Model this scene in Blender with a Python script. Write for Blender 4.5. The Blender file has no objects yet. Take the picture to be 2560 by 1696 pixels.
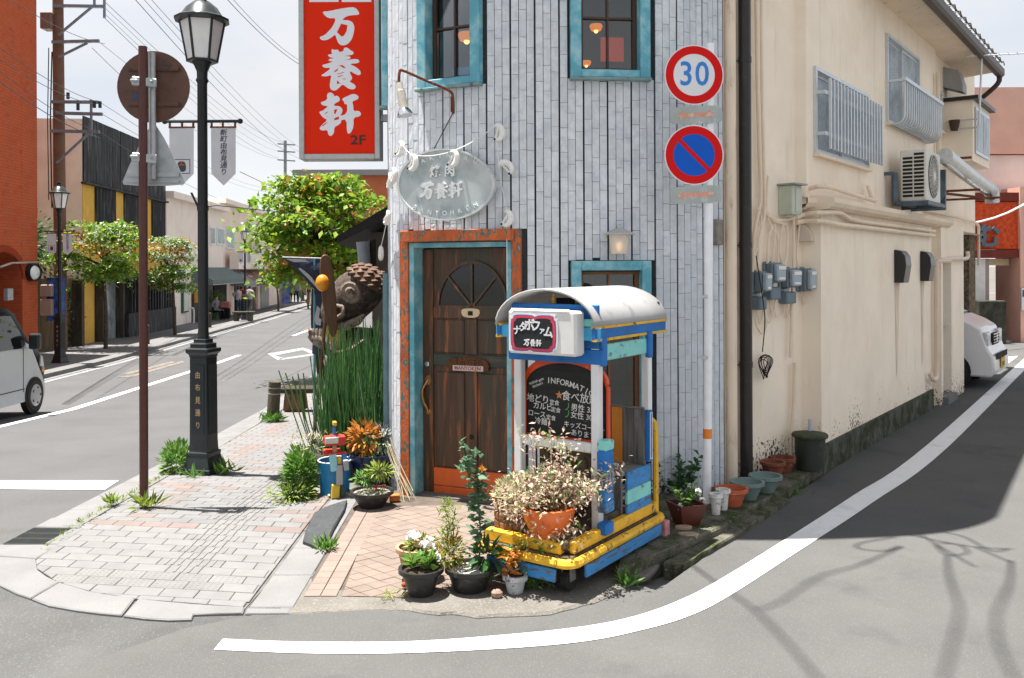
import bpy, bmesh, math, random
import numpy as np
from mathutils import Vector, Matrix

# ------------------------------------------------------------------ camera
SC = bpy.context.scene
COL = SC.collection
F_PX, CAM_H, HORIZON, ROLL = 2200.0, 1.9, 668.0, math.radians(0.25)
cam_data = bpy.data.cameras.new('camera')
cam = bpy.data.objects.new('camera', cam_data)
COL.objects.link(cam)
cam.location = (0, 0, CAM_H)
cam.rotation_euler = (Matrix.Rotation(math.radians(90), 3, 'X') @ Matrix.Rotation(-ROLL, 3, 'Z')).to_euler()
cam_data.sensor_width = 36.0
cam_data.lens = F_PX / 2560 * 36.0
cam_data.shift_y = -(848 - HORIZON) / 2560
cam_data.clip_start = 0.05
cam_data.clip_end = 3000
SC.camera = cam

# ------------------------------------------------------------------ light
SUN_STRENGTH, SKY_STRENGTH, EXPOSURE = 5.0, 0.092, 1.55
SHADOW = Vector((0.22, -0.06, -1.0)).normalized()       # direction the sunlight travels
SUN_EL = math.asin(-SHADOW.z)
world = bpy.data.worlds.new('World'); SC.world = world; world.use_nodes = True
wn = world.node_tree.nodes; wl_ = world.node_tree.links
bg = wn['Background']
sky = wn.new('ShaderNodeTexSky'); sky.sky_type = 'NISHITA'; sky.sun_disc = False
sky.sun_elevation = SUN_EL
sky.sun_rotation = math.atan2(-SHADOW.x, -SHADOW.y)
sky.altitude = 450; sky.dust_density = 0.6; sky.air_density = 1.0
tc = wn.new('ShaderNodeTexCoord')
mp = wn.new('ShaderNodeMapping'); mp.inputs['Scale'].default_value = (1, 1, 3.2)
cn = wn.new('ShaderNodeTexNoise'); cn.inputs['Scale'].default_value = 1.7; cn.inputs['Detail'].default_value = 7; cn.inputs['Roughness'].default_value = 0.55
rampw = wn.new('ShaderNodeMapRange'); rampw.inputs['From Min'].default_value = 0.32; rampw.inputs['From Max'].default_value = 0.66
rampw.inputs['To Min'].default_value = 0.84; rampw.inputs['To Max'].default_value = 1.0
mixw = wn.new('ShaderNodeMix'); mixw.data_type = 'RGBA'
mixw.inputs['B'].default_value = (3.35, 3.38, 3.50, 1)
wl_.new(tc.outputs['Generated'], mp.inputs['Vector']); wl_.new(mp.outputs['Vector'], cn.inputs['Vector'])
wl_.new(cn.outputs['Fac'], rampw.inputs['Value']); wl_.new(rampw.outputs['Result'], mixw.inputs['Factor'])
cn2 = wn.new('ShaderNodeTexNoise'); cn2.inputs['Scale'].default_value = 2.6; cn2.inputs['Detail'].default_value = 6; wl_.new(mp.outputs['Vector'], cn2.inputs['Vector'])
mr2 = wn.new('ShaderNodeMapRange'); mr2.inputs['From Min'].default_value = .38; mr2.inputs['From Max'].default_value = .62; wl_.new(cn2.outputs['Fac'], mr2.inputs['Value'])
mixc = wn.new('ShaderNodeMix'); mixc.data_type = 'RGBA'; mixc.inputs['A'].default_value = (2.85, 2.98, 3.22, 1); mixc.inputs['B'].default_value = (3.42, 3.42, 3.48, 1)
wl_.new(mr2.outputs['Result'], mixc.inputs['Factor']); wl_.new(mixc.outputs['Result'], mixw.inputs['B'])
wl_.new(sky.outputs['Color'], mixw.inputs['A']); wl_.new(mixw.outputs['Result'], bg.inputs['Color'])
bg.inputs['Strength'].default_value = SKY_STRENGTH
sun_data = bpy.data.lights.new('sun', 'SUN'); sun = bpy.data.objects.new('sun', sun_data); COL.objects.link(sun)
sun_data.energy = SUN_STRENGTH; sun_data.angle = math.radians(0.5); sun_data.color = (1.0, 0.96, 0.89)
sun.rotation_euler = SHADOW.to_track_quat('-Z', 'Y').to_euler()
SC.view_settings.view_transform = 'Standard'; SC.view_settings.look = 'None'
SC.view_settings.exposure = EXPOSURE; SC.view_settings.gamma = 1.0; SC.view_settings.use_curve_mapping = False

# ------------------------------------------------------------------ measuring helpers
R = random.Random(7)
NR = np.random.default_rng(5)
def rad(a): return math.radians(a)
def V(*a): return Vector(a)
def smooth(a, b, x):
    t = min(1, max(0, (x - a) / (b - a))); return t * t * (3 - 2 * t)
PROFILE = [(6.5, 0), (10, -.22), (15, -.5), (24, -.66), (46, -.8), (75, -.9), (200, -1.3), (900, -1.5)]
def prof(Y):
    if Y <= 6.5: return 0.0
    for (a, b), (c, d) in zip(PROFILE, PROFILE[1:]):
        if Y <= c: return b + (d - b) * (Y - a) / (c - a)
    return -1.5
def land(X, Y):                                   # height of the ground: the main street falls away
    return prof(Y) * (1 - smooth(-2.0, -1.0, X))
def ray(px, py):
    u, v = px - 1280, HORIZON - py
    c, s = math.cos(ROLL), math.sin(ROLL)
    return ((u * c + v * s) / F_PX, (-u * s + v * c) / F_PX)
def at(px, py, Y):
    a, b = ray(px, py); return V(a * Y, Y, CAM_H + b * Y)
def gr(px, py, z=None):
    zz = z or 0.0
    for i in range(30):
        a, b = ray(px, py); Y = (zz - CAM_H) / b; X = a * Y
        if z is not None: break
        zz = .5 * zz + .5 * land(X, Y)
    return V(X, Y, zz)

# ------------------------------------------------------------------ materials
MATS = {}
def pm(name, c, rough=.6, var=.1, sc=5, det=4, c2=None, th=.6, sc2=20, soft=.04, st=(1, 1, 1), bump=0, bsc=60, metal=0,
       orand=0, isl=None, trans=0, emit=None, es=0, ior=1.45, alpha=1, c3=None, th3=.6, sc3=8, st3=None, soft3=.08, sub=0, spec=None, coat=0, mildew=None):
    if name in MATS: return MATS[name]
    m = bpy.data.materials.new(name); m.use_nodes = True; MATS[name] = m
    t = m.node_tree; n = t.nodes; l = t.links; b = n['Principled BSDF']
    b.inputs['Roughness'].default_value = rough; b.inputs['Metallic'].default_value = metal
    b.inputs['IOR'].default_value = ior
    b.inputs['Specular IOR Level'].default_value = spec if spec is not None else (.06 if rough >= .84 else .3 if rough >= .6 else .5)
    if coat: b.inputs['Coat Weight'].default_value = coat; b.inputs['Coat Roughness'].default_value = .05
    if trans: b.inputs['Transmission Weight'].default_value = trans
    if alpha < 1: b.inputs['Alpha'].default_value = alpha
    if emit: b.inputs['Emission Color'].default_value = (*emit, 1); b.inputs['Emission Strength'].default_value = es
    geo = n.new('ShaderNodeNewGeometry')
    def vec(s):
        mu = n.new('ShaderNodeVectorMath'); mu.operation = 'MULTIPLY'; mu.inputs[1].default_value = s
        l.new(geo.outputs['Position'], mu.inputs[0]); return mu.outputs[0]
    pos = vec(st)
    def noise(scale, detail, rg=.55, p=None):
        x = n.new('ShaderNodeTexNoise'); x.inputs['Scale'].default_value = scale; x.inputs['Detail'].default_value = detail
        x.inputs['Roughness'].default_value = rg; l.new(p or pos, x.inputs['Vector']); return x.outputs['Fac']
    def mr(src, a, b_, c_, d):
        x = n.new('ShaderNodeMapRange'); x.inputs['From Min'].default_value = a; x.inputs['From Max'].default_value = b_
        x.inputs['To Min'].default_value = c_; x.inputs['To Max'].default_value = d; l.new(src, x.inputs['Value']); return x.outputs['Result']
    if isl:
        rp = n.new('ShaderNodeValToRGB'); rp.color_ramp.interpolation = 'LINEAR'
        el = rp.color_ramp.elements
        for i, cc in enumerate(isl):
            p_ = i / (len(isl) - 1)
            e = el[i] if i < 2 and len(isl) == 2 else (el[0] if i == 0 else (el[1] if i == len(isl) - 1 else el.new(p_)))
            e.position = p_; e.color = (*cc, 1)
        l.new(geo.outputs['Random Per Island'], rp.inputs['Fac']); base = rp.outputs['Color']
    else:
        rgb = n.new('ShaderNodeRGB'); rgb.outputs[0].default_value = (*c, 1); base = rgb.outputs[0]
    val = None
    if var: val = mr(noise(sc, det), .3, .7, 1 - var, 1 + var)
    if orand:
        oi = n.new('ShaderNodeObjectInfo'); r_ = mr(oi.outputs['Random'], 0, 1, 1 - orand, 1 + orand)
        if val:
            mm = n.new('ShaderNodeMath'); mm.operation = 'MULTIPLY'; l.new(val, mm.inputs[0]); l.new(r_, mm.inputs[1]); val = mm.outputs[0]
        else: val = r_
    col = base
    if val:
        s_ = n.new('ShaderNodeVectorMath'); s_.operation = 'SCALE'; l.new(base, s_.inputs[0]); l.new(val, s_.inputs['Scale']); col = s_.outputs[0]
    def over(col, cc, th, scl, soft, stv):
        mx = n.new('ShaderNodeMix'); mx.data_type = 'RGBA'
        l.new(mr(noise(scl, 8, .65, vec(stv) if stv else None), th - soft, th + soft, 0, 1), mx.inputs['Factor'])
        l.new(col, mx.inputs['A']); mx.inputs['B'].default_value = (*cc, 1); return mx.outputs['Result']
    if c2: col = over(col, c2, th, sc2, soft, None)
    if c3: col = over(col, c3, th3, sc3, soft3, st3)
    if mildew:                                     # black speckled mould patches on the lowest part of a wall
        sx = n.new('ShaderNodeSeparateXYZ'); l.new(geo.outputs['Position'], sx.inputs[0])
        ad = n.new('ShaderNodeMath'); ad.operation = 'ADD'; l.new(noise(mildew, 8, .7), ad.inputs[0]); l.new(mr(sx.outputs['Z'], .1, .75, .10, -.18), ad.inputs[1])
        a2 = n.new('ShaderNodeMath'); a2.operation = 'ADD'; l.new(ad.outputs[0], a2.inputs[0]); l.new(mr(noise(2.2, 3), .35, .65, -.08, .08), a2.inputs[1])
        mx = n.new('ShaderNodeMix'); mx.data_type = 'RGBA'; l.new(mr(a2.outputs[0], .58, .63, 0, 1), mx.inputs['Factor']); l.new(col, mx.inputs['A']); mx.inputs['B'].default_value = (.04, .035, .03, 1); col = mx.outputs['Result']
    l.new(col, b.inputs['Base Color'])
    if bump:
        bp = n.new('ShaderNodeBump'); bp.inputs['Strength'].default_value = bump; bp.inputs['Distance'].default_value = .01
        l.new(noise(bsc, 5, .6), bp.inputs['Height']); l.new(bp.outputs['Normal'], b.inputs['Normal'])
    if sub:                                        # thin leaves let light through
        tl = n.new('ShaderNodeBsdfTranslucent'); ms = n.new('ShaderNodeMixShader'); ms.inputs[0].default_value = sub
        l.new(col, tl.inputs['Color']); l.new(b.outputs[0], ms.inputs[1]); l.new(tl.outputs[0], ms.inputs[2])
        l.new(ms.outputs[0], n['Material Output'].inputs['Surface'])
    return m

# ------------------------------------------------------------------ mesh helpers
class MB:
    def __init__(s): s.v = []; s.f = []; s.m = []; s.k = 0
    def add(s, vs, fs, M=None):
        o = len(s.v)
        for p in vs:
            p = Vector(p); s.v.append(M @ p if M is not None else p)
        for f in fs: s.f.append([i + o for i in f]); s.m.append(s.k)
        return s
    def mat(s, k): s.k = k; return s
    def box(s, x0, x1, y0, y1, z0, z1, M=None):
        return s.add([(x0, y0, z0), (x1, y0, z0), (x1, y1, z0), (x0, y1, z0), (x0, y0, z1), (x1, y0, z1), (x1, y1, z1), (x0, y1, z1)],
                     [(3, 2, 1, 0), (4, 5, 6, 7), (0, 1, 5, 4), (1, 2, 6, 5), (2, 3, 7, 6), (3, 0, 4, 7)], M)
    def quad(s, a, b, c, d, M=None): return s.add([a, b, c, d], [(0, 1, 2, 3)], M)
    def bar(s, a, b, w, h, up=(0, 0, 1), M=None):
        a, b = Vector(a), Vector(b); d = b - a; L = d.length; x = d.normalized(); u = Vector(up)
        y = u.cross(x)
        if y.length < 1e-5: y = Vector((0, 1, 0)).cross(x)
        y.normalize(); z = x.cross(y)
        m = Matrix((( x.x, y.x, z.x, a.x), (x.y, y.y, z.y, a.y), (x.z, y.z, z.z, a.z), (0, 0, 0, 1)))
        return s.box(0, L, -w / 2, w / 2, -h / 2, h / 2, (M @ m) if M is not None else m)
    def tube(s, pts, r, n=8, caps=True, M=None):
        pts = [Vector(p) for p in pts]; N = len(pts)
        rs = r if isinstance(r, (list, tuple)) else [r] * N
        ring = []; prev = None
        for i, p in enumerate(pts):
            d = (pts[min(i + 1, N - 1)] - pts[max(i - 1, 0)]).normalized()
            if prev is None:
                ref = Vector((0, 0, 1)) if abs(d.z) < .9 else Vector((1, 0, 0))
                a = d.cross(ref).normalized()
            else:
                a = prev - d * prev.dot(d)
                a = a.normalized() if a.length > 1e-6 else d.orthogonal().normalized()
            prev = a; b = d.cross(a)
            ring += [p + (a * math.cos(2 * math.pi * k / n) + b * math.sin(2 * math.pi * k / n)) * rs[i] for k in range(n)]
        fs = [(i * n + k, i * n + (k + 1) % n, (i + 1) * n + (k + 1) % n, (i + 1) * n + k) for i in range(N - 1) for k in range(n)]
        if caps: fs += [tuple(reversed(range(n))), tuple(range((N - 1) * n, N * n))]
        return s.add(ring, fs, M)
    def lathe(s, prof_, c=(0, 0, 0), n=20, M=None, sx=1, sy=1, ph=0):
        c = Vector(c); vs = []
        for r, z in prof_:
            for k in range(n):
                a = 2 * math.pi * k / n + ph; vs.append(c + Vector((r * math.cos(a) * sx, r * math.sin(a) * sy, z)))
        N = len(prof_)
        fs = [(i * n + k, i * n + (k + 1) % n, (i + 1) * n + (k + 1) % n, (i + 1) * n + k) for i in range(N - 1) for k in range(n)]
        if prof_[0][0] > 1e-4: fs.append(tuple(reversed(range(n))))
        if prof_[-1][0] > 1e-4: fs.append(tuple(range((N - 1) * n, N * n)))
        return s.add(vs, fs, M)
    def prism(s, poly, z0, z1, M=None):
        n = len(poly)
        vs = [(x, y, z0) for x, y in poly] + [(x, y, z1) for x, y in poly]
        return s.add(vs, [tuple(reversed(range(n))), tuple(range(n, 2 * n))] + [(i, (i + 1) % n, n + (i + 1) % n, n + i) for i in range(n)], M)
    def ball(s, c, r, n=10, m=7, M=None):
        c = Vector(c); r = r if isinstance(r, (tuple, list)) else (r, r, r)
        vs = [c + Vector((0, 0, -r[2]))]
        for j in range(1, m):
            t = math.pi * j / m
            for k in range(n):
                a = 2 * math.pi * k / n; vs.append(c + Vector((r[0] * math.sin(t) * math.cos(a), r[1] * math.sin(t) * math.sin(a), -r[2] * math.cos(t))))
        vs.append(c + Vector((0, 0, r[2])))
        fs = [(0, 1 + (k + 1) % n, 1 + k) for k in range(n)]
        for j in range(m - 2):
            fs += [(1 + j * n + k, 1 + j * n + (k + 1) % n, 1 + (j + 1) * n + (k + 1) % n, 1 + (j + 1) * n + k) for k in range(n)]
        t = len(vs) - 1; o = 1 + (m - 2) * n
        fs += [(o + k, o + (k + 1) % n, t) for k in range(n)]
        return s.add(vs, fs, M)
    def build(s, name, mats, parent=None, bevel=0, smooth_=False, label=None, cat=None, group=None, kind=None, seg=1):
        me = bpy.data.meshes.new(name)
        vs = np.array([tuple(p) for p in s.v], dtype=float).reshape(-1, 3)
        if parent is None:
            org = np.array([(vs[:, 0].min() + vs[:, 0].max()) / 2, (vs[:, 1].min() + vs[:, 1].max()) / 2, vs[:, 2].min()])
        else: org = np.array(wloc(parent))
        vs = vs - org
        me.from_pydata(vs.tolist(), [], s.f)
        mats = mats if isinstance(mats, (list, tuple)) else [mats]
        for m in mats: me.materials.append(m)
        if len(mats) > 1: me.polygons.foreach_set('material_index', s.m)
        if smooth_: shade(me, smooth_ if smooth_ is not True else 40)
        o = bpy.data.objects.new(name, me); COL.objects.link(o)
        if parent is None: o.location = org
        else: o.parent = parent
        if bevel:
            bm = o.modifiers.new('bevel', 'BEVEL'); bm.width = bevel; bm.segments = seg; bm.limit_method = 'ANGLE'; bm.angle_limit = rad(40)
        tag(o, label, cat, group, kind)
        return o
def shade(me, ang):
    bm = bmesh.new(); bm.from_mesh(me)
    bmesh.ops.recalc_face_normals(bm, faces=bm.faces[:])
    for f in bm.faces: f.smooth = True
    for e in bm.edges:
        e.smooth = not (len(e.link_faces) == 2 and e.calc_face_angle(0) > rad(ang))
    bm.to_mesh(me); bm.free()
def wloc(o):
    p = Vector((0, 0, 0))
    while o is not None: p = p + o.location; o = o.parent
    return p
def tag(o, label=None, cat=None, group=None, kind=None):
    if label: o['label'] = label
    if cat: o['category'] = cat
    if group: o['group'] = group
    if kind: o['kind'] = kind
    return o
def thing(name, loc, label, cat, group=None):
    o = bpy.data.objects.new(name, None); COL.objects.link(o); o.location = loc; o.empty_display_size = .1
    return tag(o, label, cat, group)
def copy_tree(o, parent=None):
    c = o.copy(); COL.objects.link(c); c.parent = parent
    for ch in [x for x in COL.objects if x.parent is o]: copy_tree(ch, c)
    return c
def link_copy(src, name, loc, parent, rot=None, scale=None):
    o = bpy.data.objects.new(name, src.data); COL.objects.link(o); o.parent = parent
    o.location = Vector(loc) - wloc(parent)
    if rot is not None: o.rotation_euler = rot
    if scale is not None: o.scale = scale
    return o
def npmesh(name, verts, faces, mats, parent=None, label=None, cat=None, group=None, kind=None, midx=None):
    verts = np.asarray(verts, dtype=np.float32); faces = np.asarray(faces, dtype=np.int32)
    org = np.array([verts[:, 0].mean(), verts[:, 1].mean(), verts[:, 2].min()]) if parent is None else np.array(wloc(parent))
    v = (verts - org).astype(np.float32)
    me = bpy.data.meshes.new(name); k = faces.shape[1]
    me.vertices.add(len(v)); me.vertices.foreach_set('co', v.ravel())
    me.loops.add(faces.size); me.loops.foreach_set('vertex_index', faces.ravel())
    me.polygons.add(len(faces)); me.polygons.foreach_set('loop_start', np.arange(0, faces.size, k, dtype=np.int32))
    mats = mats if isinstance(mats, (list, tuple)) else [mats]
    for m in mats: me.materials.append(m)
    if midx is not None: me.polygons.foreach_set('material_index', np.asarray(midx, dtype=np.int32))
    me.update(calc_edges=True); me.validate()
    o = bpy.data.objects.new(name, me); COL.objects.link(o)
    if parent is None: o.location = org
    else: o.parent = parent
    return tag(o, label, cat, group, kind)
def leaves(P, D, size, asp=.45, fold=.25, up=None):
    """leaf shapes: points P, directions D (leaf axis); folded diamonds of two triangles each"""
    P = np.asarray(P, float); D = np.asarray(D, float); n = len(P)
    D = D / (np.linalg.norm(D, axis=1, keepdims=True) + 1e-9)
    U_ = NR.normal(size=(n, 3)) * .55 + (np.array([0, 0, 1.]) if up is None else np.asarray(up))
    S = np.cross(D, U_); S /= (np.linalg.norm(S, axis=1, keepdims=True) + 1e-9); N_ = np.cross(S, D)
    L = (size * (.65 + .7 * NR.random(n)))[:, None] if np.isscalar(size) else np.asarray(size)[:, None]
    a = P; b = P + D * L; c = P + D * L * .45 + S * L * asp * .5 + N_ * L * fold * .3; d = P + D * L * .45 - S * L * asp * .5 + N_ * L * fold * .3
    v = np.stack([a, c, b, d], 1).reshape(-1, 3); i = np.arange(n) * 4
    f = np.concatenate([np.stack([i, i + 1, i + 2], 1), np.stack([i, i + 2, i + 3], 1)])
    return v, f
def merge(parts):
    vs, fs, mi, o = [], [], [], 0
    for k, (v, f) in enumerate(parts):
        vs.append(v); fs.append(np.asarray(f) + o); mi += [k] * len(f); o += len(v)
    return np.concatenate(vs), np.concatenate(fs), mi
def rdir(n, zb=0.0, zs=1.0):
    d = NR.normal(size=(n, 3)); d[:, 2] = d[:, 2] * zs + zb
    return d / np.linalg.norm(d, axis=1, keepdims=True)
FONT_CACHE = {}
def text_mb(body, size, M, depth=.002, bold=0.0, align='CENTER', sx=1.0, shear=0.0, spacing=1.0, line=1.0, mb=None):
    """lettering as real, thin raised shapes; local x right, y up, z towards the reader"""
    c = bpy.data.curves.new('lettering', 'FONT'); c.body = body; c.size = size; c.align_x = align; c.align_y = 'CENTER'
    c.extrude = depth / 2; c.offset = bold * size; c.shear = shear; c.space_character = spacing; c.space_line = line; c.resolution_u = 3
    o = bpy.data.objects.new('lettering', c); COL.objects.link(o)
    me = bpy.data.meshes.new_from_object(o)
    mb = mb or MB()
    mb.add([(v.co.x * sx, v.co.y, v.co.z + depth / 2) for v in me.vertices], [tuple(p.vertices) for p in me.polygons], M)
    bpy.data.objects.remove(o); bpy.data.curves.remove(c); bpy.data.meshes.remove(me)
    return mb
def face_frame(o, right, up=(0, 0, 1)):
    """matrix with local x=right, y=up, z=towards viewer side (right x up)"""
    x = Vector(right).normalized(); y = Vector(up).normalized(); z = x.cross(y).normalized(); y = z.cross(x)
    return Matrix(((x.x, y.x, z.x, o[0]), (x.y, y.y, z.y, o[1]), (x.z, y.z, z.z, o[2]), (0, 0, 0, 1)))
def wall_frame(p0, p1, z=0.0):
    """local x along p0->p1, y INTO the wall (away from viewer side), z up"""
    t = Vector((p1[0] - p0[0], p1[1] - p0[1], 0)); L = t.length; t.normalize(); y = Vector((-t.y, t.x, 0))
    return Matrix(((t.x, y.x, 0, p0[0]), (t.y, y.y, 0, p0[1]), (0, 0, 1, z), (0, 0, 0, 1))), L
def blob_poly(pts, s, ox, oy): return [((x - ox) * s, (oy - y) * s) for x, y in pts]
def chaikin(pts, it=2, closed=True):
    for _ in range(it):
        q = []; n = len(pts)
        for i in range(n if closed else n - 1):
            a, b = pts[i], pts[(i + 1) % n]
            q += [(a[0] * .75 + b[0] * .25, a[1] * .75 + b[1] * .25), (a[0] * .25 + b[0] * .75, a[1] * .25 + b[1] * .75)]
        pts = q if closed else [pts[0]] + q + [pts[-1]]
    return pts
def catm(pts, n=6):
    pts = [Vector(p) for p in pts]; out = []
    P = [pts[0] * 2 - pts[1]] + pts + [pts[-1] * 2 - pts[-2]]
    for i in range(1, len(P) - 2):
        for k in range(n):
            t = k / n; a, b, c, d = P[i - 1], P[i], P[i + 1], P[i + 2]
            out.append(.5 * ((2 * b) + (c - a) * t + (2 * a - 5 * b + 4 * c - d) * t * t + (3 * b - a - 3 * c + d) * t ** 3))
    return out + [pts[-1]]
# ------------------------------------------------------------------ setting: ground, roads, pavements
ASPH = pm('asphalt_lane', (.098, .097, .096), .9, .10, 1.3, 6, c2=(.15, .149, .147), th=.60, sc2=150, soft=.02, bump=.5, bsc=180, c3=(.075, .075, .075), th3=.66, sc3=1.4, soft3=.10)
ASPH2 = pm('asphalt_coarse', (.098, .098, .098), .92, .14, 2.0, 6, c2=(.165, .163, .161), th=.60, sc2=110, bump=.9, bsc=110)
ASPH3 = pm('asphalt_street', (.094, .094, .097), .92, .10, 1.0, 6, c2=(.15, .149, .15), th=.58, sc2=190, bump=.4, bsc=190)
PAINT = pm('road_paint', (.70, .70, .71), .7, .05, 3, 5, c2=(.3, .3, .3), th=.655, sc2=60, soft=.02, c3=(.55, .55, .55), th3=.6, sc3=3, bump=.25, bsc=200)
PAINTW = pm('road_paint_worn', (.30, .30, .30), .75, .1, 3, 5, c2=(.12, .12, .12), th=.52, sc2=22, bump=.2, bsc=200)
PAINTO = pm('road_paint_orange_worn', (.24, .18, .13), .8, .1, 3, 5, c2=(.11, .108, .11), th=.47, sc2=18)
STONE = pm('kerb_granite', (.182, .180, .181), .85, .10, 3, 6, c2=(.115, .115, .115), th=.60, sc2=170, bump=.35, bsc=160)
CONC = pm('concrete_apron', (.15, .14, .125), .95, .16, 4, 7, c2=(.21, .20, .19), th=.58, sc2=70, bump=1.0, bsc=70, c3=(.14, .13, .115), th3=.6, sc3=9)
MOSSY = pm('mossy_concrete', (.12, .112, .09), .95, .25, 5, 7, c2=(.04, .052, .02), th=.52, sc2=7, soft=.10, bump=1.2, bsc=60, c3=(.24, .23, .21), th3=.63, sc3=55)
JOINT = pm('paving_joint', (.125, .123, .115), .95, .2, 9, 5, c2=(.08, .095, .045), th=.64, sc2=14)
PAVE_W = pm('paver_white', (.182, .179, .180), .85, .07, 9, 5, c2=(.12, .12, .12), th=.62, sc2=180, bump=.35, bsc=240, orand=.04)
PAVE_G = pm('paver_grey', (.168, .167, .169), .85, .08, 9, 5, c2=(.105, .105, .105), th=.62, sc2=180, bump=.35, bsc=240, orand=.08)
PAVE_P = pm('paver_pink', (.188, .153, .143), .85, .08, 9, 5, c2=(.13, .095, .085), th=.62, sc2=180, bump=.35, bsc=240, orand=.09)
PAVE_T = pm('paver_tactile', (.172, .170, .168), .88, .08, 9, 5, bump=.3, bsc=160, orand=.05)
TILE_E = pm('entry_tile', (.185, .145, .122), .8, .08, 7, 5, c2=(.14, .11, .095), th=.66, sc2=12, soft=.08, bump=.2, bsc=120, orand=.07)
TILE_B = pm('entry_border_tile', (.195, .155, .133), .8, .08, 7, 5, bump=.2, bsc=120, orand=.06)
GRASSG = pm('far_ground', (.13, .125, .115), .95, .2, .2, 6)
IRON = pm('cast_iron_grate', (.07, .075, .075), .6, .15, 20, metal=.6)

def knots(a, b, st):
    ys = set([a, b] + [k for k, _ in PROFILE if a < k < b]); y = a
    while y < b: ys.add(round(y, 4)); y += st
    return sorted(ys)
def strip(name, xl, xr, ys, off, mat, nx=1, parent=None, th=0, **kw):
    mb = MB(); n = nx + 1
    for y in ys:
        a, b = xl(y), xr(y)
        for k in range(n):
            x = a + (b - a) * k / nx; mb.v.append(V(x, y, land(x, y) + off))
    for j in range(len(ys) - 1):
        for k in range(nx):
            i = j * n + k; mb.f.append([i, i + 1, i + n + 1, i + n]); mb.m.append(0)
    if th:
        m0 = len(mb.v); N = len(ys)
        edge = [k for k in range(n)] + [j * n + nx for j in range(1, N)] + [(N - 1) * n + k for k in range(nx - 1, -1, -1)] + [j * n for j in range(N - 2, 0, -1)]
        for e in edge: mb.v.append(mb.v[e] - V(0, 0, th))
        for a in range(len(edge)):
            b = (a + 1) % len(edge); mb.f.append([edge[a], m0 + a, m0 + b, edge[b]]); mb.m.append(0)
    return mb.build(name, mat, parent, **kw)
def kerb_near(Y): return -3.49 - .0855 * (Y - 6.4)
def kerb_far(Y): return -10.60 - .092 * (Y - 19.8) if Y > 0 else -8.8
def face_far(Y): return -11.85 - .0815 * Y
# one big sheet of ground out to the horizon
ys = knots(-60, 900, 40); 
gmb = MB(); xs = [-700, -300, -120, -60, -30, -10, -2, -1.8, -1.6, -1.4, -1.2, -1, 2, 10, 30, 80, 200, 700]
ysg = sorted(set(ys + [6.5 + .5 * i for i in range(40)]))
for y in ysg:
    for x in xs: gmb.v.append(V(x, y, land(x, y) - .06))
for j in range(len(ysg) - 1):
    for k in range(len(xs) - 1):
        i = j * len(xs) + k; gmb.f.append([i, i + 1, i + len(xs) + 1, i + len(xs)]); gmb.m.append(0)
gmb.build('ground', GRASSG, kind='structure')
# main street, falling gently away from the corner
main_road = strip('main_road', lambda y: kerb_far(y) - .02, lambda y: kerb_near(y) + .04 if y > 6.4 else -1.7, knots(6.4, 140, 10), 0, ASPH3, 1, kind='structure')
front_road = strip('front_road', lambda y: -70, lambda y: -.5, knots(-8, 6.4, 2.0), .014, ASPH2, 1, kind='structure')
lane_road = MB()
lp = [(-2.2, 3.2), (-2.05, 4.2), (-1.72, 4.60), (-1.2, 4.9), (-1.2, 5.0), (.9, 5.2), (1.45, 6.0), (2.87, 8.02), (7.0, 13.6), (5.4, 15.0), (8, 21.4), (60, 21.4), (60, -8), (-4.5, -8)]
lane_road.add([(x, y, .018) for x, y in lp], [tuple(reversed(range(len(lp))))] if False else [tuple(range(len(lp)))])
lane_road = lane_road.build('lane_road', ASPH, kind='structure')

def clip(poly, conv):
    """Sutherland-Hodgman, conv counter-clockwise"""
    out = list(poly)
    for i in range(len(conv)):
        a, b = conv[i], conv[(i + 1) % len(conv)]; inp = out; out = []
        def side(p): return (b[0] - a[0]) * (p[1] - a[1]) - (b[1] - a[1]) * (p[0] - a[0])
        for j in range(len(inp)):
            p, q = inp[j], inp[(j + 1) % len(inp)]; sp, sq = side(p), side(q)
            if sp >= 0: out.append(p)
            if (sp >= 0) != (sq >= 0):
                t = sp / (sp - sq); out.append((p[0] + (q[0] - p[0]) * t, p[1] + (q[1] - p[1]) * t))
        if not out: return []
    return out
def area(p): return abs(sum(p[i][0] * p[(i + 1) % len(p)][1] - p[(i + 1) % len(p)][0] * p[i][1] for i in range(len(p)))) / 2
def slab(mb, poly, top, th, cham=.003):
    """a paving piece following the ground, with a small chamfer"""
    if area(poly) < 4e-5: return False
    if sum(poly[i][0] * poly[(i + 1) % len(poly)][1] - poly[(i + 1) % len(poly)][0] * poly[i][1] for i in range(len(poly))) < 0: poly = poly[::-1]
    n = len(poly); cx = sum(p[0] for p in poly) / n; cy = sum(p[1] for p in poly) / n
    vs = []
    for k, dz in ((1, -th), (1, -cham), (0, 0)):
        for x, y in poly:
            d = math.hypot(x - cx, y - cy); f = 1 if k else max(.3, 1 - cham * 1.6 / max(d, 1e-4))
            vs.append((cx + (x - cx) * f, cy + (y - cy) * f, land(x, y) + top + dz))
    fs = [(i, (i + 1) % n, n + (i + 1) % n, n + i) for i in range(n)] + [(n + i, n + (i + 1) % n, 2 * n + (i + 1) % n, 2 * n + i) for i in range(n)] + [tuple(range(2 * n, 3 * n))]
    mb.add(vs, fs); return True

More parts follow.
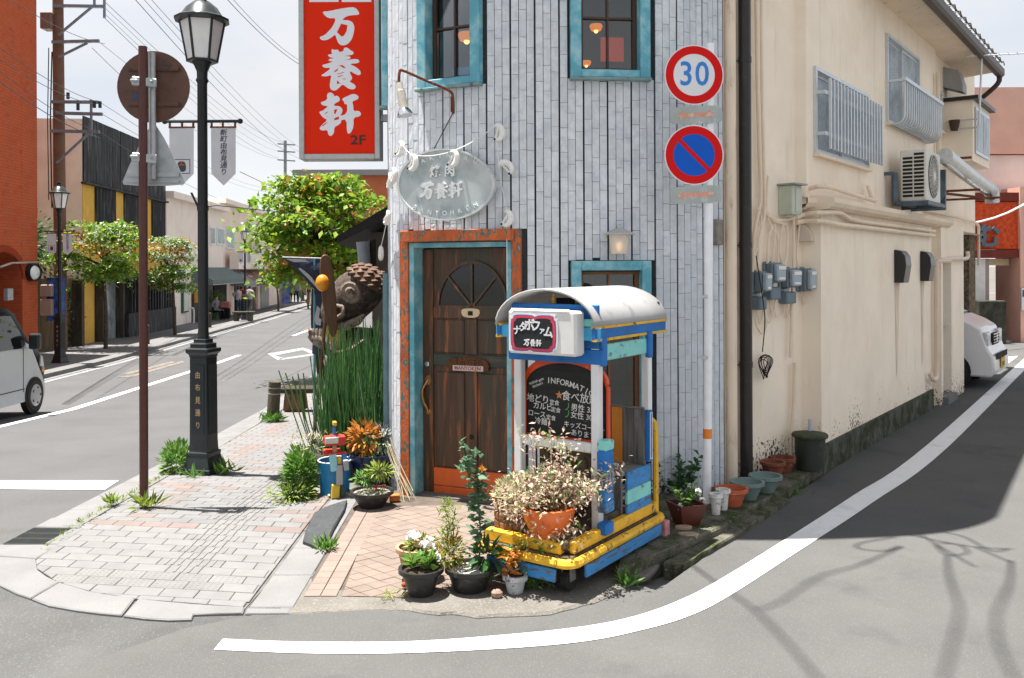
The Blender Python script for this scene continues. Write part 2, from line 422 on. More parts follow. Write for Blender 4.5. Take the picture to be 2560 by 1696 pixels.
# near pavement: bedding, kerb stones, pavers
def px2(l): return [(gr(x, y).x, gr(x, y).y) for x, y in l]
outer = [(-4.75, 21.5), (-3.49, 6.40)] + px2([(30, 1345), (-35, 1400), (-15, 1455), (77, 1508), (122, 1526), (200, 1540), (304, 1551), (422, 1563), (479, 1561), (486, 1549), (608, 1547), (724, 1545)]) + [(-1.215, 4.835), (-1.25, 5.7), (-1.30, 6.5)]
side = thing('pavement', (-2.3, 6.5, 0), None, None); side['kind'] = 'structure'
left_in = px2([(89, 1409), (418, 1200)])
def xin_l(Y): return left_in[0][0] + (left_in[1][0] - left_in[0][0]) * (Y - left_in[0][1]) / (left_in[1][1] - left_in[0][1]) if Y < 9 else kerb_near(Y) + .37
def xin_r(Y): return -1.47 - .012 * (Y - 5) if Y < 7.6 else -1.52 - .0855 * (Y - 7.6)
front_in = px2([(89, 1409), (93, 1432), (145, 1468), (230, 1492), (345, 1510), (480, 1522), (612, 1531)])
strip('bedding', lambda y: kerb_near(y) + .30 if y > 6.4 else -3.1, lambda y: -1.27, knots(6.3, 30, .25)[:], .018, JOINT, 8, side)
bed = MB(); bp = front_in + [(-1.40, 6.31), (-3.12, 6.31)]
bed.add([(x, y, .018) for x, y in bp], [tuple(range(len(bp)))]); bed.build('bedding', JOINT, side)
def kerbstone(poly, top=.03, mat=STONE):
    mb = MB(); slab(mb, poly, top, .16, .006); return mb.build('kerb_stone', mat, side)
# corner stones round the front, split where the photo shows joints
fo = px2([(-35, 1400), (-28, 1440), (0, 1475), (40, 1495), (77, 1508)]); fi = px2([(89, 1409), (92, 1425), (95, 1436), (120, 1455), (145, 1468)])
def band(o, i): return o + i[::-1]
kerbstone(px2([(-70, 1373), (106, 1372), (148, 1372), (90, 1408), (-30, 1398)]))
kerbstone(px2([(113, 1369), (181, 1331), (212, 1331), (151, 1370)]))
kerbstone(band(fo, fi))
kerbstone(band(px2([(79, 1509), (122, 1526), (190, 1538), (250, 1546), (304, 1551)]), px2([(147, 1468.5), (190, 1481), (230, 1492), (290, 1502), (338, 1507)])))
kerbstone(band(px2([(309, 1552), (360, 1559), (422, 1563), (479, 1561), (484, 1549), (545, 1547), (607, 1546)]), px2([(345, 1510), (400, 1516), (440, 1519), (480, 1522), (530, 1526), (575, 1529), (612, 1531)])))
kerbstone(px2([(613, 1546), (724, 1545), (727, 1533), (617, 1532)]), .026)
for a, b in ((4.86, 5.36), (5.37, 5.87), (5.88, 6.38), (6.39, 6.89), (6.90, 7.40)):
    kerbstone([(xin_r(a) + .01, a), (-1.215 - .02 * (a - 4.86), a), (-1.215 - .02 * (b - 4.86), b), (xin_r(b) + .01, b)], .03)
y = 6.42
while y < 22:                                       # gutter slabs and kerb line along the street
    b = y + .595
    kerbstone([(kerb_near(y) + .005, y), (kerb_near(y) + .20, y), (kerb_near(b) + .20, b), (kerb_near(b) + .005, b)], .012)
    kerbstone([(kerb_near(y) + .205, y), (xin_l(y) - .005, y), (xin_l(b) - .005, b), (kerb_near(b) + .205, b)], .03)
    y += .6
kerbstone(px2([(86, 1325), (182, 1327), (214, 1328), (235, 1314), (130, 1302)]), .024)
# pavers
PA, PB = V(.988, -.155, 0), V(-.03, 1, 0)
FIELD = front_in + [(xin_r(6.5), 6.5), (xin_r(7.6), 7.6), (xin_r(13), 13), (xin_l(13) + .0, 13)]
FIELD_C = [front_in[0], front_in[1], front_in[2], front_in[3], front_in[4], front_in[6], (xin_r(7.6) , 7.6), (xin_r(22), 22), (kerb_near(22) + .37, 22), (xin_l(8.5), 8.5)]
W_, H_ = .218, .127
cells = []; far_mb = {}
for j in range(-14, 135):
    for i in range(-16, 26):
        ox = i * W_ + (W_ / 2 if j % 2 else 0)
        c0 = V(-2.6, 6.0, 0) + PA * ox + PB * (j * H_)
        mid = c0 + PA * W_ / 2 + PB * H_ / 2
        if mid.y < 4.7 or mid.y > 21 or mid.x > -1.2 or mid.x < -5: continue
        g = .0021
        q = [c0 + PA * g + PB * g, c0 + PA * (W_ - g) + PB * g, c0 + PA * (W_ - g) + PB * (H_ - g), c0 + PA * g + PB * (H_ - g)]
        poly = clip([(p.x, p.y) for p in q], FIELD_C)
        if len(poly) < 3 or area(poly) < .0012: continue
        # which kind of paver
        Y = mid.y; u = mid.x - (xin_l(Y) + .02); wd = xin_r(Y) - xin_l(Y)
        line = abs(mid.x - (-2.03 - .03 * (Y - 5.5))) < .16
        k = 'w'
        s0 = Y - 6.33 + .155 * (mid.x + 2.6)
        if s0 > 0:
            ph = s0 % 2.45
            if ph < 1.75:
                k = 'g'
                if ph < .12 or ph > 1.63 or u < .40 and u > .26 or wd - u < .14: k = 'p'
                elif u < .27: k = 'w'
                elif R.random() < .05: k = 'p'
        dots = 5.16 < Y + .157 * (mid.x + 2.3) < 5.42 and -2.72 < mid.x < -1.62
        if dots: k = 't'
        if line and Y > 5.35 and not dots: k = 's'
        cells.append((Y, k, poly, mid))
cells.sort(key=lambda c: c[0])
mk = {'w': PAVE_W, 'g': PAVE_G, 'p': PAVE_P, 't': PAVE_T, 's': PAVE_T}
rest = MB()
for n_, (Y, k, poly, mid) in enumerate(cells):
    if n_ < 300:
        mb = MB(); t = .029 + R.uniform(-.001, .001)
        slab(mb, poly, t, .03)
        if k == 's':
            for q in (-.036, 0, .036):
                a = mid + PA * (q * 1.3) - PB * .055; b = mid + PA * (q * 1.3) + PB * .055
                mb.bar((a.x, a.y, land(a.x, a.y) + t + .001), (b.x, b.y, land(b.x, b.y) + t + .001), .014, .006)
        if k == 't':
            for q in range(-2, 3):
                for r_ in (-1, 0, 1):
                    p = mid + PA * (q * .038) + PB * (r_ * .036); mb.lathe([(.009, 0), (.005, .003)], (p.x, p.y, t - .0005), 6)
        mb.build('paver', mk[k], side)
    else:
        rest.k = 'wgpts'.index(k); slab(rest, poly, .029, .03)
rest.build('far_pavers', [PAVE_W, PAVE_G, PAVE_P, PAVE_T, PAVE_T], side, kind='stuff')
# iron drain grating in the gutter
gp = [gr(x, y) for x, y in [(10, 1369), (110, 1369), (178, 1330), (85, 1329)]]
gt = thing('drain_grate', gp[0], 'iron drain grating sunk in the gutter at the pavement corner', 'drain grate')
mb = MB()
for k in range(15):
    t = k / 14; a = gp[0].lerp(gp[1], t); b = gp[3].lerp(gp[2], t); mb.bar(a + V(0, 0, .022), b + V(0, 0, .022), .007, .012)
for t in (0, .33, .66, 1):
    a = gp[0].lerp(gp[3], t); b = gp[1].lerp(gp[2], t); mb.bar(a + V(0, 0, .022), b + V(0, 0, .022), .012, .010)
mb.build('bars', IRON, gt)
mb = MB(); mb.add([p + V(0, 0, .0155) for p in gp], [(0, 1, 2, 3)]); mb.build('pit', pm('drain_dark', (.012, .012, .012), .9), gt)

# entrance paving of small tiles laid on the diagonal
entry = thing('entrance_paving', (0, 5.9, 0), None, None); entry['kind'] = 'structure'
ENT = [(-.98, 5.02), (-.30, 4.98), (.25, 5.0), (1.0, 5.9), (1.0, 7.0), (.07, 6.95), (-.9, 7.40), (-1.10, 7.3)]
mb = MB(); e2 = [(-1.21, 4.93), (-.3, 4.9), (.3, 4.95), (1.2, 5.95), (1.3, 7.2), (0.0, 7.3), (-1.3, 8.3), (-1.28, 6.5)]
mb.add([(x, y, .020) for x, y in e2] , [tuple(range(len(e2)))]); mb.build('bedding', pm('entry_grout', (.10, .082, .07), .95, .2, 9), entry)
S = .1; cs = []
D1 = V(.79, .61, 0) * S; D2 = V(-.72, .69, 0) * S
for i in range(-40, 40):
    for j in range(-40, 40):
        c = V(0, 6, 0) + D1 * i + D2 * j; g = .02
        q = [c + D1 * a + D2 * b for a, b in ((g, g), (1 - g, g), (1 - g, 1 - g), (g, 1 - g))]
        poly = clip([(p.x, p.y) for p in q], ENT)
        if len(poly) >= 3 and area(poly) > 4e-4:
            mid = c + (D1 + D2) / 2; hid = mid.x > .0 and mid.y < 6.4
            cs.append((hid, mid.y, poly))
cs.sort(key=lambda a: (a[0], a[1])); rest = MB()
for n_, (hd, yy, poly) in enumerate(cs):
    if n_ < 300: mb = MB(); slab(mb, poly, .030 + R.uniform(-.001, .001), .02, .002); mb.build('tile', TILE_E, entry)
    else: slab(rest, poly, .030, .02, .002)
rest.build('rear_tiles', TILE_E, entry, kind='stuff')
y = 5.02
while y < 7.25:
    for k in (0, 1):
        b = y + .096; x0 = -1.195 + k * .095; mb = MB()
        slab(mb, [(x0 - .01 * (y - 5), y), (x0 + .09 - .01 * (y - 5), y), (x0 + .09 - .01 * (b - 5), b), (x0 - .01 * (b - 5), b)], .030, .02, .002); mb.build('border_tile', TILE_B, entry)
    y += .1
# rough mortar and kerb in front
def blobstrip(name, poly, z, mat, th=.03, jit=.02, sub=5, lab=None):
    pts = []
    for i in range(len(poly)):
        a, b = V(*poly[i], 0), V(*poly[(i + 1) % len(poly)], 0)
        for k in range(sub):
            p = a.lerp(b, k / sub); pts.append((p.x + R.uniform(-jit, jit), p.y + R.uniform(-jit, jit)))
    mb = MB(); slab(mb, pts, z, th, .012); return mb.build(name, mat, kind='structure')
blobstrip('concrete_apron', px2([(690, 1545), (745, 1440), (770, 1480), (1010, 1495), (1030, 1535)]), .0235, CONC)
blobstrip('mortar_strip', px2([(735, 1500), (765, 1432), (800, 1360), (815, 1362), (790, 1430), (770, 1500)]), .0245, CONC, jit=.012)
blobstrip('kerb_apron', px2([(1010, 1500), (1140, 1500), (1330, 1480), (1540, 1440), (1690, 1380), (1640, 1440), (1500, 1512), (1380, 1545), (1200, 1553), (1020, 1540)]), .034, CONC)
# raised concrete ledge along the lane below the pots
def L2(t, off=0): return (2.852 + .603 * t + .798 * off, 8.048 + .798 * t - .603 * off)
def Lp(t, off, z): a = L2(t, off); return V(a[0], a[1], z)
LT = V(.603, .798, 0); LN = V(.798, -.603, 0)
led = [(.62, 5.2), (1.0, 5.62), (1.416, 6.047), (2.13, 7.02), L2(0.05), (2.68, 8.12), (1.73, 7.4), (1.1, 7.1), (.9, 6.8), (.75, 6.0)]
blobstrip('lane_kerb', led, .105, MOSSY, .2, .008, 6)
blobstrip('lane_kerb_lower', [(.95, 5.50), (1.06, 5.46), (1.50, 6.02), (2.2, 6.98), (2.12, 7.04), (1.38, 6.06)], .055, MOSSY, .2, .012, 6)

# painted markings
def ribbon(name, top, bot, off, mat, road, n=6):
    A = catm([gr(x, y) for x, y in top], n); B = catm([gr(x, y) for x, y in bot], n); mb = MB()
    for p in A + B: mb.v.append(V(p.x, p.y, land(p.x, p.y) + off))
    k = len(A)
    for i in range(k - 1): mb.f.append([k + i, k + i + 1, i + 1, i]); mb.m.append(0)
    return mb.build(name, mat, road)
K = 2560 / 2367
def sc_(l): return [(x * K, y * K) for x, y in l]
ribbon('edge_line', [(557, 1608), (757, 1615), (1027, 1614), (1280, 1596), (1469, 1575), (1592, 1549), (1697, 1511), (1791, 1463), (1943, 1369), (2132, 1246), (2321, 1115), (2560, 900), (2640, 832)],
       [(535, 1635), (757, 1644), (1000, 1644), (1280, 1631), (1469, 1613), (1602, 1586), (1715, 1553), (1820, 1501), (1990, 1390), (2179, 1265), (2369, 1124), (2560, 930), (2640, 856)], .0215, PAINT, lane_road)
for poly in ([(2496, 928), (2508, 905), (2500, 897), (2545, 893), (2520, 912)], [(2490, 855), (2540, 848), (2560, 842), (2560, 850), (2500, 862)]):
    mb = MB(); ps = [gr(*p) for p in poly]; mb.add([(p.x, p.y, .0215) for p in ps], [tuple(range(len(ps)))]); mb.build('road_arrow', PAINT, lane_road)
def street_poly(name, px, mat, off=.006):
    mb = MB(); ps = [gr(*p) for p in px]; mb.add([(p.x, p.y, land(p.x, p.y) + off) for p in ps], [tuple(range(len(ps)))]); return mb.build(name, mat, main_road)
def street_line(name, c0, c1, w, mat, off=.006):
    (x0, y0), (x1, y1) = c0, c1; mb = MB(); ys_ = knots(y0, y1, 4)
    for y in ys_:
        x = x0 + (x1 - x0) * (y - y0) / (y1 - y0)
        for s in (-w / 2, w / 2): mb.v.append(V(x + s, y, land(x, y) + off))
    for i in range(len(ys_) - 1): mb.f.append([2 * i, 2 * i + 1, 2 * i + 3, 2 * i + 2]); mb.m.append(0)
    return mb.build(name, mat, main_road)
ca, cb = gr(0, 1067), gr(600, 888)
sl = (cb.x - ca.x) / (cb.y - ca.y)
def cx_(Y): return ca.x + sl * (Y - ca.y)
street_line('centre_line', (cx_(9.5), 9.5), (cx_(26), 26), .15, PAINT)
for a, b in ((34, 40.5), (48, 55), (64, 72)): street_line('centre_dash', (cx_(a), a), (cx_(b), b), .14, PAINT)
street_line('edge_line', (kerb_far(12) + .32, 12), (kerb_far(110) + .32, 110), .14, PAINTW)
street_poly('stop_line', [(-60, 1203), (297, 1203), (262, 1226), (-60, 1224)], PAINT)
for q in ([(668, 885), (757, 870), (757, 876), (686, 890)], [(668, 885), (686, 890), (712, 896), (695, 902)], [(695, 902), (700, 897), (790, 884), (780, 890)], [(757, 870), (772, 874), (790, 884), (778, 886), (757, 876)]):
    street_poly('diamond_mark', q, PAINTW)
for q in ([(292, 944), (330, 938), (455, 903), (463, 906), (330, 944)], [(310, 934), (430, 904), (438, 907), (318, 938)]): street_poly('faded_arrow', q, PAINTO)
# far pavement
fp = strip('far_pavement', lambda y: face_far(y) - .6, lambda y: kerb_far(y), knots(8, 130, 6), .10, pm('far_paving', (.16, .158, .158), .88, .10, 1.5, 6, c2=(.13, .11, .10), th=.6, sc2=3), 1, th=.2, kind='structure')
mbk = strip('gutter', lambda y: kerb_far(y), lambda y: kerb_far(y) + .16, knots(8, 130, 6), .003, STONE, 1, kind='structure')
# ------------------------------------------------------------------ corner restaurant: curved wall clad in narrow stone tiles
def build_path():
    ds = .01; right = []; p = V(.10, 6.88, 0); s = 0.0
    segs = [(.30, -2, 3), (.72, 3, 9), (.735, 9, 46)]
    for L, a0, a1 in segs:
        n = int(round(L / ds))
        for k in range(n):
            a = rad(a0 + (a1 - a0) * (k + .5) / n); right.append((s, p.copy(), a)); p = p + V(math.cos(a), math.sin(a), 0) * L / n; s += L / n
    right.append((s, p.copy(), rad(46)))
    left = []; p = V(.10, 6.88, 0); s = 0.0
    for L, a0, a1 in [(1.14, -2, -48), (.40, -48, -82), (.20, -82, -94.9), (3.4, -94.9, -94.9)]:
        n = int(round(L / ds))
        for k in range(n):
            a = rad(a0 + (a1 - a0) * (k + .5) / n); p = p - V(math.cos(a), math.sin(a), 0) * L / n; s -= L / n; left.append((s, p.copy(), a))
    return left[::-1] + right
PATH = build_path(); S0, S1 = PATH[0][0], PATH[-1][0]
def on(s, out=0.0):
    i = min(len(PATH) - 1, max(0, int(round((s - S0) / (S1 - S0) * (len(PATH) - 1)))))
    _, p, a = PATH[i]; return p + V(math.sin(a), -math.cos(a), 0) * out, a
def s_px(px):
    best = min((abs(1280 + F_PX * p.x / p.y - px), s) for s, p, a in PATH if s > -1.56); return best[1]
STONE_T = pm('split_stone_tile', (.65, .685, .72), .8, .10, 14, 6, c2=(.52, .56, .61), th=.58, sc2=9, soft=.10, bump=.8, bsc=70, orand=.07, c3=(.36, .39, .43), th3=.70, sc3=40, mildew=30)
MORTAR = pm('dark_mortar', (.05, .055, .06), .95, .3, 60, 4, bump=1, bsc=200)
TEAL = pm('teal_paint', (.11, .38, .48), .55, .14, 6, 5, c2=(.36, .56, .58), th=.55, sc2=6, soft=.12, bump=.15, bsc=50, c3=(.10, .09, .07), th3=.73, sc3=30)
TEALD = pm('teal_paint_deep', (.03, .25, .36), .5, .12, 6, 5, c2=(.02, .08, .09), th=.70, sc2=18)
WOODB = pm('brown_window_wood', (.20, .085, .03), .5, .2, 8, 5, st=(1, 1, .2), bump=.15)
WOODD = pm('dark_door_wood', (.075, .036, .018), .45, .4, 22, 6, st=(1, 1, .07), c2=(.34, .10, .022), th=.595, sc2=20, soft=.06, bump=.4, bsc=60, c3=(.03, .042, .03), th3=.60, sc3=4, soft3=.12)
PEEL = pm('peeling_orange_trim', (.50, .12, .04), .8, .25, 10, 6, c2=(.07, .15, .135), th=.545, sc2=30, soft=.02, st=(1, 1, .55), bump=.7, bsc=50, c3=(.42, .36, .30), th3=.66, sc3=30, soft3=.03)
KICK = pm('orange_kick_board', (.62, .11, .02), .42, .10, 9, 5, st=(1, 1, .3), c2=(.40, .06, .01), th=.66, sc2=15)
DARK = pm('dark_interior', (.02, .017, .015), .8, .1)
BRASS = pm('aged_brass', (.45, .22, .08), .35, .2, 20, metal=.9)
CHROME = pm('chrome', (.75, .77, .8), .12, .05, 20, metal=1)
RUST = pm('rusty_iron', (.16, .045, .02), .75, .3, 25, 6, c2=(.30, .10, .04), th=.6, sc2=40, bump=.4, bsc=120)
CREAM = pm('cream_paint', (.62, .48, .30), .5, .08, 10)
def glass_mat():
    m = bpy.data.materials.new('window_glass'); m.use_nodes = True; t = m.node_tree; n = t.nodes; l = t.links; n.remove(n['Principled BSDF'])
    tr = n.new('ShaderNodeBsdfTransparent'); tr.inputs[0].default_value = (.78, .82, .82, 1); gl = n.new('ShaderNodeBsdfGlossy'); gl.inputs['Roughness'].default_value = .01
    fr = n.new('ShaderNodeFresnel'); fr.inputs[0].default_value = 1.75; mx = n.new('ShaderNodeMixShader')
    l.new(fr.outputs[0], mx.inputs[0]); l.new(tr.outputs[0], mx.inputs[1]); l.new(gl.outputs[0], mx.inputs[2]); l.new(mx.outputs[0], n['Material Output'].inputs[0]); return m
GLASS = glass_mat()
FROST = pm('frosted_glass', (.32, .38, .41), .25, .2, 30, 6, c2=(.15, .20, .23), th=.56, sc2=2.6, soft=.1, bump=.35, bsc=120)
rest_b = thing('corner_restaurant', (.3, 8.2, 0), 'round-cornered restaurant clad in narrow pale grey stone tiles with teal window frames', 'building')
WIN = {}
def zpx(py, Y): return at(1400, py, Y).z
OPEN = [(s_px(1022), s_px(1290), -2, 2.10), (s_px(1072), s_px(1198), 3.42, 4.75), (s_px(1441), s_px(1606), 3.44, 4.75), (s_px(1441), s_px(1606), .74, 1.86), (-1.86, -1.62, 3.3, 4.7)]
sb = sorted(set([S0, S1] + [o[0] for o in OPEN] + [o[1] for o in OPEN] + [S0 + .06 * k for k in range(int((S1 - S0) / .06))]))
zb = sorted(set([-1.0, 7.2] + [z for o in OPEN for z in o[2:] if z > -1]))
mb = MB()
for a, b in zip(sb, sb[1:]):
    for z0, z1 in zip(zb, zb[1:]):
        sm_, zm = (a + b) / 2, (z0 + z1) / 2
        if any(o[0] < sm_ < o[1] and o[2] < zm < o[3] for o in OPEN): continue
        p, q = on(a, -.002)[0], on(b, -.002)[0]
        mb.add([(p.x, p.y, z0), (q.x, q.y, z0), (q.x, q.y, z1), (p.x, p.y, z1)], [(0, 1, 2, 3)])
p0, p1 = on(S0)[0], on(S1)[0]
BACK = [(p1.x, p1.y), (2.35, 7.83), (4.1, 10.0), (3.6, 11.3), (p0.x, p0.y)]
for a, b in zip(BACK, BACK[1:]): mb.add([(a[0], a[1], -1), (b[0], b[1], -1), (b[0], b[1], 7.2), (a[0], a[1], 7.2)], [(0, 1, 2, 3)])
mb.build('wall', MORTAR, rest_b)
# cornice that throws the rounded shadow on the lane
pts = [on(S0 + (S1 - S0) * k / 60, .42)[0] for k in range(61)]
poly = [(p.x, p.y) for p in pts] + [(4.1, 10.0), (3.6, 11.3)]
mb = MB(); mb.prism(poly, 6.95, 7.12); mb.build('roof', pm('grey_cornice', (.5, .5, .5), .7), rest_b)
# tiles: unit meshes with split faces, shared
TW, TH_, PITCH = .0555, .212, .0632
protos = []
for k in range(8):
    mb = MB(); nx, nz = 2, 3; vs = []; fs = []
    for j in range(nz + 1):
        for i in range(nx + 1):
            e = i in (0, nx) or j in (0, nz)
            vs.append((-TW / 2 + TW * i / nx, -.011 + (R.uniform(-.003, .0015) if not e else R.uniform(-.0008, .0005)), TH_ * j / nz))
    w = nx + 1
    for j in range(nz):
        for i in range(nx): fs.append((j * w + i, j * w + i + 1, (j + 1) * w + i + 1, (j + 1) * w + i))
    nb = len(vs); ring = [i for i in range(w)] + [j * w + nx for j in range(1, nz + 1)] + [nz * w + i for i in range(nx - 1, -1, -1)] + [j * w for j in range(nz - 1, 0, -1)]
    for r_ in ring: x, y, z = vs[r_]; vs.append((x, 0, z))
    for a in range(len(ring)): b = (a + 1) % len(ring); fs.append((ring[a], nb + a, nb + b, ring[b]))
    me = bpy.data.meshes.new('tile'); me.from_pydata(vs, [], fs); me.materials.append(STONE_T); protos.append((me, vs, fs))
FR = [(s_px(1009), s_px(1299), -2, 2.20), (s_px(1055), s_px(1207), 3.34, 9), (s_px(1427), s_px(1623), 3.37, 9), (s_px(1426), s_px(1623), .60, 1.95), (-1.9, -1.6, 3.2, 9)]
tl = []; s = -1.72; col = 0
while s < S1 - .02:
    p, a = on(s); z = land(p.x - .3, p.y) - R.random() * TH_
    while z < 4.5:
        h = TH_ * R.uniform(.85, 1.12); a0, a1 = max(z, land(p.x - .3, p.y) - .02), z + h - .003; z += h
        segs = [(a0, a1)]
        for o in FR:
            if o[0] - TW * .5 < s < o[1] + TW * .5:
                ns = []
                for u, w in segs:
                    if w <= o[2] or u >= o[3]: ns.append((u, w)); continue
                    if u < o[2]: ns.append((u, o[2]))
                    if w > o[3]: ns.append((o[3], w))
                segs = ns
        for u, w in segs:
            if w - u > .02:
                wt = math.cos(a) * (w - u) - (3 if (z < 2.0 and s > .3) else 0) - (9 if z > 4.15 else 0)
                tl.append((wt, s, u, w))
    s += PITCH; col += 1
tl.sort(key=lambda t: -t[0])
rest = MB()
for k, (wt, s, u, w) in enumerate(tl):
    p, a = on(s, R.uniform(0, .0025)); me, vs, fs = protos[R.randrange(8)]; sc = (w - u) / TH_
    if k < 300:
        o = bpy.data.objects.new('tile', me); COL.objects.link(o); o.parent = rest_b
        o.location = V(p.x, p.y, u) - rest_b.location; o.rotation_euler = (0, 0, a); o.scale = (1, 1, sc)
    else:
        M = Matrix.Translation((p.x, p.y, u)) @ Matrix.Rotation(a, 4, 'Z') @ Matrix.Diagonal((1, 1, sc, 1)); rest.add(vs, fs, M)
STONE_R = pm('split_stone_tile_field', (.58, .60, .625), .8, .10, 14, 6, bump=.5, bsc=90, c3=(.52, .56, .61), th3=.60, sc3=9, soft3=.1,
             mildew=30, isl=[(.59, .62, .655), (.66, .69, .72), (.63, .66, .695), (.68, .70, .725), (.57, .61, .66)])
rest.build('tile_field', STONE_R, rest_b, kind='stuff')

# --- windows
def window(pxl, pxr, z0, z1, fw, rows, mat_in, below=True, room=None, out=.055, top=True):
    p, q = on(s_px(pxl), .01)[0], on(s_px(pxr), .01)[0]
    M, L = wall_frame(p, q); w = thing('window', (p.x, p.y, z0), None, None); w.parent = rest_b; w.location = V(p.x, p.y, z0) - rest_b.location
    fr = MB()
    fr.box(-.0, fw, -out, .10, z0, z1, M); fr.box(L - fw, L, -out, .10, z0, z1, M)
    if below: fr.box(fw, L - fw, -out, .10, z0, z0 + fw * .75, M)
    if top: fr.box(fw, L - fw, -out, .10, z1 - fw, z1, M)
    fr.build('frame', TEAL, w, bevel=.006)
    if below:
        sl_ = MB(); sl_.box(-.008, L + .008, -out - .02, -.0, z0 - .022, z0 - .001, M); sl_.build('sill', pm('aged_sill', (.20, .30, .31), .8, .2, 9, c2=(.09, .08, .06), th=.6), w, bevel=.004)
    iz0 = z0 + fw * .75 if below else z0; iz1 = z1 - fw if top else z1; x0, x1 = fw, L - fw; t = .032
    b = MB(); y0, y1 = .055, .10
    b.box(x0 + .001, x0 + t, y0, y1, iz0, iz1, M); b.box(x1 - t, x1 - .001, y0, y1, iz0, iz1, M); b.box(x0 + t, x1 - t, y0, y1, iz0 + .001, iz0 + t, M)
    if top: b.box(x0 + t, x1 - t, y0, y1, iz1 - t, iz1 - .001, M)
    b.build('sash', mat_in, w, bevel=.003)
    cx = (x0 + x1) / 2; b = MB(); b.box(cx - .008, cx + .008, y0 + .012, y1 - .008, iz0 + t, iz1 - (t if top else 0), M)
    zz = iz0 + t
    while zz + rows < iz1: zz += rows; b.box(x0 + t, cx - .008, y0 + .014, y1 - .01, zz - .008, zz + .008, M); b.box(cx + .008, x1 - t, y0 + .014, y1 - .01, zz - .008, zz + .008, M)
    b.build('glazing_bars', mat_in, w)
    g = MB(); g.box(x0 + t, x1 - t, y1 - .012, y1 - .008, iz0 + t, iz1, M); g.build('pane', GLASS, w)
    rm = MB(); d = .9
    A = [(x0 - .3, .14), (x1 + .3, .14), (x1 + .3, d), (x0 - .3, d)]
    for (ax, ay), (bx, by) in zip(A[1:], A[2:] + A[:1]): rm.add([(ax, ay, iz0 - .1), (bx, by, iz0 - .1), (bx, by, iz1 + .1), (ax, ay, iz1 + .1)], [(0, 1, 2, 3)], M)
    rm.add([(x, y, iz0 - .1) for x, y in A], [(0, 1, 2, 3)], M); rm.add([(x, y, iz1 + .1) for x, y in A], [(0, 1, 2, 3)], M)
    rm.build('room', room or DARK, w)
    return w, M, L, iz0, iz1
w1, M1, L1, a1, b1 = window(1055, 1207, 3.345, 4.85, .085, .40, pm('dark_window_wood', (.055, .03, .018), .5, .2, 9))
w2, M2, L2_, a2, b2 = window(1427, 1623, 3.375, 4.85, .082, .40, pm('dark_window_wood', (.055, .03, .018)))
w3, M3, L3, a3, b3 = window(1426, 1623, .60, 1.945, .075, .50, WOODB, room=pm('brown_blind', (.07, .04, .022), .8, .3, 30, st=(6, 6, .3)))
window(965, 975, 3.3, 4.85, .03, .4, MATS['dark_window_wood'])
GLOW = pm('warm_lamp_glow', (1, .75, .4), .4, 0, emit=(1, .55, .16), es=1.3)
ORSH = pm('orange_lampshade', (.75, .22, .02), .5, 0, emit=(1, .25, .02), es=.35)
def pendant(M, x, y, z, r, sh, lab, parent_z=4.9):
    c = M @ V(x, y, z); t = thing('pendant_lamp', c, lab, 'lamp')
    m = MB(); m.lathe([(r * .75, 0), (r, r * .6), (r * .9, r * .9), (.01, r)], c, 14); m.build('shade', sh, t, smooth_=True)
    m = MB(); m.ball(c + V(0, 0, -.005), r * .33, 8, 6); m.build('bulb', GLOW, t, smooth_=True)
    m = MB(); m.tube([c + V(0, 0, r), V(c.x, c.y, parent_z)], .004, 5); m.build('cord', DARK, t)
pendant(M1, .24, .35, 3.80, .075, ORSH, 'orange lampshade seen through the upper window above the door')
pendant(M2, .29, .40, 3.86, .055, ORSH, 'upper of the two lit pendant lamps in the upper right window')
pendant(M2, .25, .62, 3.62, .042, ORSH, 'lower of the two lit pendant lamps in the upper right window')
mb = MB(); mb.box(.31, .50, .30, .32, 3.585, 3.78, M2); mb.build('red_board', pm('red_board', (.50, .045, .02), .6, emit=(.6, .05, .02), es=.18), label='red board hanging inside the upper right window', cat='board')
mb = MB(); mb.box(.10, .52, .25, .50, 3.46, 3.475, M2); mb.build('counter', pm('inside_counter', (.25, .12, .06), .5), label='wooden counter inside behind the upper right window', cat='counter')
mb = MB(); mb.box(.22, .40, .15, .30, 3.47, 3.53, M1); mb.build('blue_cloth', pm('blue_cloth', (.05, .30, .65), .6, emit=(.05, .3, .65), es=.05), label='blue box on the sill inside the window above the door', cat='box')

# --- doorway
DL, DR = V(-.926, 7.285, 0), V(.069, 6.86, 0)
MD, LD = wall_frame(DL, DR)
tr = MB(); tw = .08
tr.box(0, tw, -.01, .10, 0.0, 2.20, MD); tr.box(LD - tw, LD, -.01, .10, 0.0, 2.20, MD); tr.box(tw, LD - tw, -.012, .10, 2.105, 2.20, MD); tr.box(.05, LD - .05, -.095, -.0125, 2.108, 2.198, MD)
tr.build('door_surround', PEEL, rest_b, bevel=.004)['label'] = 'orange and green door surround with peeling paint'
fr = MB(); f0, f1 = tw + .001, LD - tw - .001; it = .045
fr.box(f0, f0 + it, .004, .20, 0, 2.103, MD); fr.box(f1 - it, f1, .004, .20, 0, 2.103, MD); fr.box(f0 + it, f1 - it, .004, .20, 2.062, 2.103, MD)
fr.build('door_frame', TEAL, rest_b, bevel=.004)
door = thing('door', MD @ V(LD / 2, .16, .03), 'dark weathered wooden door with fanlight and orange kick board', None); door.parent = rest_b; door.location = door.location - rest_b.location
d0, d1 = f0 + it + .004, f1 - it - .004; DY = .165
def dx(X): return d0 + (X - 205) * (d1 - d0) / 425
def dz(Y): return 2.055 - (Y - 180) * 2.03 / 1295
m = MB(); m.box(d0, d1, DY, DY + .035, .03, 2.055, MD); m.build('slab', WOODD, door)
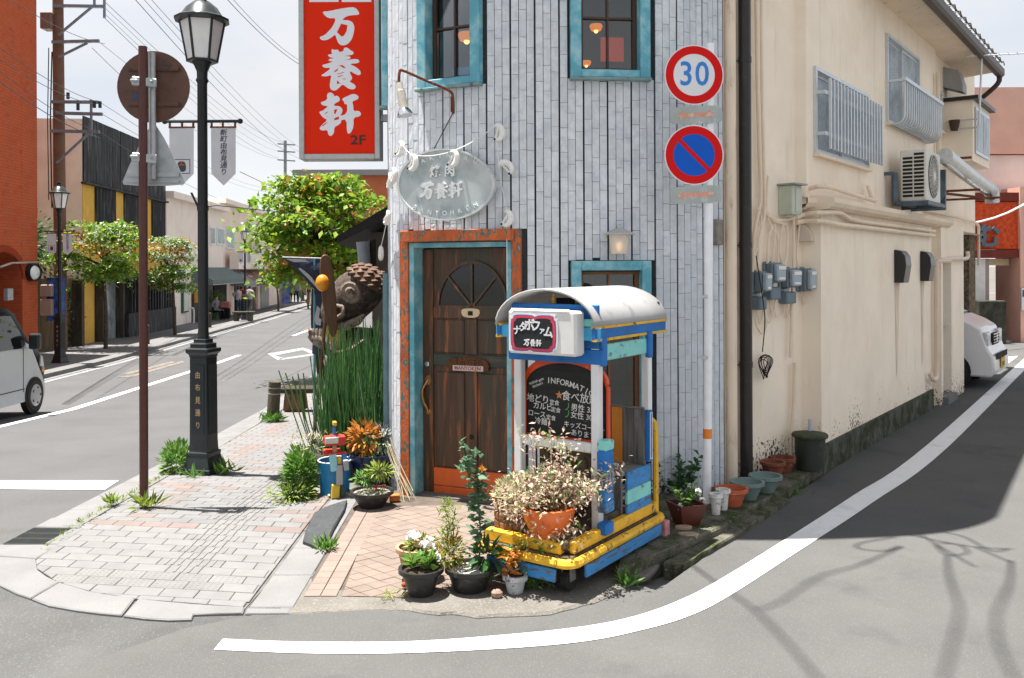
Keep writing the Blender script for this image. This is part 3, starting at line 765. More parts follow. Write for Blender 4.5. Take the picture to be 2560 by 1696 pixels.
def dbox(name, X0, X1, Y0, Y1, pr, mat, bev=.004, pr0=0):
    m = MB(); m.box(dx(X0), dx(X1), DY - pr, DY - pr0 + .001, dz(Y1), dz(Y0), MD); return m.build(name, mat, door, bevel=bev)
dbox('stile', 205, 254, 182, 1478, .018, WOODD)
dbox('stile', 612, 629, 182, 1478, .016, WOODD)
dbox('rail', 256, 611, 486, 548, .016, WOODD); dbox('rail', 256, 611, 737, 797, .018, pm('green_worn_wood', (.035, .045, .035), .5, .3, 20, 6, st=(.2, .2, 1), c2=(.14, .05, .02), th=.62, sc2=20))
for X0, X1, Y0, Y1 in ((268, 402, 556, 730), (474, 606, 556, 730), (268, 402, 832, 1334), (474, 606, 832, 1334)): dbox('panel', X0, X1, Y0, Y1, .010, WOODD, .009)
dbox('centre_stile', 414, 462, 550, 736, .014, WOODD); dbox('centre_stile', 414, 462, 800, 1338, .014, WOODD)
for Y0, Y1 in ((1341, 1433), (1436, 1478)): dbox('kick_board', 256, 628, Y0, Y1, .022, KICK, .003)
c = MD @ V(dx(440), DY, dz(486)); rr = dx(440 + 163) - dx(440)
def darc(r, n=22, a0=0, a1=180): return [(r * math.cos(rad(a0 + (a1 - a0) * k / n)), r * math.sin(rad(a0 + (a1 - a0) * k / n)) * 1.17) for k in range(n + 1)]
FMd = face_frame(MD @ V(dx(440), DY - .001, dz(488)), MD.to_3x3() @ V(1, 0, 0))
m = MB(); m.prism(darc(rr), 0, .004, FMd); m.build('fanlight', pm('dark_door_glass', (.012, .014, .016), .06, .1, ior=1.5), door)
m = MB(); o_, i_ = darc(rr + .012), darc(rr - .012)
for k in range(len(o_) - 1): m.prism([o_[k], o_[k + 1], i_[k + 1], i_[k]], 0, .02, FMd)
for a in (45, 90, 135): m.bar((0, 0, .012), (rr * math.cos(rad(a)), rr * math.sin(rad(a)) * 1.15, .012), .018, .018, (0, 0, 1), FMd)
m.box(-rr, rr, -.006, .012, 0, .019, FMd)
m.build('fanlight_bars', WOODD, door)
FMp = lambda X, Y, y=.02: face_frame(MD @ V(dx(X), DY - y, dz(Y)), MD.to_3x3() @ V(1, 0, 0))
m = MB(); m.prism(chaikin([(-.085, .03), (-.03, .038), (.03, .038), (.085, .03), (.08, -.02), (.04, -.038), (-.04, -.038), (-.08, -.02)], 2), 0, .006, FMp(435, 518, .017)); 
mo = m.build('mail_plate', CREAM, door)
m = MB(); m.box(-.022, .022, -.02, .016, .0062, .008, FMp(435, 518, .017)); m.build('peephole', DARK, door)
m = MB(); m.tube([MD @ V(dx(232), DY - .018, dz(792)), MD @ V(dx(232), DY - .045, dz(792))], [.026, .02], 12); m.build('lock', CHROME, door)
hp = [(232, 875, .02), (222, 900, .035), (212, 935, .055), (216, 985, .055), (228, 1025, .035), (230, 1048, .02)]
m = MB(); m.tube(catm([MD @ V(dx(a), DY - b_, dz(y_)) for a, y_, b_ in hp], 4), .011, 8); m.lathe([(.034, 0), (.030, .006)], (0, 0, 0), 14, FMp(230, 880, .018), sx=.8, sy=1.3); m.lathe([(.024, 0), (.02, .005)], (0, 0, 0), 12, FMp(230, 1048, .018))
m.build('handle', BRASS, door, smooth_=True)
m = MB(); m.lathe([(.022, 0), (.020, .003)], (0, 0, 0), 14, FMp(436, 1165, .0145)); m.build('knob_hole', DARK, door)
m = MB(); m.box(f0 + it, f1 - it, .02, .20, 0, .03, MD); m.build('threshold', CONC, rest_b)
# little name board on the door
nb = thing('name_plaque', MD @ V(dx(425), DY - .02, dz(825)), 'small carved wooden plaque with white lettering hung on the door', 'plaque')
m = MB(); FN = FMp(425, 787, .018)
m.prism(chaikin([(-.19, -.055), (-.19, .02), (-.15, .05), (-.08, .058), (0, .07), (.08, .06), (.16, .045), (.19, .01), (.185, -.055)], 1), 0, .02, FN); m.build('board', pm('carved_plaque', (.12, .045, .02), .7, .5, 60, 6, bump=1.0, bsc=90), nb)
m = MB(); m.box(-.135, .14, -.05, -.008, .02, .024, FN); m.build('white_strip', pm('aged_white', (.55, .52, .50), .7, .1, 20), nb)
text_mb('MANYOKEN', .043, FN @ Matrix.Translation((0, -.03, .024)), .002, .02).build('lettering', pm('red_letter', (.35, .05, .03), .6), nb)
m = MB()
for k in range(26): m.ball(FN @ V(R.uniform(-.16, .16), R.uniform(.0, .05), .02), R.uniform(.006, .012), 6, 4)
m.build('carving', pm('carved_relief', (.10, .06, .03), .7, .4, 60), nb)

# --- red projecting sign
YS = 7.75
def sg(px, py): return at(px, py, YS)
red = thing('projecting_sign', (sg(848, 400).x, YS, sg(848, 400).z), 'tall red projecting sign with white brush lettering', 'sign')
x0, x1 = sg(748, 400).x, sg(950, 400).x; zb_ = sg(848, 398).z; zt = 5.4
ALU = pm('aluminium_frame', (.42, .43, .42), .4, .1, 20, metal=.5, c2=(.25, .24, .21), th=.66)
m = MB(); fw = .045
m.box(x0, x0 + fw, YS - .01, YS + .20, zb_, zt); m.box(x1 - fw, x1, YS - .01, YS + .20, zb_, zt); m.box(x0 + fw, x1 - fw, YS - .01, YS + .20, zb_, zb_ + fw); m.box(x0 + fw, x1 - fw, YS - .01, YS + .20, zt - fw, zt)
m.build('frame', ALU, red, bevel=.004)
REDP = pm('red_sign_panel', (.72, .024, .004), .5, .03, 2, spec=.12)
m = MB(); m.box(x0 + fw, x1 - fw, YS + .01, YS + .19, zb_ + fw, zt - fw); m.build('panel', REDP, red)
WHL = pm('white_letter', (.72, .73, .77), .5, .02)
kpx = YS / F_PX / 4.357
def trace(pts): 
    o = []
    for X, Y in pts: q = sg(780 + X / 4.357, Y / 4.357); o.append((q.x, q.z))
    return o
CH = [([(108, 125), (180, 122), (290, 97), (400, 80), (455, 78), (485, 95), (515, 140), (505, 162), (430, 165), (370, 178), (335, 205), (332, 218), (400, 220), (445, 245), (462, 300), (450, 370), (430, 430), (390, 480), (330, 498), (290, 478), (268, 430), (250, 372), (215, 405), (165, 435), (115, 440), (85, 425), (85, 398), (130, 388), (190, 330), (235, 270), (260, 195), (190, 200), (140, 175)],
       [[(315, 258), (385, 275), (375, 340), (345, 390), (320, 397), (270, 352)]]),
      ([(210, 560), (215, 530), (240, 545), (285, 538), (292, 570), (345, 555), (342, 525), (375, 515), (405, 535), (420, 550), (450, 562), (450, 590), (420, 600), (330, 612), (415, 612), (418, 640), (330, 658), (400, 650), (490, 640), (518, 665), (505, 688), (400, 695), (470, 725), (520, 765), (533, 800), (515, 822), (470, 808), (412, 770), (412, 800), (438, 845), (425, 875), (400, 885), (470, 925), (475, 960), (440, 978), (385, 960), (330, 915), (290, 960), (250, 990), (205, 980), (190, 940), (200, 870), (210, 815), (150, 835), (88, 825), (140, 795), (210, 738), (130, 740), (100, 710), (180, 690), (230, 668), (180, 665), (178, 645), (250, 630), (190, 625), (165, 595), (220, 590)],
       [[(235, 782), (280, 745), (278, 765), (250, 785)], [(272, 875), (305, 908), (270, 915)], [(290, 712), (330, 710), (370, 742), (340, 738)], [(275, 805), (345, 785), (345, 792), (275, 812)], [(280, 832), (335, 820), (335, 826), (282, 840)], [(325, 855), (372, 858), (355, 866)]]),
      ([(160, 1025), (195, 1003), (235, 1025), (240, 1052), (275, 1040), (305, 1075), (295, 1105), (240, 1130), (240, 1155), (300, 1155), (332, 1190), (325, 1230), (300, 1265), (380, 1240), (382, 1130), (352, 1138), (350, 1110), (318, 1078), (400, 1040), (450, 1020), (500, 1040), (508, 1070), (480, 1090), (435, 1105), (448, 1150), (450, 1212), (510, 1205), (538, 1245), (510, 1272), (450, 1280), (452, 1380), (425, 1440), (400, 1462), (378, 1440), (375, 1300), (310, 1310), (318, 1330), (290, 1360), (240, 1385), (238, 1450), (205, 1488), (172, 1465), (168, 1415), (110, 1425), (78, 1405), (95, 1370), (170, 1305), (120, 1285), (78, 1230), (82, 1215), (120, 1205), (170, 1155), (110, 1150), (88, 1115), (165, 1090)],
       [[(110, 1190), (165, 1155), (165, 1168), (112, 1198)], [(135, 1240), (170, 1213), (170, 1225), (138, 1245)], [(240, 1195), (275, 1190), (255, 1240), (240, 1243)], [(105, 1370), (165, 1328), (160, 1342), (115, 1375)], [(262, 1280), (295, 1270), (290, 1300), (240, 1312), (242, 1290)], [(155, 1272), (168, 1268), (165, 1276)]])]
FS = Matrix(((1, 0, 0, 0), (0, 0, -1, YS + .01), (0, 1, 0, 0), (0, 0, 0, 1)))
for out_, holes in CH:
    m = MB(); m.prism(chaikin(trace(out_), 1), 0, .003, FS); ch_ = m.build('lettering', WHL, red)
    m = MB()
    for h_ in holes: m.prism(trace(h_), .0031, .0042, FS)
    m.build('counter_shape', REDP, ch_)
for q0, q1 in ((773, 846), (854, 928)): m = MB(); a, b = sg(q0, 5), sg(q1, 5); m.box(a.x, b.x, YS + .006, YS + .0098, a.z, a.z + .35); m.build('lettering', WHL, red)
text_mb('2F', .115, face_frame((sg(895, 351).x, YS + .0095, sg(895, 351).z), (1, 0, 0)), .003, .018, sx=1.25).build('lettering', pm('black_letter', (.02, .015, .012), .5), red)
m = MB(); m.box(x1, x1 + .12, YS + .06, YS + .12, 3.2, 3.26); m.box(x1, x1 + .12, YS + .06, YS + .12, 4.9, 4.96); m.build('bracket', ALU, red)

def brush_name(F, size, mat, hole, parent, dep=.002):
    for k, (o_, hs) in enumerate(CH):
        xs_ = [x for x, _ in o_]; ys_ = [y for _, y in o_]; cx, cy, sc = (min(xs_) + max(xs_)) / 2, (min(ys_) + max(ys_)) / 2, size / (max(ys_) - min(ys_))
        fx = lambda pts: [((x - cx) * sc + (k - 1) * size * .98, (cy - y) * sc) for x, y in pts]
        m = MB(); m.prism(chaikin(fx(o_), 1), 0, dep, F); c_ = m.build('lettering', mat, parent); m = MB()
        for h_ in hs: m.prism(fx(h_), dep + .0002, dep + .0006, F)
        m.build('counter_shape', hole, c_)
# --- oval signboard over the door
pa, pb = on(s_px(1023), .055)[0], on(s_px(1258), .055)[0]
cO = (pa + pb) / 2; tO = (pb - pa).normalized(); nO = V(tO.y, -tO.x, 0); cO = cO + nO * .10
zc = at(1140, 462, cO.y).z
FO = face_frame((cO.x, cO.y, zc), tO); hw = (pb - pa).length / 2 * .985; hh = 90 / F_PX * cO.y
oval = thing('oval_sign', (cO.x, cO.y, zc - hh), 'pale oval signboard with raised white characters above the door', 'sign')
def egg(s, n=56): return [(hw * s * math.cos(2 * math.pi * k / n) + .0, hh * s * (math.sin(2 * math.pi * k / n) - .10 * math.cos(2 * math.pi * k / n) * (1 if math.sin(2 * math.pi * k / n) > 0 else .5))) for k in range(n)]
OVM = pm('oval_sign_face', (.42, .47, .47), .5, .12, 5, 5, c2=(.16, .27, .31), th=.60, sc2=5.5, soft=.10, c3=(.52, .55, .56), th3=.56, sc3=3, soft3=.1)
OVE = pm('oval_sign_edge', (.55, .57, .56), .5, .08, 8, c2=(.35, .37, .36), th=.62, sc2=20)
m = MB(); m.prism(egg(1), -.03, 0, FO); m.build('board', OVM, oval, bevel=.005)
m = MB(); e1, e0 = egg(1.0), egg(.955)
for k in range(56): j = (k + 1) % 56; m.prism([e1[k], e1[j], e0[j], e0[k]], 0.0005, .010, FO)
m.build('rim', OVE, oval)
LET = pm('white_raised_letter', (.66, .68, .68), .5, .05, 20)
for q, ch_ in ((-.085, '焼'), (.05, '肉')): text_mb(ch_, .098, FO @ Matrix.Translation((q, hh * .36, 0)), .012, .025).build('lettering', LET, oval)
brush_name(FO @ Matrix.Translation((-.03, -hh * .16, 0)), .135, LET, OVM, oval, .012)
m = MB()
for txt, R0, base, zc_ in (('YAKINIKU', .62, 90, 1), ('BANYOHKEN', .70, 270, -1)):
    n = len(txt)
    for k, chh in enumerate(txt):
        f = (k - (n - 1) / 2) / (n - 1); 
        x = f * hw * 1.25 - .0; yy = hh * (.80 - .85 * f * f) if zc_ > 0 else -hh * (.80 - .75 * f * f)
        text_mb(chh, .052, FO @ Matrix.Translation((x, yy, 0)) @ Matrix.Rotation(-f * 1.1 * zc_, 4, 'Z'), .008, .012, mb=m)
m.build('lettering', LET, oval)
m = MB()
for q in (-.2, .2): m.tube([FO @ V(q, .05, -.03), FO @ V(q, .05, -.16)], .012, 6)
m.build('bracket', RUST, oval)

# --- rusty arm lamp
wl0, _ = on(s_px(1133), .0); e_ = at(1000, 188, 6.62)
gl_ = thing('arm_lamp', (wl0.x, wl0.y, 3.1), 'rusty gooseneck arm lamp with chrome shade beside the oval sign', 'lamp')
m = MB(); m.tube(catm([at(1133, 285, 7.0), at(1132, 250, 6.98), at(1124, 228, 6.95), at(1065, 202, 6.78), at(1010, 178, 6.64), at(999, 180, 6.62), at(997, 212, 6.62)], 5), .011, 8)
m.box(-.02, .02, -.015, .015, -.05, .07, Matrix.Translation(at(1133, 265, 7.02))); m.build('arm', RUST, gl_, smooth_=True)
a_, b_ = at(998, 208, 6.62), at(1010, 272, 6.6)
WHT = pm('white_plastic', (.68, .68, .66), .4, .06, 12)
m = MB(); m.tube([a_, a_.lerp(b_, .3), a_.lerp(b_, .32), b_], [.022, .026, .034, .036], 10); m.build('socket', pm('stained_white', (.60, .56, .48), .5, .15, 20, c2=(.35, .2, .08), th=.64, sc2=30), gl_, smooth_=True)
m = MB(); d_ = (b_ - a_).normalized(); q_ = d_.to_track_quat('Z', 'Y').to_matrix().to_4x4(); m.lathe([(.03, -.005), (.05, .02), (.062, .05), (.064, .055), (.058, .055), (.03, .01)], (0, 0, 0), 18, Matrix.Translation(b_) @ q_); m.build('shade', CHROME, gl_, smooth_=True)
m = MB(); m.tube([at(1131, 285, 7.0), at(1105, 335, 7.02), at(1083, 376, 7.0)], .004, 5); m.build('cable', DARK, gl_)

# --- string of crescent-shaped lamps
CR = [(1018, 372, 20), (1003, 439, 15), (1071, 407, 15), (1157, 397, 10), (1250, 332, -5), (1268, 421, -60), (1268, 546, 10), (988, 543, 40), (994, 452, 20), (974, 632, 30)]
sl_t = thing('string_light', on(s_px(1140))[0] + V(0, 0, 2.2), 'string of white crescent-shaped lamps hung round the oval sign', 'string light')
SHELL = pm('white_shell_lamp', (.74, .73, .70), .3, .06, 20, c2=(.60, .50, .36), th=.66, sc2=30)
pp = []
for k, (px, py, ro) in enumerate(CR):
    s_ = s_px(px); wp, aa = on(s_, .075 if not 1040 < px < 1200 else .20)
    c_ = V(wp.x, wp.y, at(px, py, wp.y).z); FMx = face_frame(c_, (math.cos(aa), math.sin(aa), 0)) @ Matrix.Rotation(rad(-ro), 4, 'Z')
    m = MB(); arc = [V(.042 * math.cos(t), .055 * math.sin(t), .0) for t in [rad(120 - 250 * i / 12) for i in range(13)]]
    m.tube(arc, [.006, .014, .019, .022, .024, .025, .025, .024, .022, .02, .017, .012, .006], 8, True, FMx)
    b_o = m.build('lamp_shell', SHELL, sl_t, smooth_=True)
    m = MB()
    for q in range(5): m.ball(FMx @ V(.012 - .006 * q, .03 - .016 * q, .004), .012, 6, 4)
    m.build('inner_ruffle', SHELL, b_o, smooth_=True)
    m = MB(); m.ball(FMx @ V(-.022, -.05, .012), .009, 6, 4); m.build('lamp_cap', DARK, b_o)
    pp.append(FMx @ V(0, .06, 0))
def sag(a, b, d, n=8): return [a.lerp(b, k / n) - V(0, 0, 4 * d * (k / n) * (1 - k / n)) for k in range(n + 1)]
m = MB()
for i, j in ((9, 7), (7, 8), (8, 1), (1, 0), (0, 2), (2, 3), (3, 4), (4, 5), (5, 6)): m.tube(sag(pp[i], pp[j], .02), .0035, 5)
m.tube(sag(pp[6], pp[6] + V(0.0, -.03, -.62), .0), .003, 5); m.build('cord', WHT, sl_t)

# --- lantern over the lower window
cl, al = on(s_px(1540), .11); zl = at(1540, 605, cl.y).z; lt = thing('wall_lantern', (cl.x, cl.y, zl - .1), 'small lit wall lantern with frosted glass above the lower window', 'lantern')
m = MB(); m.lathe([(.062, -.095), (.066, -.09), (.080, .055), (.078, .055), (.06, -.088)], (cl.x, cl.y, zl), 16); 
m.build('glass', pm('lantern_glass', (.85, .80, .72), .4, .03, 10, trans=.35), lt, smooth_=True)
m = MB(); m.lathe([(.125, .055), (.122, .062), (.05, .095), (.02, .105), (.018, .13), (.001, .14)], (cl.x, cl.y, zl), 18); m.build('cap', pm('lantern_cap', (.45, .45, .43), .45, .1, 20, metal=.4), lt, smooth_=True)
m = MB(); m.ball((cl.x, cl.y, zl - .03), (.026, .026, .034), 10, 7); m.build('bulb', GLOW, lt, smooth_=True)
wq, _ = on(s_px(1540), .0)
m = MB(); m.tube([(wq.x, wq.y, zl), (wq.x, wq.y - .05, zl - .02), (cl.x, cl.y + .07, zl + .02)], .012, 6); m.lathe([(.035, 0), (.03, .01)], (0, 0, 0), 12, face_frame((wq.x, wq.y - .01, zl), (1, 0, 0))); m.build('bracket', RUST, lt)
# small meter box at the wall's right end
b_, ab = on(s_px(1786), .012); zq = at(1786, 580, b_.y).z
m = MB(); Mx = Matrix.Translation((b_.x, b_.y, zq)) @ Matrix.Rotation(ab, 4, 'Z'); m.box(-.045, .045, -.05, 0, -.11, .10, Mx); m.build('wall_box', pm('weathered_box', (.22, .20, .17), .6, .2, 20), label='small brown service box at the right end of the tiled wall', cat='box', bevel=.008)
# ------------------------------------------------------------------ beige rendered building along the lane
BEIGE = pm('beige_render', (.87, .765, .63), .85, .05, 2.2, 6, bump=.25, bsc=130, c2=(.80, .68, .54), th=.64, sc2=1.7, soft=.12, c3=(.62, .51, .40), th3=.73, sc3=5, st3=(1.6, 1.6, .16), soft3=.16, mildew=34)
BEIGE2 = pm('beige_trim', (.76, .63, .49), .8, .06, 3, 5, c3=(.42, .31, .21), th3=.66, sc3=12, st3=(1, 1, .25), soft3=.08)
FOUND = pm('stained_foundation', (.10, .10, .085), .95, .3, 4, 7, c2=(.045, .055, .03), th=.5, sc2=6, soft=.08, bump=.8, bsc=60, c3=(.26, .26, .24), th3=.66, sc3=25, st3=(1, 1, .3))
CONDUIT = pm('beige_conduit', (.74, .61, .47), .55, .07, 6)
ALW = pm('window_aluminium', (.58, .61, .63), .35, .08, 10, metal=.5)
BLACKP = pm('black_pipe', (.018, .015, .014), .35, .2, 10, c2=(.06, .05, .045), th=.66, sc2=30)
MGREY = pm('meter_grey', (.13, .17, .20), .45, .08, 20)
MLID = pm('meter_clear', (.30, .36, .40), .15, .1, 30)
beige = thing('beige_building', Lp(3, -1, 0), 'beige rendered building along the lane behind the tiled corner', 'building')
MA, MBk = V(p1.x, p1.y, 0), V(2.66, 8.09, 0)
def hit(px, py, P0, n):
    a, b = ray(px, py); d = V(a, 1, b); o = V(0, 0, CAM_H); t = (P0 - o).dot(n) / d.dot(n); return o + d * t
_mt = (MBk - MA).normalized(); MN = V(_mt.y, -_mt.x, 0)
def mw(px, py, off=.02): return hit(px, py, MA + MN * off, MN)
def lw(px, py, off=.02): return hit(px, py, Lp(0, off, 0), LN)
def tp(px, off=0): q = lw(px, 668, off); return (q - Lp(0, off, 0)).dot(LT)
# lower storey
c1 = L2(-.084)
low = [(MA.x, MA.y), (MBk.x, MBk.y), c1, L2(4.42), L2(4.42, -.14), L2(4.76, -.14), L2(4.76, .05)]
m = MB()
def wallrun(m, pts, z0, z1):
    for a, b in zip(pts, pts[1:]): m.add([(a[0], a[1], z0), (b[0], b[1], z0), (b[0], b[1], z1), (a[0], a[1], z1)], [(0, 1, 2, 3)])
wallrun(m, low, 0, 2.46)
tA, tB = tp(2357, .05), tp(2378, .05)
wallrun(m, [L2(4.76, .05), L2(tA, .05)], 0, 2.46); wallrun(m, [L2(tA, .05), L2(tB, .05)], 1.93, 2.46); wallrun(m, [L2(tA, .05), L2(tB, .05)], 0, .12)
wallrun(m, [L2(tB, .05), L2(6.32, .05), L2(6.32, -3.2)], 0, 2.46)
wallrun(m, [L2(tA, .05), L2(tA, -.12)], .12, 1.93); wallrun(m, [L2(tB, -.12), L2(tB, .05)], .12, 1.93)
m.add([Lp(tA, .05, 1.93), Lp(tB, .05, 1.93), Lp(tB, -.12, 1.93), Lp(tA, -.12, 1.93)], [(0, 1, 2, 3)])
m.add([Lp(6.30, .05, 2.40), Lp(8.6, -.02, 2.40), Lp(8.6, -4, 2.40), Lp(6.30, -4, 2.40)], [(0, 1, 2, 3)])
m.build('wall', BEIGE, beige)
# upper storey
tU = tp(2017, -.1); cU = Lp(tU, -.1, 0); cR = cU - LN * .175
cRm = MA + _mt * ((cR - MA).dot(_mt)); 
up = [(MA.x, MA.y), (cRm.x, cRm.y), (cU.x, cU.y), L2(5.22, -.1), L2(5.22, -.16), L2(8.55, -.16), L2(8.55, -4)]
OPW = [(.03, 1.78, 2.94, 3.745), (2.56, 4.16, 3.55, 4.58)]
m = MB(); wallrun(m, up[:3], 2.46, 5.6)
ts = sorted(set([tU, 5.22] + [v for o in OPW for v in o[:2]])); zs = sorted(set([2.46, 5.6] + [v for o in OPW for v in o[2:]]))
for a, b in zip(ts, ts[1:]):
    for z0, z1 in zip(zs, zs[1:]):
        if any(o[0] <= a and b <= o[1] and o[2] <= z0 and z1 <= o[3] for o in OPW): continue
        m.add([Lp(a, -.1, z0), Lp(b, -.1, z0), Lp(b, -.1, z1), Lp(a, -.1, z1)], [(0, 1, 2, 3)])
wallrun(m, up[3:], 2.40, 5.25)
m.add([Lp(-1.2, -.1, 5.6), Lp(5.22, -.1, 5.6), Lp(5.22, -4, 5.6), Lp(-1.2, -4, 5.6)], [(0, 1, 2, 3)])
m.add([Lp(8.55, -.1, 5.25), Lp(5.22, -.1, 5.25), Lp(5.22, -4, 5.25), Lp(8.55, -4, 5.25)], [(0, 1, 2, 3)])
wallrun(m, [L2(2.9, -.9), L2(9.6, -.9), L2(9.6, -4)], 4.9, 8.5)
m.build('upper_wall', BEIGE, beige)
# strip between tile and black pipe, dark foundation, ledge moulding
m = MB(); q = MA + _mt * .06; m.tube([q + MN * .02, q + MN * .02 + V(0, 0, 5.5)], .055, 12); m.build('rounded_pilaster', BEIGE2, beige, smooth_=True)
m = MB(); wallrun(m, [L2(-.09, .0), L2(-.09, .022), L2(4.42, .022), L2(4.42, -.1)], 0, .27); m.add([Lp(-.09, .022, .27), Lp(4.42, .022, .27), Lp(4.42, -.01, .275), Lp(-.09, -.01, .275)], [(0, 1, 2, 3)]); m.build('foundation', FOUND, beige)
m = MB()
prof_l = [(-.12, 2.40), (.05, 2.41), (.10, 2.435), (.125, 2.47), (.125, 2.515), (.02, 2.535), (-.12, 2.54)]
runs = [cRm - _mt * .02 , None]
cor = [(MBk - _mt * .10, MN), (MBk + V(.02, -.02, 0), (MN + LN).normalized()), (V(*c1, 0), LN), (Lp(5.2, 0, 0), LN)]
pts = []
for b_, n_ in cor: pts.append([V(b_.x, b_.y, 0) + V(n_.x, n_.y, 0) * o + V(0, 0, z) for o, z in prof_l])
for A_, B_ in zip(pts, pts[1:]):
    for k in range(len(prof_l) - 1): m.add([A_[k], B_[k], B_[k + 1], A_[k + 1]], [(0, 1, 2, 3)])
m.build('ledge', BEIGE2, beige)
# windows
def alu_window(t0, t1, z0, z1, off, panes=2, lab=None):
    w = thing('window', Lp(t0, off, z0), None, None); w.parent = beige; w.location -= beige.location
    M, L = wall_frame(L2(t0, off), L2(t1, off)); f = .035; m = MB()
    m.box(0, f, -.03, .06, z0, z1, M); m.box(L - f, L, -.03, .06, z0, z1, M); m.box(f, L - f, -.03, .06, z0, z0 + f, M); m.box(f, L - f, -.03, .06, z1 - f, z1, M)
    m.build('frame', ALW, w)
    for k in range(panes):
        a = f + (L - 2 * f) * k / panes; b = f + (L - 2 * f) * (k + 1) / panes; y = .0 if k else .025; s = .03; m = MB()
        m.box(a, a + s, y, y + .022, z0 + f, z1 - f, M); m.box(b - s, b, y, y + .022, z0 + f, z1 - f, M); m.box(a + s, b - s, y, y + .022, z0 + f, z0 + f + s, M); m.box(a + s, b - s, y, y + .022, z1 - f - s, z1 - f, M)
        sa = m.build('sash', ALW, w); m = MB(); m.box(a + s, b - s, y + .008, y + .014, z0 + f + s, z1 - f - s, M); m.build('pane', FROST, w)
    m = MB(); m.box(-.02, L + .02, -.06, .02, z0 - .03, z0 - .001, M); m.build('sill', BEIGE2, w)
    return w
for o in OPW: alu_window(*o, -.1)
alu_window(5.32, 5.82, 3.83, 4.40, -.15, 1)
def tbar(m, t0, o0, z0, t1, o1, z1, w, h): m.bar(Lp(t0, o0, z0), Lp(t1, o1, z1), w, h)
gl = thing('window_grille', Lp(1, -.05, 3), 'upright bar grille over the nearest upper window of the beige building', 'grille')
for k in range(18):
    t = .16 + k * .105; m = MB(); m.box(-.014, .014, -.01, .01, 2.985, 3.64, Matrix.Translation(Lp(t, .015, 0)) @ Matrix.Rotation(rad(53), 4, 'Z')); m.build('bar', ALW, gl)
for z in (3.12, 3.50):
    m = MB(); tbar(m, .05, -.005, z, 2.0, -.005, z, .02, .035); tbar(m, .06, -.1, z, .06, 0, z, .03, .03); tbar(m, 1.95, -.1, z, 1.95, 0, z, .03, .03); m.build('rail', ALW, gl)
bl = thing('window_balcony', Lp(3, 0, 3.5), 'shallow curved bar balcony below the second upper window of the beige building', 'balcony')
for k in range(19):
    t = 2.60 + k * .108; m = MB(); m.tube(catm([Lp(t, .10, 4.02), Lp(t, .10, 3.66), Lp(t, .085, 3.58), Lp(t, .03, 3.535), Lp(t, -.10, 3.525)], 3), .011, 6); m.build('bar', ALW, bl, smooth_=True)
m = MB(); tbar(m, 2.56, .10, 4.03, 4.6, .10, 4.03, .045, .04); tbar(m, 2.57, -.1, 4.02, 2.57, .1, 4.02, .03, .03); tbar(m, 4.58, -.1, 4.02, 4.58, .1, 4.02, .03, .03); tbar(m, 2.57, -.05, 3.53, 4.6, -.05, 3.53, .02, .02); m.build('rail', ALW, bl)
# bay window
by = thing('bay_window', Lp(6.4, .1, 3.4), None, None); by.parent = beige; by.location -= beige.location
m = MB(); m.prism([L2(5.95, -.17), L2(5.95, .24), L2(7.35, .24), L2(7.35, -.17)], 3.40, 4.28); m.build('box', BEIGE, by)
m = MB(); m.prism([L2(5.9, -.17), L2(5.9, .32), L2(7.42, .32), L2(7.42, -.17)], 4.281, 4.335); m.build('roof', BLACKP, by)
M, L = wall_frame(L2(6.1, .25), L2(7.25, .25)); m = MB(); m.box(0, L, -.012, .0, 3.52, 4.2, M); m.build('frame', ALW, by)
m = MB(); m.box(.05, L * .48, -.016, -.013, 3.57, 4.15, M); m.box(L * .52, L - .05, -.016, -.013, 3.57, 4.15, M); m.build('pane', FROST, by)
# eave, gutter with snow-guard hooks
m = MB(); m.add([Lp(1.5, .28, 4.98), Lp(7.5, .28, 4.98), Lp(7.5, -.9, 5.45), Lp(1.5, -.9, 5.45)], [(0, 1, 2, 3)]); m.add([Lp(1.5, .28, 4.93), Lp(7.5, .28, 4.93), Lp(7.5, -.16, 4.90), Lp(1.5, -.16, 4.90)], [(0, 3, 2, 1)])
m.add([Lp(1.5, .28, 4.93), Lp(7.5, .28, 4.93), Lp(7.5, .28, 4.98), Lp(1.5, .28, 4.98)], [(0, 1, 2, 3)]); m.build('eave', BEIGE2, beige)
m = MB(); gp_ = [(.30, 4.96), (.30, 4.88), (.34, 4.85), (.40, 4.85), (.43, 4.88), (.43, 4.97)]
for (o0, z0), (o1, z1) in zip(gp_, gp_[1:]): m.add([Lp(1.5, o0, z0), Lp(7.55, o0, z0), Lp(7.55, o1, z1), Lp(1.5, o1, z1)], [(0, 1, 2, 3)])
m.build('gutter', pm('brown_gutter', (.05, .035, .028), .45, .2, 10), beige)
for k in range(16):
    t = 2.2 + k * .34; m = MB(); m.tube([Lp(t, .10, 5.1), Lp(t, .38, 5.06), Lp(t, .45, 5.04), Lp(t, .46, 4.98)], .009, 5); m.tube([Lp(t, .3, 4.99), Lp(t + .1, .38, 5.06)], .008, 5); m.build('gutter_hook', BLACKP, beige)
m = MB(); m.tube([Lp(2, .40, 5.07), Lp(7.5, .40, 5.07)], .012, 5); m.build('guard_rail', BLACKP, beige)
m = MB(); m.tube(catm([Lp(7.5, .36, 4.90), Lp(7.5, .34, 4.75), Lp(7.55, .1, 4.55), Lp(7.6, -.08, 4.42), Lp(7.6, -.1, 4.2)], 4), .04, 8); m.build('downspout', pm('brown_gutter', (.05, .035, .028)), beige, smooth_=True)
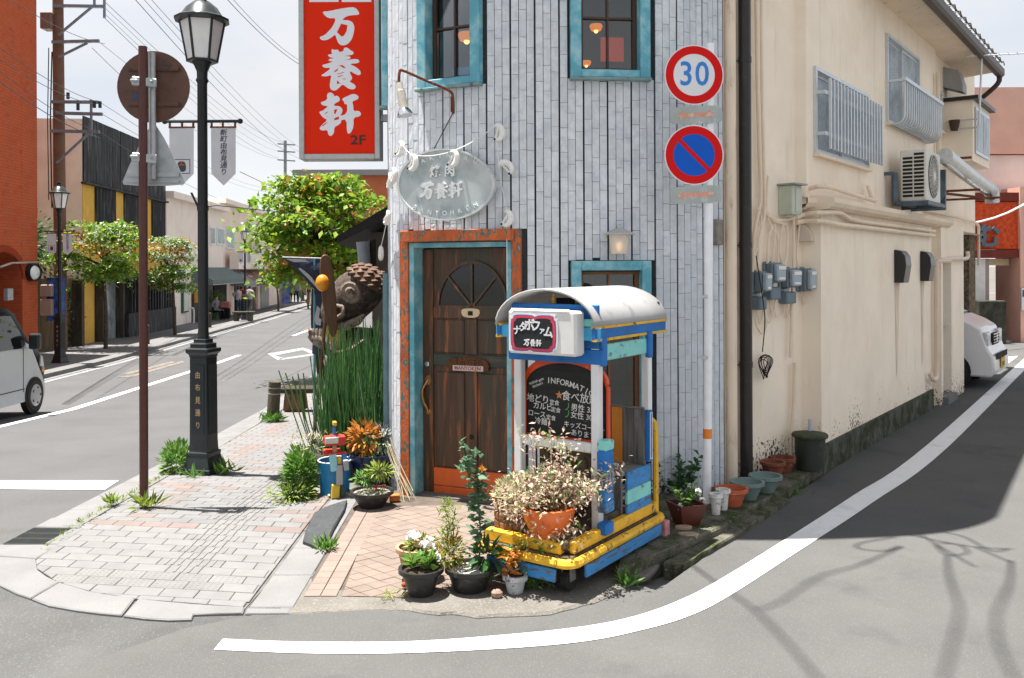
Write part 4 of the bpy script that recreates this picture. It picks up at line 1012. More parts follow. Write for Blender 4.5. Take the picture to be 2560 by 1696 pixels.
# recessed steel door
m = MB(); m.prism([L2(tA, -.10), L2(tA, -.12), L2(tB, -.12), L2(tB, -.10)], .12, 1.93); dr = m.build('steel_door', pm('steel_door', (.42, .44, .43), .4, .05, 5), beige)
m = MB(); tbar(m, tA + (tB - tA) * .6, -.09, .14, tA + (tB - tA) * .6, -.09, 1.92, .02, .05); m.build('door_edge', pm('dark_edge', (.06, .065, .07), .4), dr)
m = MB(); h_ = Lp(tA + (tB - tA) * .7, -.08, 1.05); m.tube([h_, h_ + LN * .09, h_ + LN * .09 + LT * .12], .014, 6); m.build('handle', CHROME, dr)
m = MB(); m.prism([L2(tA - .03, .12), L2(tB + .03, .12), L2(tB + .03, -.1), L2(tA - .03, -.1)], .0, .118); m.build('doorstep', STONE, beige)
# carport back: textured wall and pier
m = MB(); m.prism([L2(7.95, -.15), L2(8.5, -.15), L2(8.5, -.75), L2(7.95, -.75)], 0, 2.40); m.build('carport_pier', pm('stone_chip_wall', (.20, .155, .10), .9, .5, 14, 6, bump=1, bsc=40, c2=(.10, .08, .055), th=.5, sc2=18), beige)

# --- things fixed to it
def pipe(name, pts, r, mat, label, cat='pipe', n=8, group=None, cl=3):
    m = MB(); m.tube(catm(pts, cl) if len(pts) > 2 else pts, r, n); return m.build(name, mat, label=label, cat=cat, smooth_=True, group=group)
q = MA + _mt * .20 + MN * .075
dp = thing('drainpipe', (q.x, q.y, .1), 'tall black drainpipe at the seam of tiled and beige walls', 'drainpipe')
m = MB(); m.tube([q + V(0, 0, .10), q + V(0, 0, 5.6)], .052, 14); m.build('pipe', BLACKP, dp, smooth_=True)
for z in (1.05, 2.05, 3.6, 4.6):
    m = MB(); m.tube([q + V(0, 0, z), q + V(0, 0, z + .05)], .056, 14); m.tube([q + V(0, 0, z + .02), q - MN * .08 + V(0, 0, z + .02) - _mt * .06], .006, 5); m.build('collar', BLACKP, dp, smooth_=True)
# electricity meters
def meter(px0, px1, py0, py1, off, lower, lab):
    a, b = mw(px0, py0, .0), mw(px1, py1, .0); w = (b - a).dot(_mt) * .62; c_ = a + _mt * .02
    z1, z0 = mw(px0, py0, .0).z, mw(px0, py1, .0).z
    M = Matrix(((_mt.x, -MN.x, 0, c_.x), (_mt.y, -MN.y, 0, c_.y), (0, 0, 1, 0), (0, 0, 0, 1)))
    t = thing('electricity_meter', (c_.x, c_.y, z0), lab, 'meter', 'electricity meters on the beige wall'); zs_ = z1 - (z1 - z0) * (.55 if lower else 1.0)
    m = MB(); m.box(0, w, -.03, 0, zs_ - .01, z1 + .01, M); m.box(.01, w - .01, -.10, -.03, zs_, z1, M); m.build('case', MGREY, t, bevel=.012)
    m = MB(); m.box(.02, w - .02, -.15, -.1005, zs_ + .015, z1 - .015, M); m.build('clear_cover', MLID, t, bevel=.012)
    m = MB(); m.box(.03, w - .03, -.152, -.1505, z1 - .06, z1 - .03, M); m.box(.035, w - .05, -.152, -.1505, zs_ + .03, zs_ + .05, M); m.build('dial', WHT, t)
    if lower:
        m = MB(); m.box(.012, w - .012, -.09, 0, z0, zs_ - .035, M); m.build('breaker_box', pm('breaker_blue_grey', (.12, .17, .21), .45, .08), t, bevel=.01)
        m = MB(); m.box(.03, w * .6, -.05, 0, zs_ - .034, zs_ - .011, M); m.build('neck', MLID, t)
    m = MB(); x = M @ V(w * .4, -.03, z0)
    m.tube(catm([x, x + V(.01, 0, -.06), x + _mt * .05 + V(0, 0, -.12), x + _mt * .09 + V(0, 0, -.05), x + _mt * .10 + V(0, 0, .04)], 5), .008, 6); m.build('cable', CONDUIT, t)
    return t
meter(1872, 1907, 679, 775, .0, True, 'lowest electricity meter next to the black drainpipe')
meter(1901, 1946, 657, 750, .0, True, 'highest electricity meter, second from the black drainpipe')
meter(1940, 1985, 671, 760, .0, True, 'third electricity meter from the black drainpipe')
meter(1985, 2018, 671, 728, .0, False, 'electricity meter farthest from the black drainpipe, below the round vent hood')
# conduits on the meter wall, traced where they run
CD = [([(1890, -20), (1893, 200), (1899, 400), (1901, 500), (1885, 585), (1880, 680)], .016, 'beige conduit running down beside the black drainpipe to the lowest meter'),
      ([(1903, -20), (1905, 220), (1910, 430), (1911, 540), (1897, 600), (1894, 690)], .014, 'beige conduit just right of the thick one beside the drainpipe'),
      ([(1915, 528), (1935, 553), (1960, 560), (1968, 575), (1966, 640), (1955, 680)], .012, 'beige conduit looping from the grey junction box to the third meter'),
      ([(1931, 565), (1921, 600), (1919, 660)], .013, 'short beige conduit dropping to the highest meter'),
      ([(1937, 560), (1937, 600), (1930, 665)], .010, 'thin beige conduit left of the loop above the meters'),
      ([(1984, 545), (1984, 650), (1980, 760), (1976, 895)], .014, 'straight beige conduit hanging down past the meters and ending above ground'),
      ([(1913, 520), (1920, 540), (1950, 552), (1985, 545), (2010, 540)], .015, 'beige conduit bundle crossing below the grey junction box'),
      ([(1885, 640), (1900, 600), (1903, 540), (1890, 520)], .010, 'thin looping wire beside the drainpipe'),
      ([(1920, 440), (1916, 520), (1925, 560), (1945, 600), (1944, 660)], .009, 'thin wire looping right of the drainpipe conduits to the highest meter'),
      ([(1962, 545), (1952, 590), (1950, 640), (1962, 672)], .009, 'thin looping wire between the second and third meter'),
      ([(2000, 548), (1996, 590), (1992, 640), (1996, 672)], .010, 'short conduit dropping to the last meter'),
      ([(1893, 772), (1890, 810), (1905, 835), (1916, 815), (1910, 770)], .007, 'slack cable loop below the lowest meter'),
      ([(1925, 750), (1930, 790), (1922, 808), (1912, 790)], .006, 'slack cable loop below the highest meter'),
      ([(1962, 760), (1958, 785), (1940, 790), (1936, 760)], .006, 'slack cable loop below the third meter'),
      ([(1986, 907), (1985, 1000), (1978, 1090), (1978, 1145)], .017, 'lower beige waste pipe running down the wall to the barrel')]
for l_, r_, lab in CD: pipe('conduit', [mw(x, y, .03 + r_) for x, y in l_], r_, CONDUIT, lab, 'conduit', group='conduits on the beige wall')
jb = thing('junction_box', mw(1965, 540, .0), 'grey-green junction box above the electricity meters', 'junction box')
a_ = mw(1945, 465, .0); M = Matrix(((_mt.x, -MN.x, 0, a_.x), (_mt.y, -MN.y, 0, a_.y), (0, 0, 1, 0), (0, 0, 0, 1))); zt_, zb2 = a_.z, mw(1945, 538, .0).z
GRN = pm('pale_green_metal', (.47, .50, .41), .5, .06, 12)
m = MB(); m.box(0, .16, -.14, 0, zb2, zt_, M); m.build('box', GRN, jb, bevel=.006)
m = MB(); m.box(-.02, .19, -.18, 0, zt_ + .001, zt_ + .016, M); m.build('lid', pm('grey_lid', (.28, .29, .27), .5), jb)
m = MB(); m.box(.05, .155, -.146, -.1405, zb2 + .02, zt_ - .02, M); m.build('hatch', GRN, jb, bevel=.003)
# looped black cable
m = MB(); c0 = mw(1907, 905, .05); dn = [mw(1890, 640, .10), mw(1904, 730, .12), mw(1912, 800, .10), mw(1906, 880, .06)]
m.tube(catm(dn, 4), .005, 5)
for k in range(6):
    rr_ = R.uniform(.05, .085); ax = R.uniform(-.05, .05); an = R.uniform(-.5, .5)
    m.tube([c0 + _mt * (ax + rr_ * .8 * math.cos(t) * math.cos(an) - .3 * rr_ * math.sin(t) * math.sin(an)) + V(0, 0, -.04 + rr_ * 1.25 * math.sin(t)) + MN * (.01 * k + .02 * math.sin(t * 2)) for t in [rad(i * 22.5) for i in range(17)]], .004, 5)
m.build('cable_coil', DARK, label='coil of black cable hanging below the meters', cat='cable')
# vent hood on the return wall, conduits under the ledge
hd = mw(2013, 605, .0); m = MB(); Mh = face_frame(hd + V(.0, 0, .0), (LN.x, LN.y, 0))
arcp = [(.13 * math.cos(rad(a)), .17 * math.sin(rad(a))) for a in range(0, 91, 15)] + [(0, 0)]
m.prism(arcp, .0, .14, face_frame(hd + V(0, 0, .0) - LN * .02, (LN.x, LN.y, 0))); m.build('vent_hood', pm('cream_hood', (.60, .52, .42), .5, .06), label='cream quarter-round vent hood in the corner above the last meter', cat='vent', bevel=.006)
for k, (z, r_, lab) in enumerate(((2.345, .022, 'upper of the two beige conduits running below the ledge'), (2.285, .024, 'lower of the two beige conduits running below the ledge'))):
    pts = [mw(1990, 545 + 12 * k, .05), MBk + MN * .07 - _mt * .06 + V(0, 0, z + .02), V(*c1, 0) + LN * .05 + (LT * -.05) + V(0, 0, z + .03 - .02 * k), Lp(.35, .05, z + .05 * (1 - k)), Lp(.8, .05, z), Lp(2.5, .05, z), Lp(4.35, .05, z)]
    pipe('conduit', pts, r_, CONDUIT, lab, 'conduit', group='conduits on the beige wall')
pipe('conduit', [mw(1992, 478, .05), MBk + MN * .05 + V(0, 0, 2.60), V(*c1, 0) + LN * .04 + V(0, 0, 2.62), Lp(.6, .05, 2.60), Lp(1.55, .03, 2.585), Lp(1.62, .0, 2.60), Lp(1.63, -.05, 2.75)], .022, CONDUIT, 'beige conduit lying on top of the ledge', 'conduit')
for k, (t, lab) in enumerate(((2.50, 'black curved vent hood on the lower beige wall, nearer of the two'), (3.77, 'black curved vent hood on the lower beige wall, farther of the two'))):
    t0 = t; M, L = wall_frame(L2(t0, 0), L2(t0 + .26, 0)); prf = [(0, 0), (-.10, .0), (-.13, .20), (-.12, .30), (-.08, .36), (0, .38)]
    m = MB(); n_ = len(prf); m.add([(x, y, 1.70 + z) for x in (0, .26) for y, z in prf], [tuple(range(n_)), tuple(reversed(range(n_, 2 * n_)))] + [(i, n_ + i, n_ + (i + 1) % n_, (i + 1) % n_) for i in range(n_)], M)
    m.build('vent_hood', pm('black_hood', (.02, .02, .022), .3, .1), label=lab, cat='vent', bevel=.008, group='black vent hoods')
pipe('drain_pipe', [Lp(4.75, .16, 1.95), Lp(4.45, .08, 1.95), Lp(4.42, .06, 1.85), Lp(4.42, .06, 1.0), Lp(4.42, .06, .50), Lp(4.30, .07, .42), Lp(4.1, .07, .44), Lp(4.05, .05, .52)], .03, pm('cream_pipe', (.66, .55, .44), .5, .05), 'cream waste pipe down the far end of the lower beige wall')
pipe('drain_pipe', [Lp(4.8, .05, 1.97), Lp(5.5, .08, 1.99), Lp(6.3, .10, 2.0), Lp(6.4, .09, 2.1)], .028, MATS['cream_pipe'], 'cream pipe running above the steel door')
pipe('conduit', [Lp(4.4, -.05, 2.62), Lp(6.0, -.06, 2.62), Lp(8.3, -.10, 2.6), Lp(8.5, -.10, 2.4), Lp(8.5, -.1, 1.9)], .022, CONDUIT, 'beige conduit wrapping the far end of the upper storey', 'conduit')
for t0_, w_ in ((2.52, .20), (3.80, .16)):          # rusty runs below the two black hoods
    M, L = wall_frame(L2(t0_, .003), L2(t0_ + w_, .003)); m = MB(); m.add([(0, 0, 1.69), (w_, 0, 1.69), (w_ * .8, 0, 1.2), (w_ * .65, 0, .75), (w_ * .3, 0, .62), (w_ * .15, 0, 1.15)], [(0, 1, 2, 3, 4, 5)], M); m.build('rust_stain', pm('rust_stain', (.72, .60, .47), .9, .12, 20, 5, st=(1, 1, .15), c2=(.58, .45, .33), th=.56, sc2=16, soft=.1), beige)
pipe('conduit', [Lp(5.1, -.05, 4.55), Lp(5.12, -.05, 3.6), Lp(5.1, -.05, 3.15)], .03, CONDUIT, 'upright beige pipe beside the second upper window', 'conduit')
# air conditioner
ac = thing('air_conditioner', Lp(3, .2, 2.6), 'white air conditioner unit on a blue steel bracket above the ledge', 'air conditioner')
ACW = pm('ac_white', (.62, .60, .54), .45, .05, 8)
m = MB(); m.prism([L2(2.62, .04), L2(2.62, .32), L2(3.36, .32), L2(3.36, .04)], 2.63, 3.22); m.build('case', ACW, ac, bevel=.012)
Ms = Matrix(((LN.x, LT.x, 0, L2(2.62, .04)[0]), (LN.y, LT.y, 0, L2(2.62, .04)[1]), (0, 0, 1, 0), (0, 0, 0, 1)))
for k in range(12):
    for c_ in (0, 1):
        if k == 11 and c_ == 0: continue
        m = MB(); z = 2.68 + k * .043; m.box(.03 + c_ * .12, .135 + c_ * .12, -.004, -.0005, z, z + .027, Ms); m.build('slot', DARK, ac)
Mf = face_frame(Lp(2.97, .3205, 2.93), LT); m = MB(); m.lathe([(.25, 0), (.25, .006), (.0, .007)], (0, 0, 0), 28, Mf); m.build('fan_recess', pm('fan_dark', (.06, .055, .045), .6), ac)
m = MB()
for k in range(20): a = 2 * math.pi * k / 20; m.bar((.05 * math.cos(a), .05 * math.sin(a), .014), (.25 * math.cos(a), .25 * math.sin(a), .010), .006, .004, (0, 0, 1), Mf)
for r_ in (.10, .15, .20, .25): m.tube([(r_ * math.cos(rad(a)), r_ * math.sin(rad(a)), .014) for a in range(0, 361, 15)], .003, 4, False, Mf)
m.lathe([(.055, .008), (.05, .02)], (0, 0, 0), 14, Mf); m.build('fan_guard', ACW, ac)
BLST = pm('blue_grey_steel', (.07, .10, .13), .5, .2, 12)
m = MB(); tbar(m, 2.5, -.1, 2.95, 2.5, .0, 2.95, .04, .04); tbar(m, 2.55, .0, 2.96, 2.55, .0, 2.58, .05, .05); tbar(m, 2.55, .0, 2.60, 2.55, .36, 2.60, .04, .05); tbar(m, 3.3, -.1, 2.60, 3.3, .36, 2.60, .04, .05); tbar(m, 2.5, .34, 2.605, 3.4, .34, 2.605, .05, .04); tbar(m, 2.5, .05, 2.607, 3.4, .05, 2.607, .05, .04); m.build('bracket', BLST, ac)
# exhaust fan and spiral duct
ef = thing('exhaust_fan', Lp(3.8, .1, 2.6), 'square blue-grey exhaust fan box behind the air conditioner', 'fan')
m = MB(); m.prism([L2(3.75, -.1), L2(3.75, .30), L2(3.80, .30), L2(3.80, -.1)], 2.58, 3.08); m.build('plate', BLST, ef)
Me = face_frame(Lp(3.745, .12, 2.83), LN); m = MB(); m.lathe([(.19, .0), (.19, .012), (.13, .012), (.12, .002)], (0, 0, 0), 24, Me); m.build('ring', pm('fan_ring', (.10, .14, .17), .4), ef); m = MB(); m.lathe([(.10, 0), (.09, .10), (.02, .11)], (0, 0, 0), 18, Me); m.build('motor', WHT, ef, smooth_=True)
GALV = pm('galvanised_duct', (.55, .57, .57), .3, .12, 15, metal=.9, bump=.2, bsc=30)
m = MB(); dpt = [Lp(3.5, .34, 3.22), Lp(4.5, .36, 3.13), Lp(5.5, .38, 3.05), Lp(6.2, .40, 3.0), Lp(6.42, .41, 2.95), Lp(6.46, .41, 2.82)]
cp = catm(dpt, 14); m.tube(cp, [.095 + .006 * (k % 2) for k in range(len(cp))], 14); m.build('spiral_duct', GALV, label='silver spiral duct running along the upper beige wall', cat='duct', smooth_=True)
m = MB(); tbar(m, 4.9, -.1, 2.90, 4.9, .5, 2.90, .04, .03); tbar(m, 4.9, -.1, 2.90, 6.3, .45, 2.86, .04, .03); tbar(m, 6.2, -.16, 2.87, 6.2, .55, 2.87, .04, .03); tbar(m, 4.6, -.1, 3.30, 4.6, .45, 3.30, .03, .03); m.build('duct_bracket', RUST, label='rusty angle brackets carrying the spiral duct', cat='bracket')
# rain hood vent, pot bracket and aerial
m = MB(); hh_ = [(0, 0), (.26, -.10), (.26, .02), (.2, .22), (0, .30)]; Mh = face_frame(Lp(6.0, -.16, 4.52), LN); m.prism(hh_, -.02, -.32, Mh); m.build('rain_hood', pm('grey_hood', (.30, .31, .31), .5, .08), label='grey rain hood below the eave near the aerial', cat='vent')
aer = thing('tv_aerial', Lp(5.8, .3, 3.8), 'thin television aerial on a bent mast fixed to the beige wall', 'aerial')
m = MB(); m.tube([Lp(5.85, -.1, 3.86), Lp(5.85, .32, 3.86), Lp(5.85, .34, 3.9), Lp(5.95, .36, 4.86)], .015, 6); m.tube([Lp(5.85, -.1, 3.98), Lp(5.85, .32, 3.98)], .012, 6); m.build('mast', ALW, aer)
m = MB(); m.tube([Lp(5.7, .2, 4.86), Lp(6.1, .95, 4.87)], .01, 5)
for k in range(7): c_ = Lp(5.7, .2, 4.865).lerp(Lp(6.1, .95, 4.875), .1 + .14 * k); m.tube([c_ - LT * .09, c_ + LT * .09], .005, 4)
m.build('boom', ALW, aer)
m = MB(); m.lathe([(.05, 0), (.075, .14), (.08, .15)], Lp(5.85, .02, 3.84), 12); m.build('plant_pot', pm('dark_brown_pot', (.06, .035, .025), .6), label='small dark pot standing on the aerial bracket', cat='pot')
# entry of the overhead service wires: out-of-frame bracket that throws the thin shadows across the lane
sb = thing('service_bracket', (1.2, 6.2, 6.9), 'wire bracket with looping service cables high on the corner building', 'bracket')
def shp(px, py, h): g = gr(px, py); return V(g.x - .22 * h, g.y + .06 * h, h)
SHW = [[(2280, 1330), (2400, 1345), (2480, 1385), (2530, 1378)], [(2290, 1335), (2370, 1385), (2440, 1425)], [(2280, 1345), (2350, 1360), (2440, 1375), (2525, 1380)], [(2240, 1350), (2155, 1365), (2148, 1378), (2210, 1385), (2255, 1372)], [(2340, 1370), (2370, 1395), (2420, 1390), (2400, 1370), (2350, 1365)], [(2440, 1375), (2520, 1410), (2530, 1412)]]
m = MB()
for l_ in SHW: m.tube(catm([shp(x, y, 6.4) for x, y in l_], 4), .010, 5)
m.build('arm', BLACKP, sb)
for l_, lab in (([(2255, 1375), (2150, 1420), (2050, 1450), (1960, 1510), (1895, 1535)], ''), ([(1730, 1420), (1800, 1470), (1890, 1535), (1960, 1605), (2050, 1710)], ''), ([(2370, 1395), (2375, 1450), (2400, 1530), (2385, 1610), (2360, 1710)], ''), ([(2530, 1410), (2525, 1470), (2495, 1540), (2500, 1620), (2540, 1710)], '')):
    m = MB(); m.tube(catm([shp(x, y, 6.4 + 4 * min(1, k / 2)) for k, (x, y) in enumerate(l_)], 5), .0115, 6); m.build('cable', DARK, sb)

# ------------------------------------------------------------------ road sign on a white pole
SR = pm('sign_red', (.62, .008, .008), .5, .03, 6, spec=.15); SBL = pm('sign_blue', (.008, .10, .52), .5, .03, 6, spec=.15); SWH = pm('sign_white', (.72, .72, .74), .4, .03, 6); SBT = pm('sign_text_blue', (.02, .20, .60), .4)
pb_ = V(1.47, 6.676, 0); pt_ = at(1775, 110, 6.676)
rs = thing('road_sign', (pb_.x, pb_.y, .0), 'white pole with a speed limit 30 disc and a no parking disc', 'road sign')
m = MB(); m.tube([pb_, V(pt_.x, pt_.y, pt_.z)], .032, 14); m.build('pole', pm('white_pole_paint', (.82, .83, .86), .45, .06, 12, c2=(.30, .29, .27), th=.72, sc2=30), rs, smooth_=True)
z0, z1 = at(1767, 1096, 6.676).z, at(1767, 1072, 6.676).z; u0 = pb_.lerp(pt_, z0 / pt_.z); u1 = pb_.lerp(pt_, z1 / pt_.z); m = MB(); m.tube([u0, u1], .0335, 14); m.build('orange_band', pm('orange_tape', (.75, .22, .02), .5), rs, smooth_=True)
for py in (742, 895): c_ = at(1763, py, 6.645); m = MB(); m.box(-.02, .02, -.004, .0, -.012, .012, Matrix.Translation(c_)); m.build('sticker', pm('sticker_print', (.5, .5, .5), .6, .6, 120), rs)
def disc(py, kind):
    c_ = at(1735, py, 6.635); r = 75 / F_PX * 6.635; Fd = face_frame(c_, (1, .06, 0))
    m = MB(); m.lathe([(r, -.004), (r, .004)], (0, 0, 0), 48, Fd); d_ = m.build('sign_disc', SWH, rs)
    m = MB(); ro, ri = r * .962, r * .70
    for k in range(48):
        a, b = 2 * math.pi * k / 48, 2 * math.pi * (k + 1) / 48; m.prism([(ro * math.cos(a), ro * math.sin(a)), (ro * math.cos(b), ro * math.sin(b)), (ri * math.cos(b), ri * math.sin(b)), (ri * math.cos(a), ri * math.sin(a))], .0045, .0055, Fd)
    m.build('red_ring', SR, d_)
    if kind == 30:
        for q, ch_ in ((-.27, '3'), (.27, '0')): text_mb(ch_, r * 1.12, Fd @ Matrix.Translation((q * r, 0, .0045)), .001, .012, sx=.88).build('lettering', SBT, d_)
    else:
        m = MB(); m.lathe([(ri, .0045), (ri, .0050)], (0, 0, 0), 40, Fd); m.build('blue_field', SBL, d_)
        m = MB(); m.bar((-ri * .74, ri * .74, .0058), (ri * .74, -ri * .74, .0058), r * .135, .0012, (0, 0, 1), Fd); m.build('slash', SR, d_)
disc(188, 30); disc(388, 0)
PLT = pm('faded_plate', (.36, .40, .38), .5, .12, 6, 5, c2=(.50, .52, .52), th=.6, sc2=8); ARW = pm('faded_arrow_print', (.62, .30, .22), .6, .1, 8, c2=(.6, .48, .42), th=.55, sc2=20)
for py in (288, 487):
    c_ = at(1740, py, 6.63); Fd = face_frame(c_, (1, .06, .05)); w_, h_ = .198, .066
    m = MB(); m.prism(chaikin([(-w_, -h_ + .02), (-w_, h_ - .02), (-w_ + .02, h_), (w_ - .02, h_), (w_, h_ - .02), (w_, -h_ + .02), (w_ - .02, -h_), (-w_ + .02, -h_)], 1), -.003, .003, Fd); pl = m.build('arrow_plate', PLT, rs)
    m = MB(); m.prism([(-.148, 0), (-.095, .036), (-.095, .016), (.095, .016), (.095, .036), (.148, 0), (.095, -.036), (.095, -.016), (-.095, -.016), (-.095, -.036)], .0035, .0045, Fd); m.build('arrow', ARW, pl)
    m = MB(); m.tube([pb_.lerp(pt_, c_.z / pt_.z) + V(0, 0, .02), pb_.lerp(pt_, c_.z / pt_.z) + V(0, 0, -.02)], .036, 12); m.build('clamp', ALU, rs)
# ------------------------------------------------------------------ pots and plants helpers
SOIL = pm('potting_soil', (.055, .04, .03), .95, .5, 60, 5, c2=(.35, .33, .30), th=.64, sc2=90, bump=1, bsc=90)
PUMICE = pm('white_pumice', (.52, .51, .50), .9, .25, 90, 4, bump=1.2, bsc=140, c2=(.12, .08, .05), th=.62, sc2=20)
TERRA = pm('terracotta', (.42, .105, .045), .75, .12, 9, 5, c2=(.50, .22, .13), th=.62, sc2=12)
BLKPOT = pm('black_plastic_pot', (.022, .021, .02), .38, .2, 12, c2=(.07, .065, .055), th=.62, sc2=25)
def G_(name, a, b, c=None, sub=.35): return pm(name, a, .55, 0, isl=[a, b, c or a, b], sub=sub)
LEAF_D = G_('leaf_dark', (.02, .075, .02), (.045, .13, .035), (.03, .09, .035))
LEAF_M = G_('leaf_mid', (.075, .19, .03), (.15, .28, .05), (.10, .22, .04))
LEAF_Y = G_('leaf_yellow', (.26, .30, .045), (.16, .26, .04), (.34, .34, .08))
LEAF_O = G_('leaf_orange', (.55, .19, .03), (.50, .27, .06), (.42, .11, .02))
LEAF_W = G_('petal_white', (.72, .72, .70), (.62, .64, .60), (.7, .7, .62))
LEAF_PK = G_('leaf_variegated', (.52, .33, .25), (.58, .48, .39), (.44, .14, .08))
LEAF_CR = G_('leaf_cream', (.52, .46, .32), (.38, .39, .2), (.58, .52, .42))
LEAF_S = G_('leaf_silver', (.42, .47, .45), (.55, .58, .55), (.35, .42, .38))
STEM = pm('plant_stem', (.09, .075, .035), .8, .2, 20); STEMG = pm('green_stem', (.06, .14, .03), .6, .2, 20)
def pot_mesh(c, rt, rb, h, mat, parent, rim=.012, n=22, soil=SOIL, lip=.03, fill=.82):
    m = MB(); m.lathe([(rb * .96, 0), (rb, .01), (rb + (rt - rb) * .85, h - lip), (rt * 1.0, h - lip), (rt + rim, h - lip * .8), (rt + rim, h), (rt - rim * .6, h), (rt - rim, h - lip), (rb * .9 + (rt - rb) * fill * .9, h * fill)], c, n)
    m.build('pot', mat, parent, smooth_=True)
    if soil: m = MB(); m.lathe([(rb + (rt - rb) * fill - .006, h * fill), (rt * .4, h * fill + .012), (.001, h * fill + .015)], c, n); m.build('soil', soil, parent, smooth_=30)
def foliage(parent, parts, name='foliage'):
    """parts: list of (points, dirs, size, aspect, material)"""
    v, f, mi = merge([leaves(P, D, s, a) for P, D, s, a, _ in parts]); return npmesh(name, v, f, [p[4] for p in parts], parent, midx=mi)
def bushpts(c, r, n, flat=1.0, shell=.5):
    d = rdir(n); rr = (shell + (1 - shell) * NR.random(n))[:, None] ** .6
    return np.array(c) + d * rr * np.array([r[0], r[1], r[2]]) * np.array([1, 1, flat]), d
def stems(parent, base, tips, r=.003, mat=STEM, bend=.1, name='stems'):
    m = MB()
    for b_, t_ in zip(base, tips):
        b_, t_ = Vector(b_), Vector(t_); k = b_.lerp(t_, .5) + V(R.uniform(-1, 1), R.uniform(-1, 1), .3) * bend * (t_ - b_).length
        m.tube([b_, k, t_], [r, r * .8, r * .5], 4)
    return m.build(name, mat, parent)
def sprig(c, n, h, spread, per, size, asp=.4):
    """upright leafy stems: returns bases, tips, leaf points, leaf dirs"""
    B, T, P, D = [], [], [], []
    for _ in range(n):
        a = R.uniform(0, 6.28); s = R.uniform(.3, 1) * spread; hh = h * R.uniform(.6, 1)
        b = V(c[0] + .25 * s * math.cos(a), c[1] + .25 * s * math.sin(a), c[2]); t = V(c[0] + s * math.cos(a), c[1] + s * math.sin(a), c[2] + hh); B.append(b); T.append(t)
        for k in range(per):
            u = .2 + .8 * k / max(1, per - 1); p = b.lerp(t, u); P.append(p); th = R.uniform(0, 6.28); D.append((math.cos(th), math.sin(th), R.uniform(.0, .7)))
    return B, T, np.array(P), np.array(D)
def tuft(loc, n, h, spread, mat, name='weed', label=None, cat='weed', group=None, size=None, kind=None):
    P = np.array([[loc[0] + R.gauss(0, spread * .4), loc[1] + R.gauss(0, spread * .4), loc[2]] for _ in range(n)]); d = rdir(n, 1.1, .5); d[:, 2] = np.abs(d[:, 2])
    v, f = leaves(P, d, h * (.5 + NR.random(n)), .16); return npmesh(name, v, f, mat, label=label, cat=cat, group=group, kind=kind)

# ------------------------------------------------------------------ pots lined up on the ledge
ZL = .107
def ledge_pot(px, py, wpx, name, mat, h, rb, label, fill=.55, soil=SOIL, grp='empty pots lined up on the lane ledge'):
    c = gr(px, py, ZL); r = wpx / 2 / F_PX * c.y / 1.05; t = thing(name, c, label, 'pot', grp); pot_mesh(c, r, r * rb, h, mat, t, fill=fill, soil=soil); return t, c, r
WPOT = pm('white_plastic_pot_dirty', (.60, .60, .58), .5, .1, 12, c2=(.10, .10, .09), th=.60, sc2=45, soft=.02)
GPOT = pm('grey_green_pot', (.13, .19, .18), .5, .12, 9, c2=(.20, .24, .23), th=.62, sc2=14); RPOT = pm('brown_pot', (.17, .055, .03), .7, .2, 12, c2=(.30, .16, .10), th=.62, sc2=30)
GRAV = pm('pale_gravel', (.36, .34, .31), .9, .4, 120, 4, bump=1, bsc=150, c2=(.12, .10, .08), th=.55, sc2=60)
ledge_pot(1790, 1286, 28, 'plastic_pot', WPOT, .15, .75, 'dirty white plastic pot touching the white sign pole', soil=SOIL)
ledge_pot(1808, 1274, 30, 'plastic_pot', WPOT, .15, .75, 'taller dirty white pot just left of the empty terracotta pot')
ledge_pot(1829, 1263, 78, 'terracotta_pot', TERRA, .13, .66, 'empty wide terracotta pot beside the white plastic pots', soil=GRAV)
ledge_pot(1868, 1247, 82, 'bowl_pot', GPOT, .135, .60, 'grey-green bowl pot next to the terracotta one', soil=GRAV)
ledge_pot(1914, 1229, 79, 'bowl_pot', GPOT, .13, .60, 'grey-green bowl pot below the foot of the black drainpipe', soil=GRAV)
ledge_pot(1932, 1195, 60, 'clay_pot', RPOT, .14, .74, 'brown clay pot in front of the beige wall, nearer of two', soil=GRAV)
ledge_pot(1957, 1180, 60, 'clay_pot', RPOT, .13, .74, 'brown clay pot next to the dark barrel', soil=GRAV)
bc = V(2.62, 7.76, ZL); br = .135; brl = thing('barrel', bc, 'dark green plastic barrel with lid on the ledge by the beige corner', 'barrel')
BARM = pm('dark_green_plastic', (.022, .028, .02), .5, .15, 9, c2=(.05, .065, .03), th=.62, sc2=20)
m = MB(); m.lathe([(br * .9, 0), (br * .98, .30)], bc, 22); m.build('body', BARM, brl, smooth_=True); m = MB(); m.lathe([(br * 1.13, .285), (br * 1.16, .30), (br * 1.1, .315), (.02, .34), (.001, .34)], bc, 22); m.build('lid', pm('mossy_lid', (.045, .055, .03), .7, .25, 14, bump=.3), brl, smooth_=30)
m = MB(); m.tube([bc + V(0, 0, .33), bc + V(0, 0, .44)], [.018, .015], 8); m.build('spout', pm('pvc_grey', (.40, .43, .52), .5, .05), brl)
m = MB(); m.tube(catm([bc + LT * .14 + V(0, 0, .10), bc + LT * .30 + LN * .02 + V(0, 0, .20), bc + LT * .36 + LN * .02 + V(0, 0, .24), bc + LT * .30 - LN * .05 + V(0, 0, .27)], 4), .018, 8); m.build('waste_pipe', pm('pvc_pale', (.52, .49, .46), .5, .08), brl)
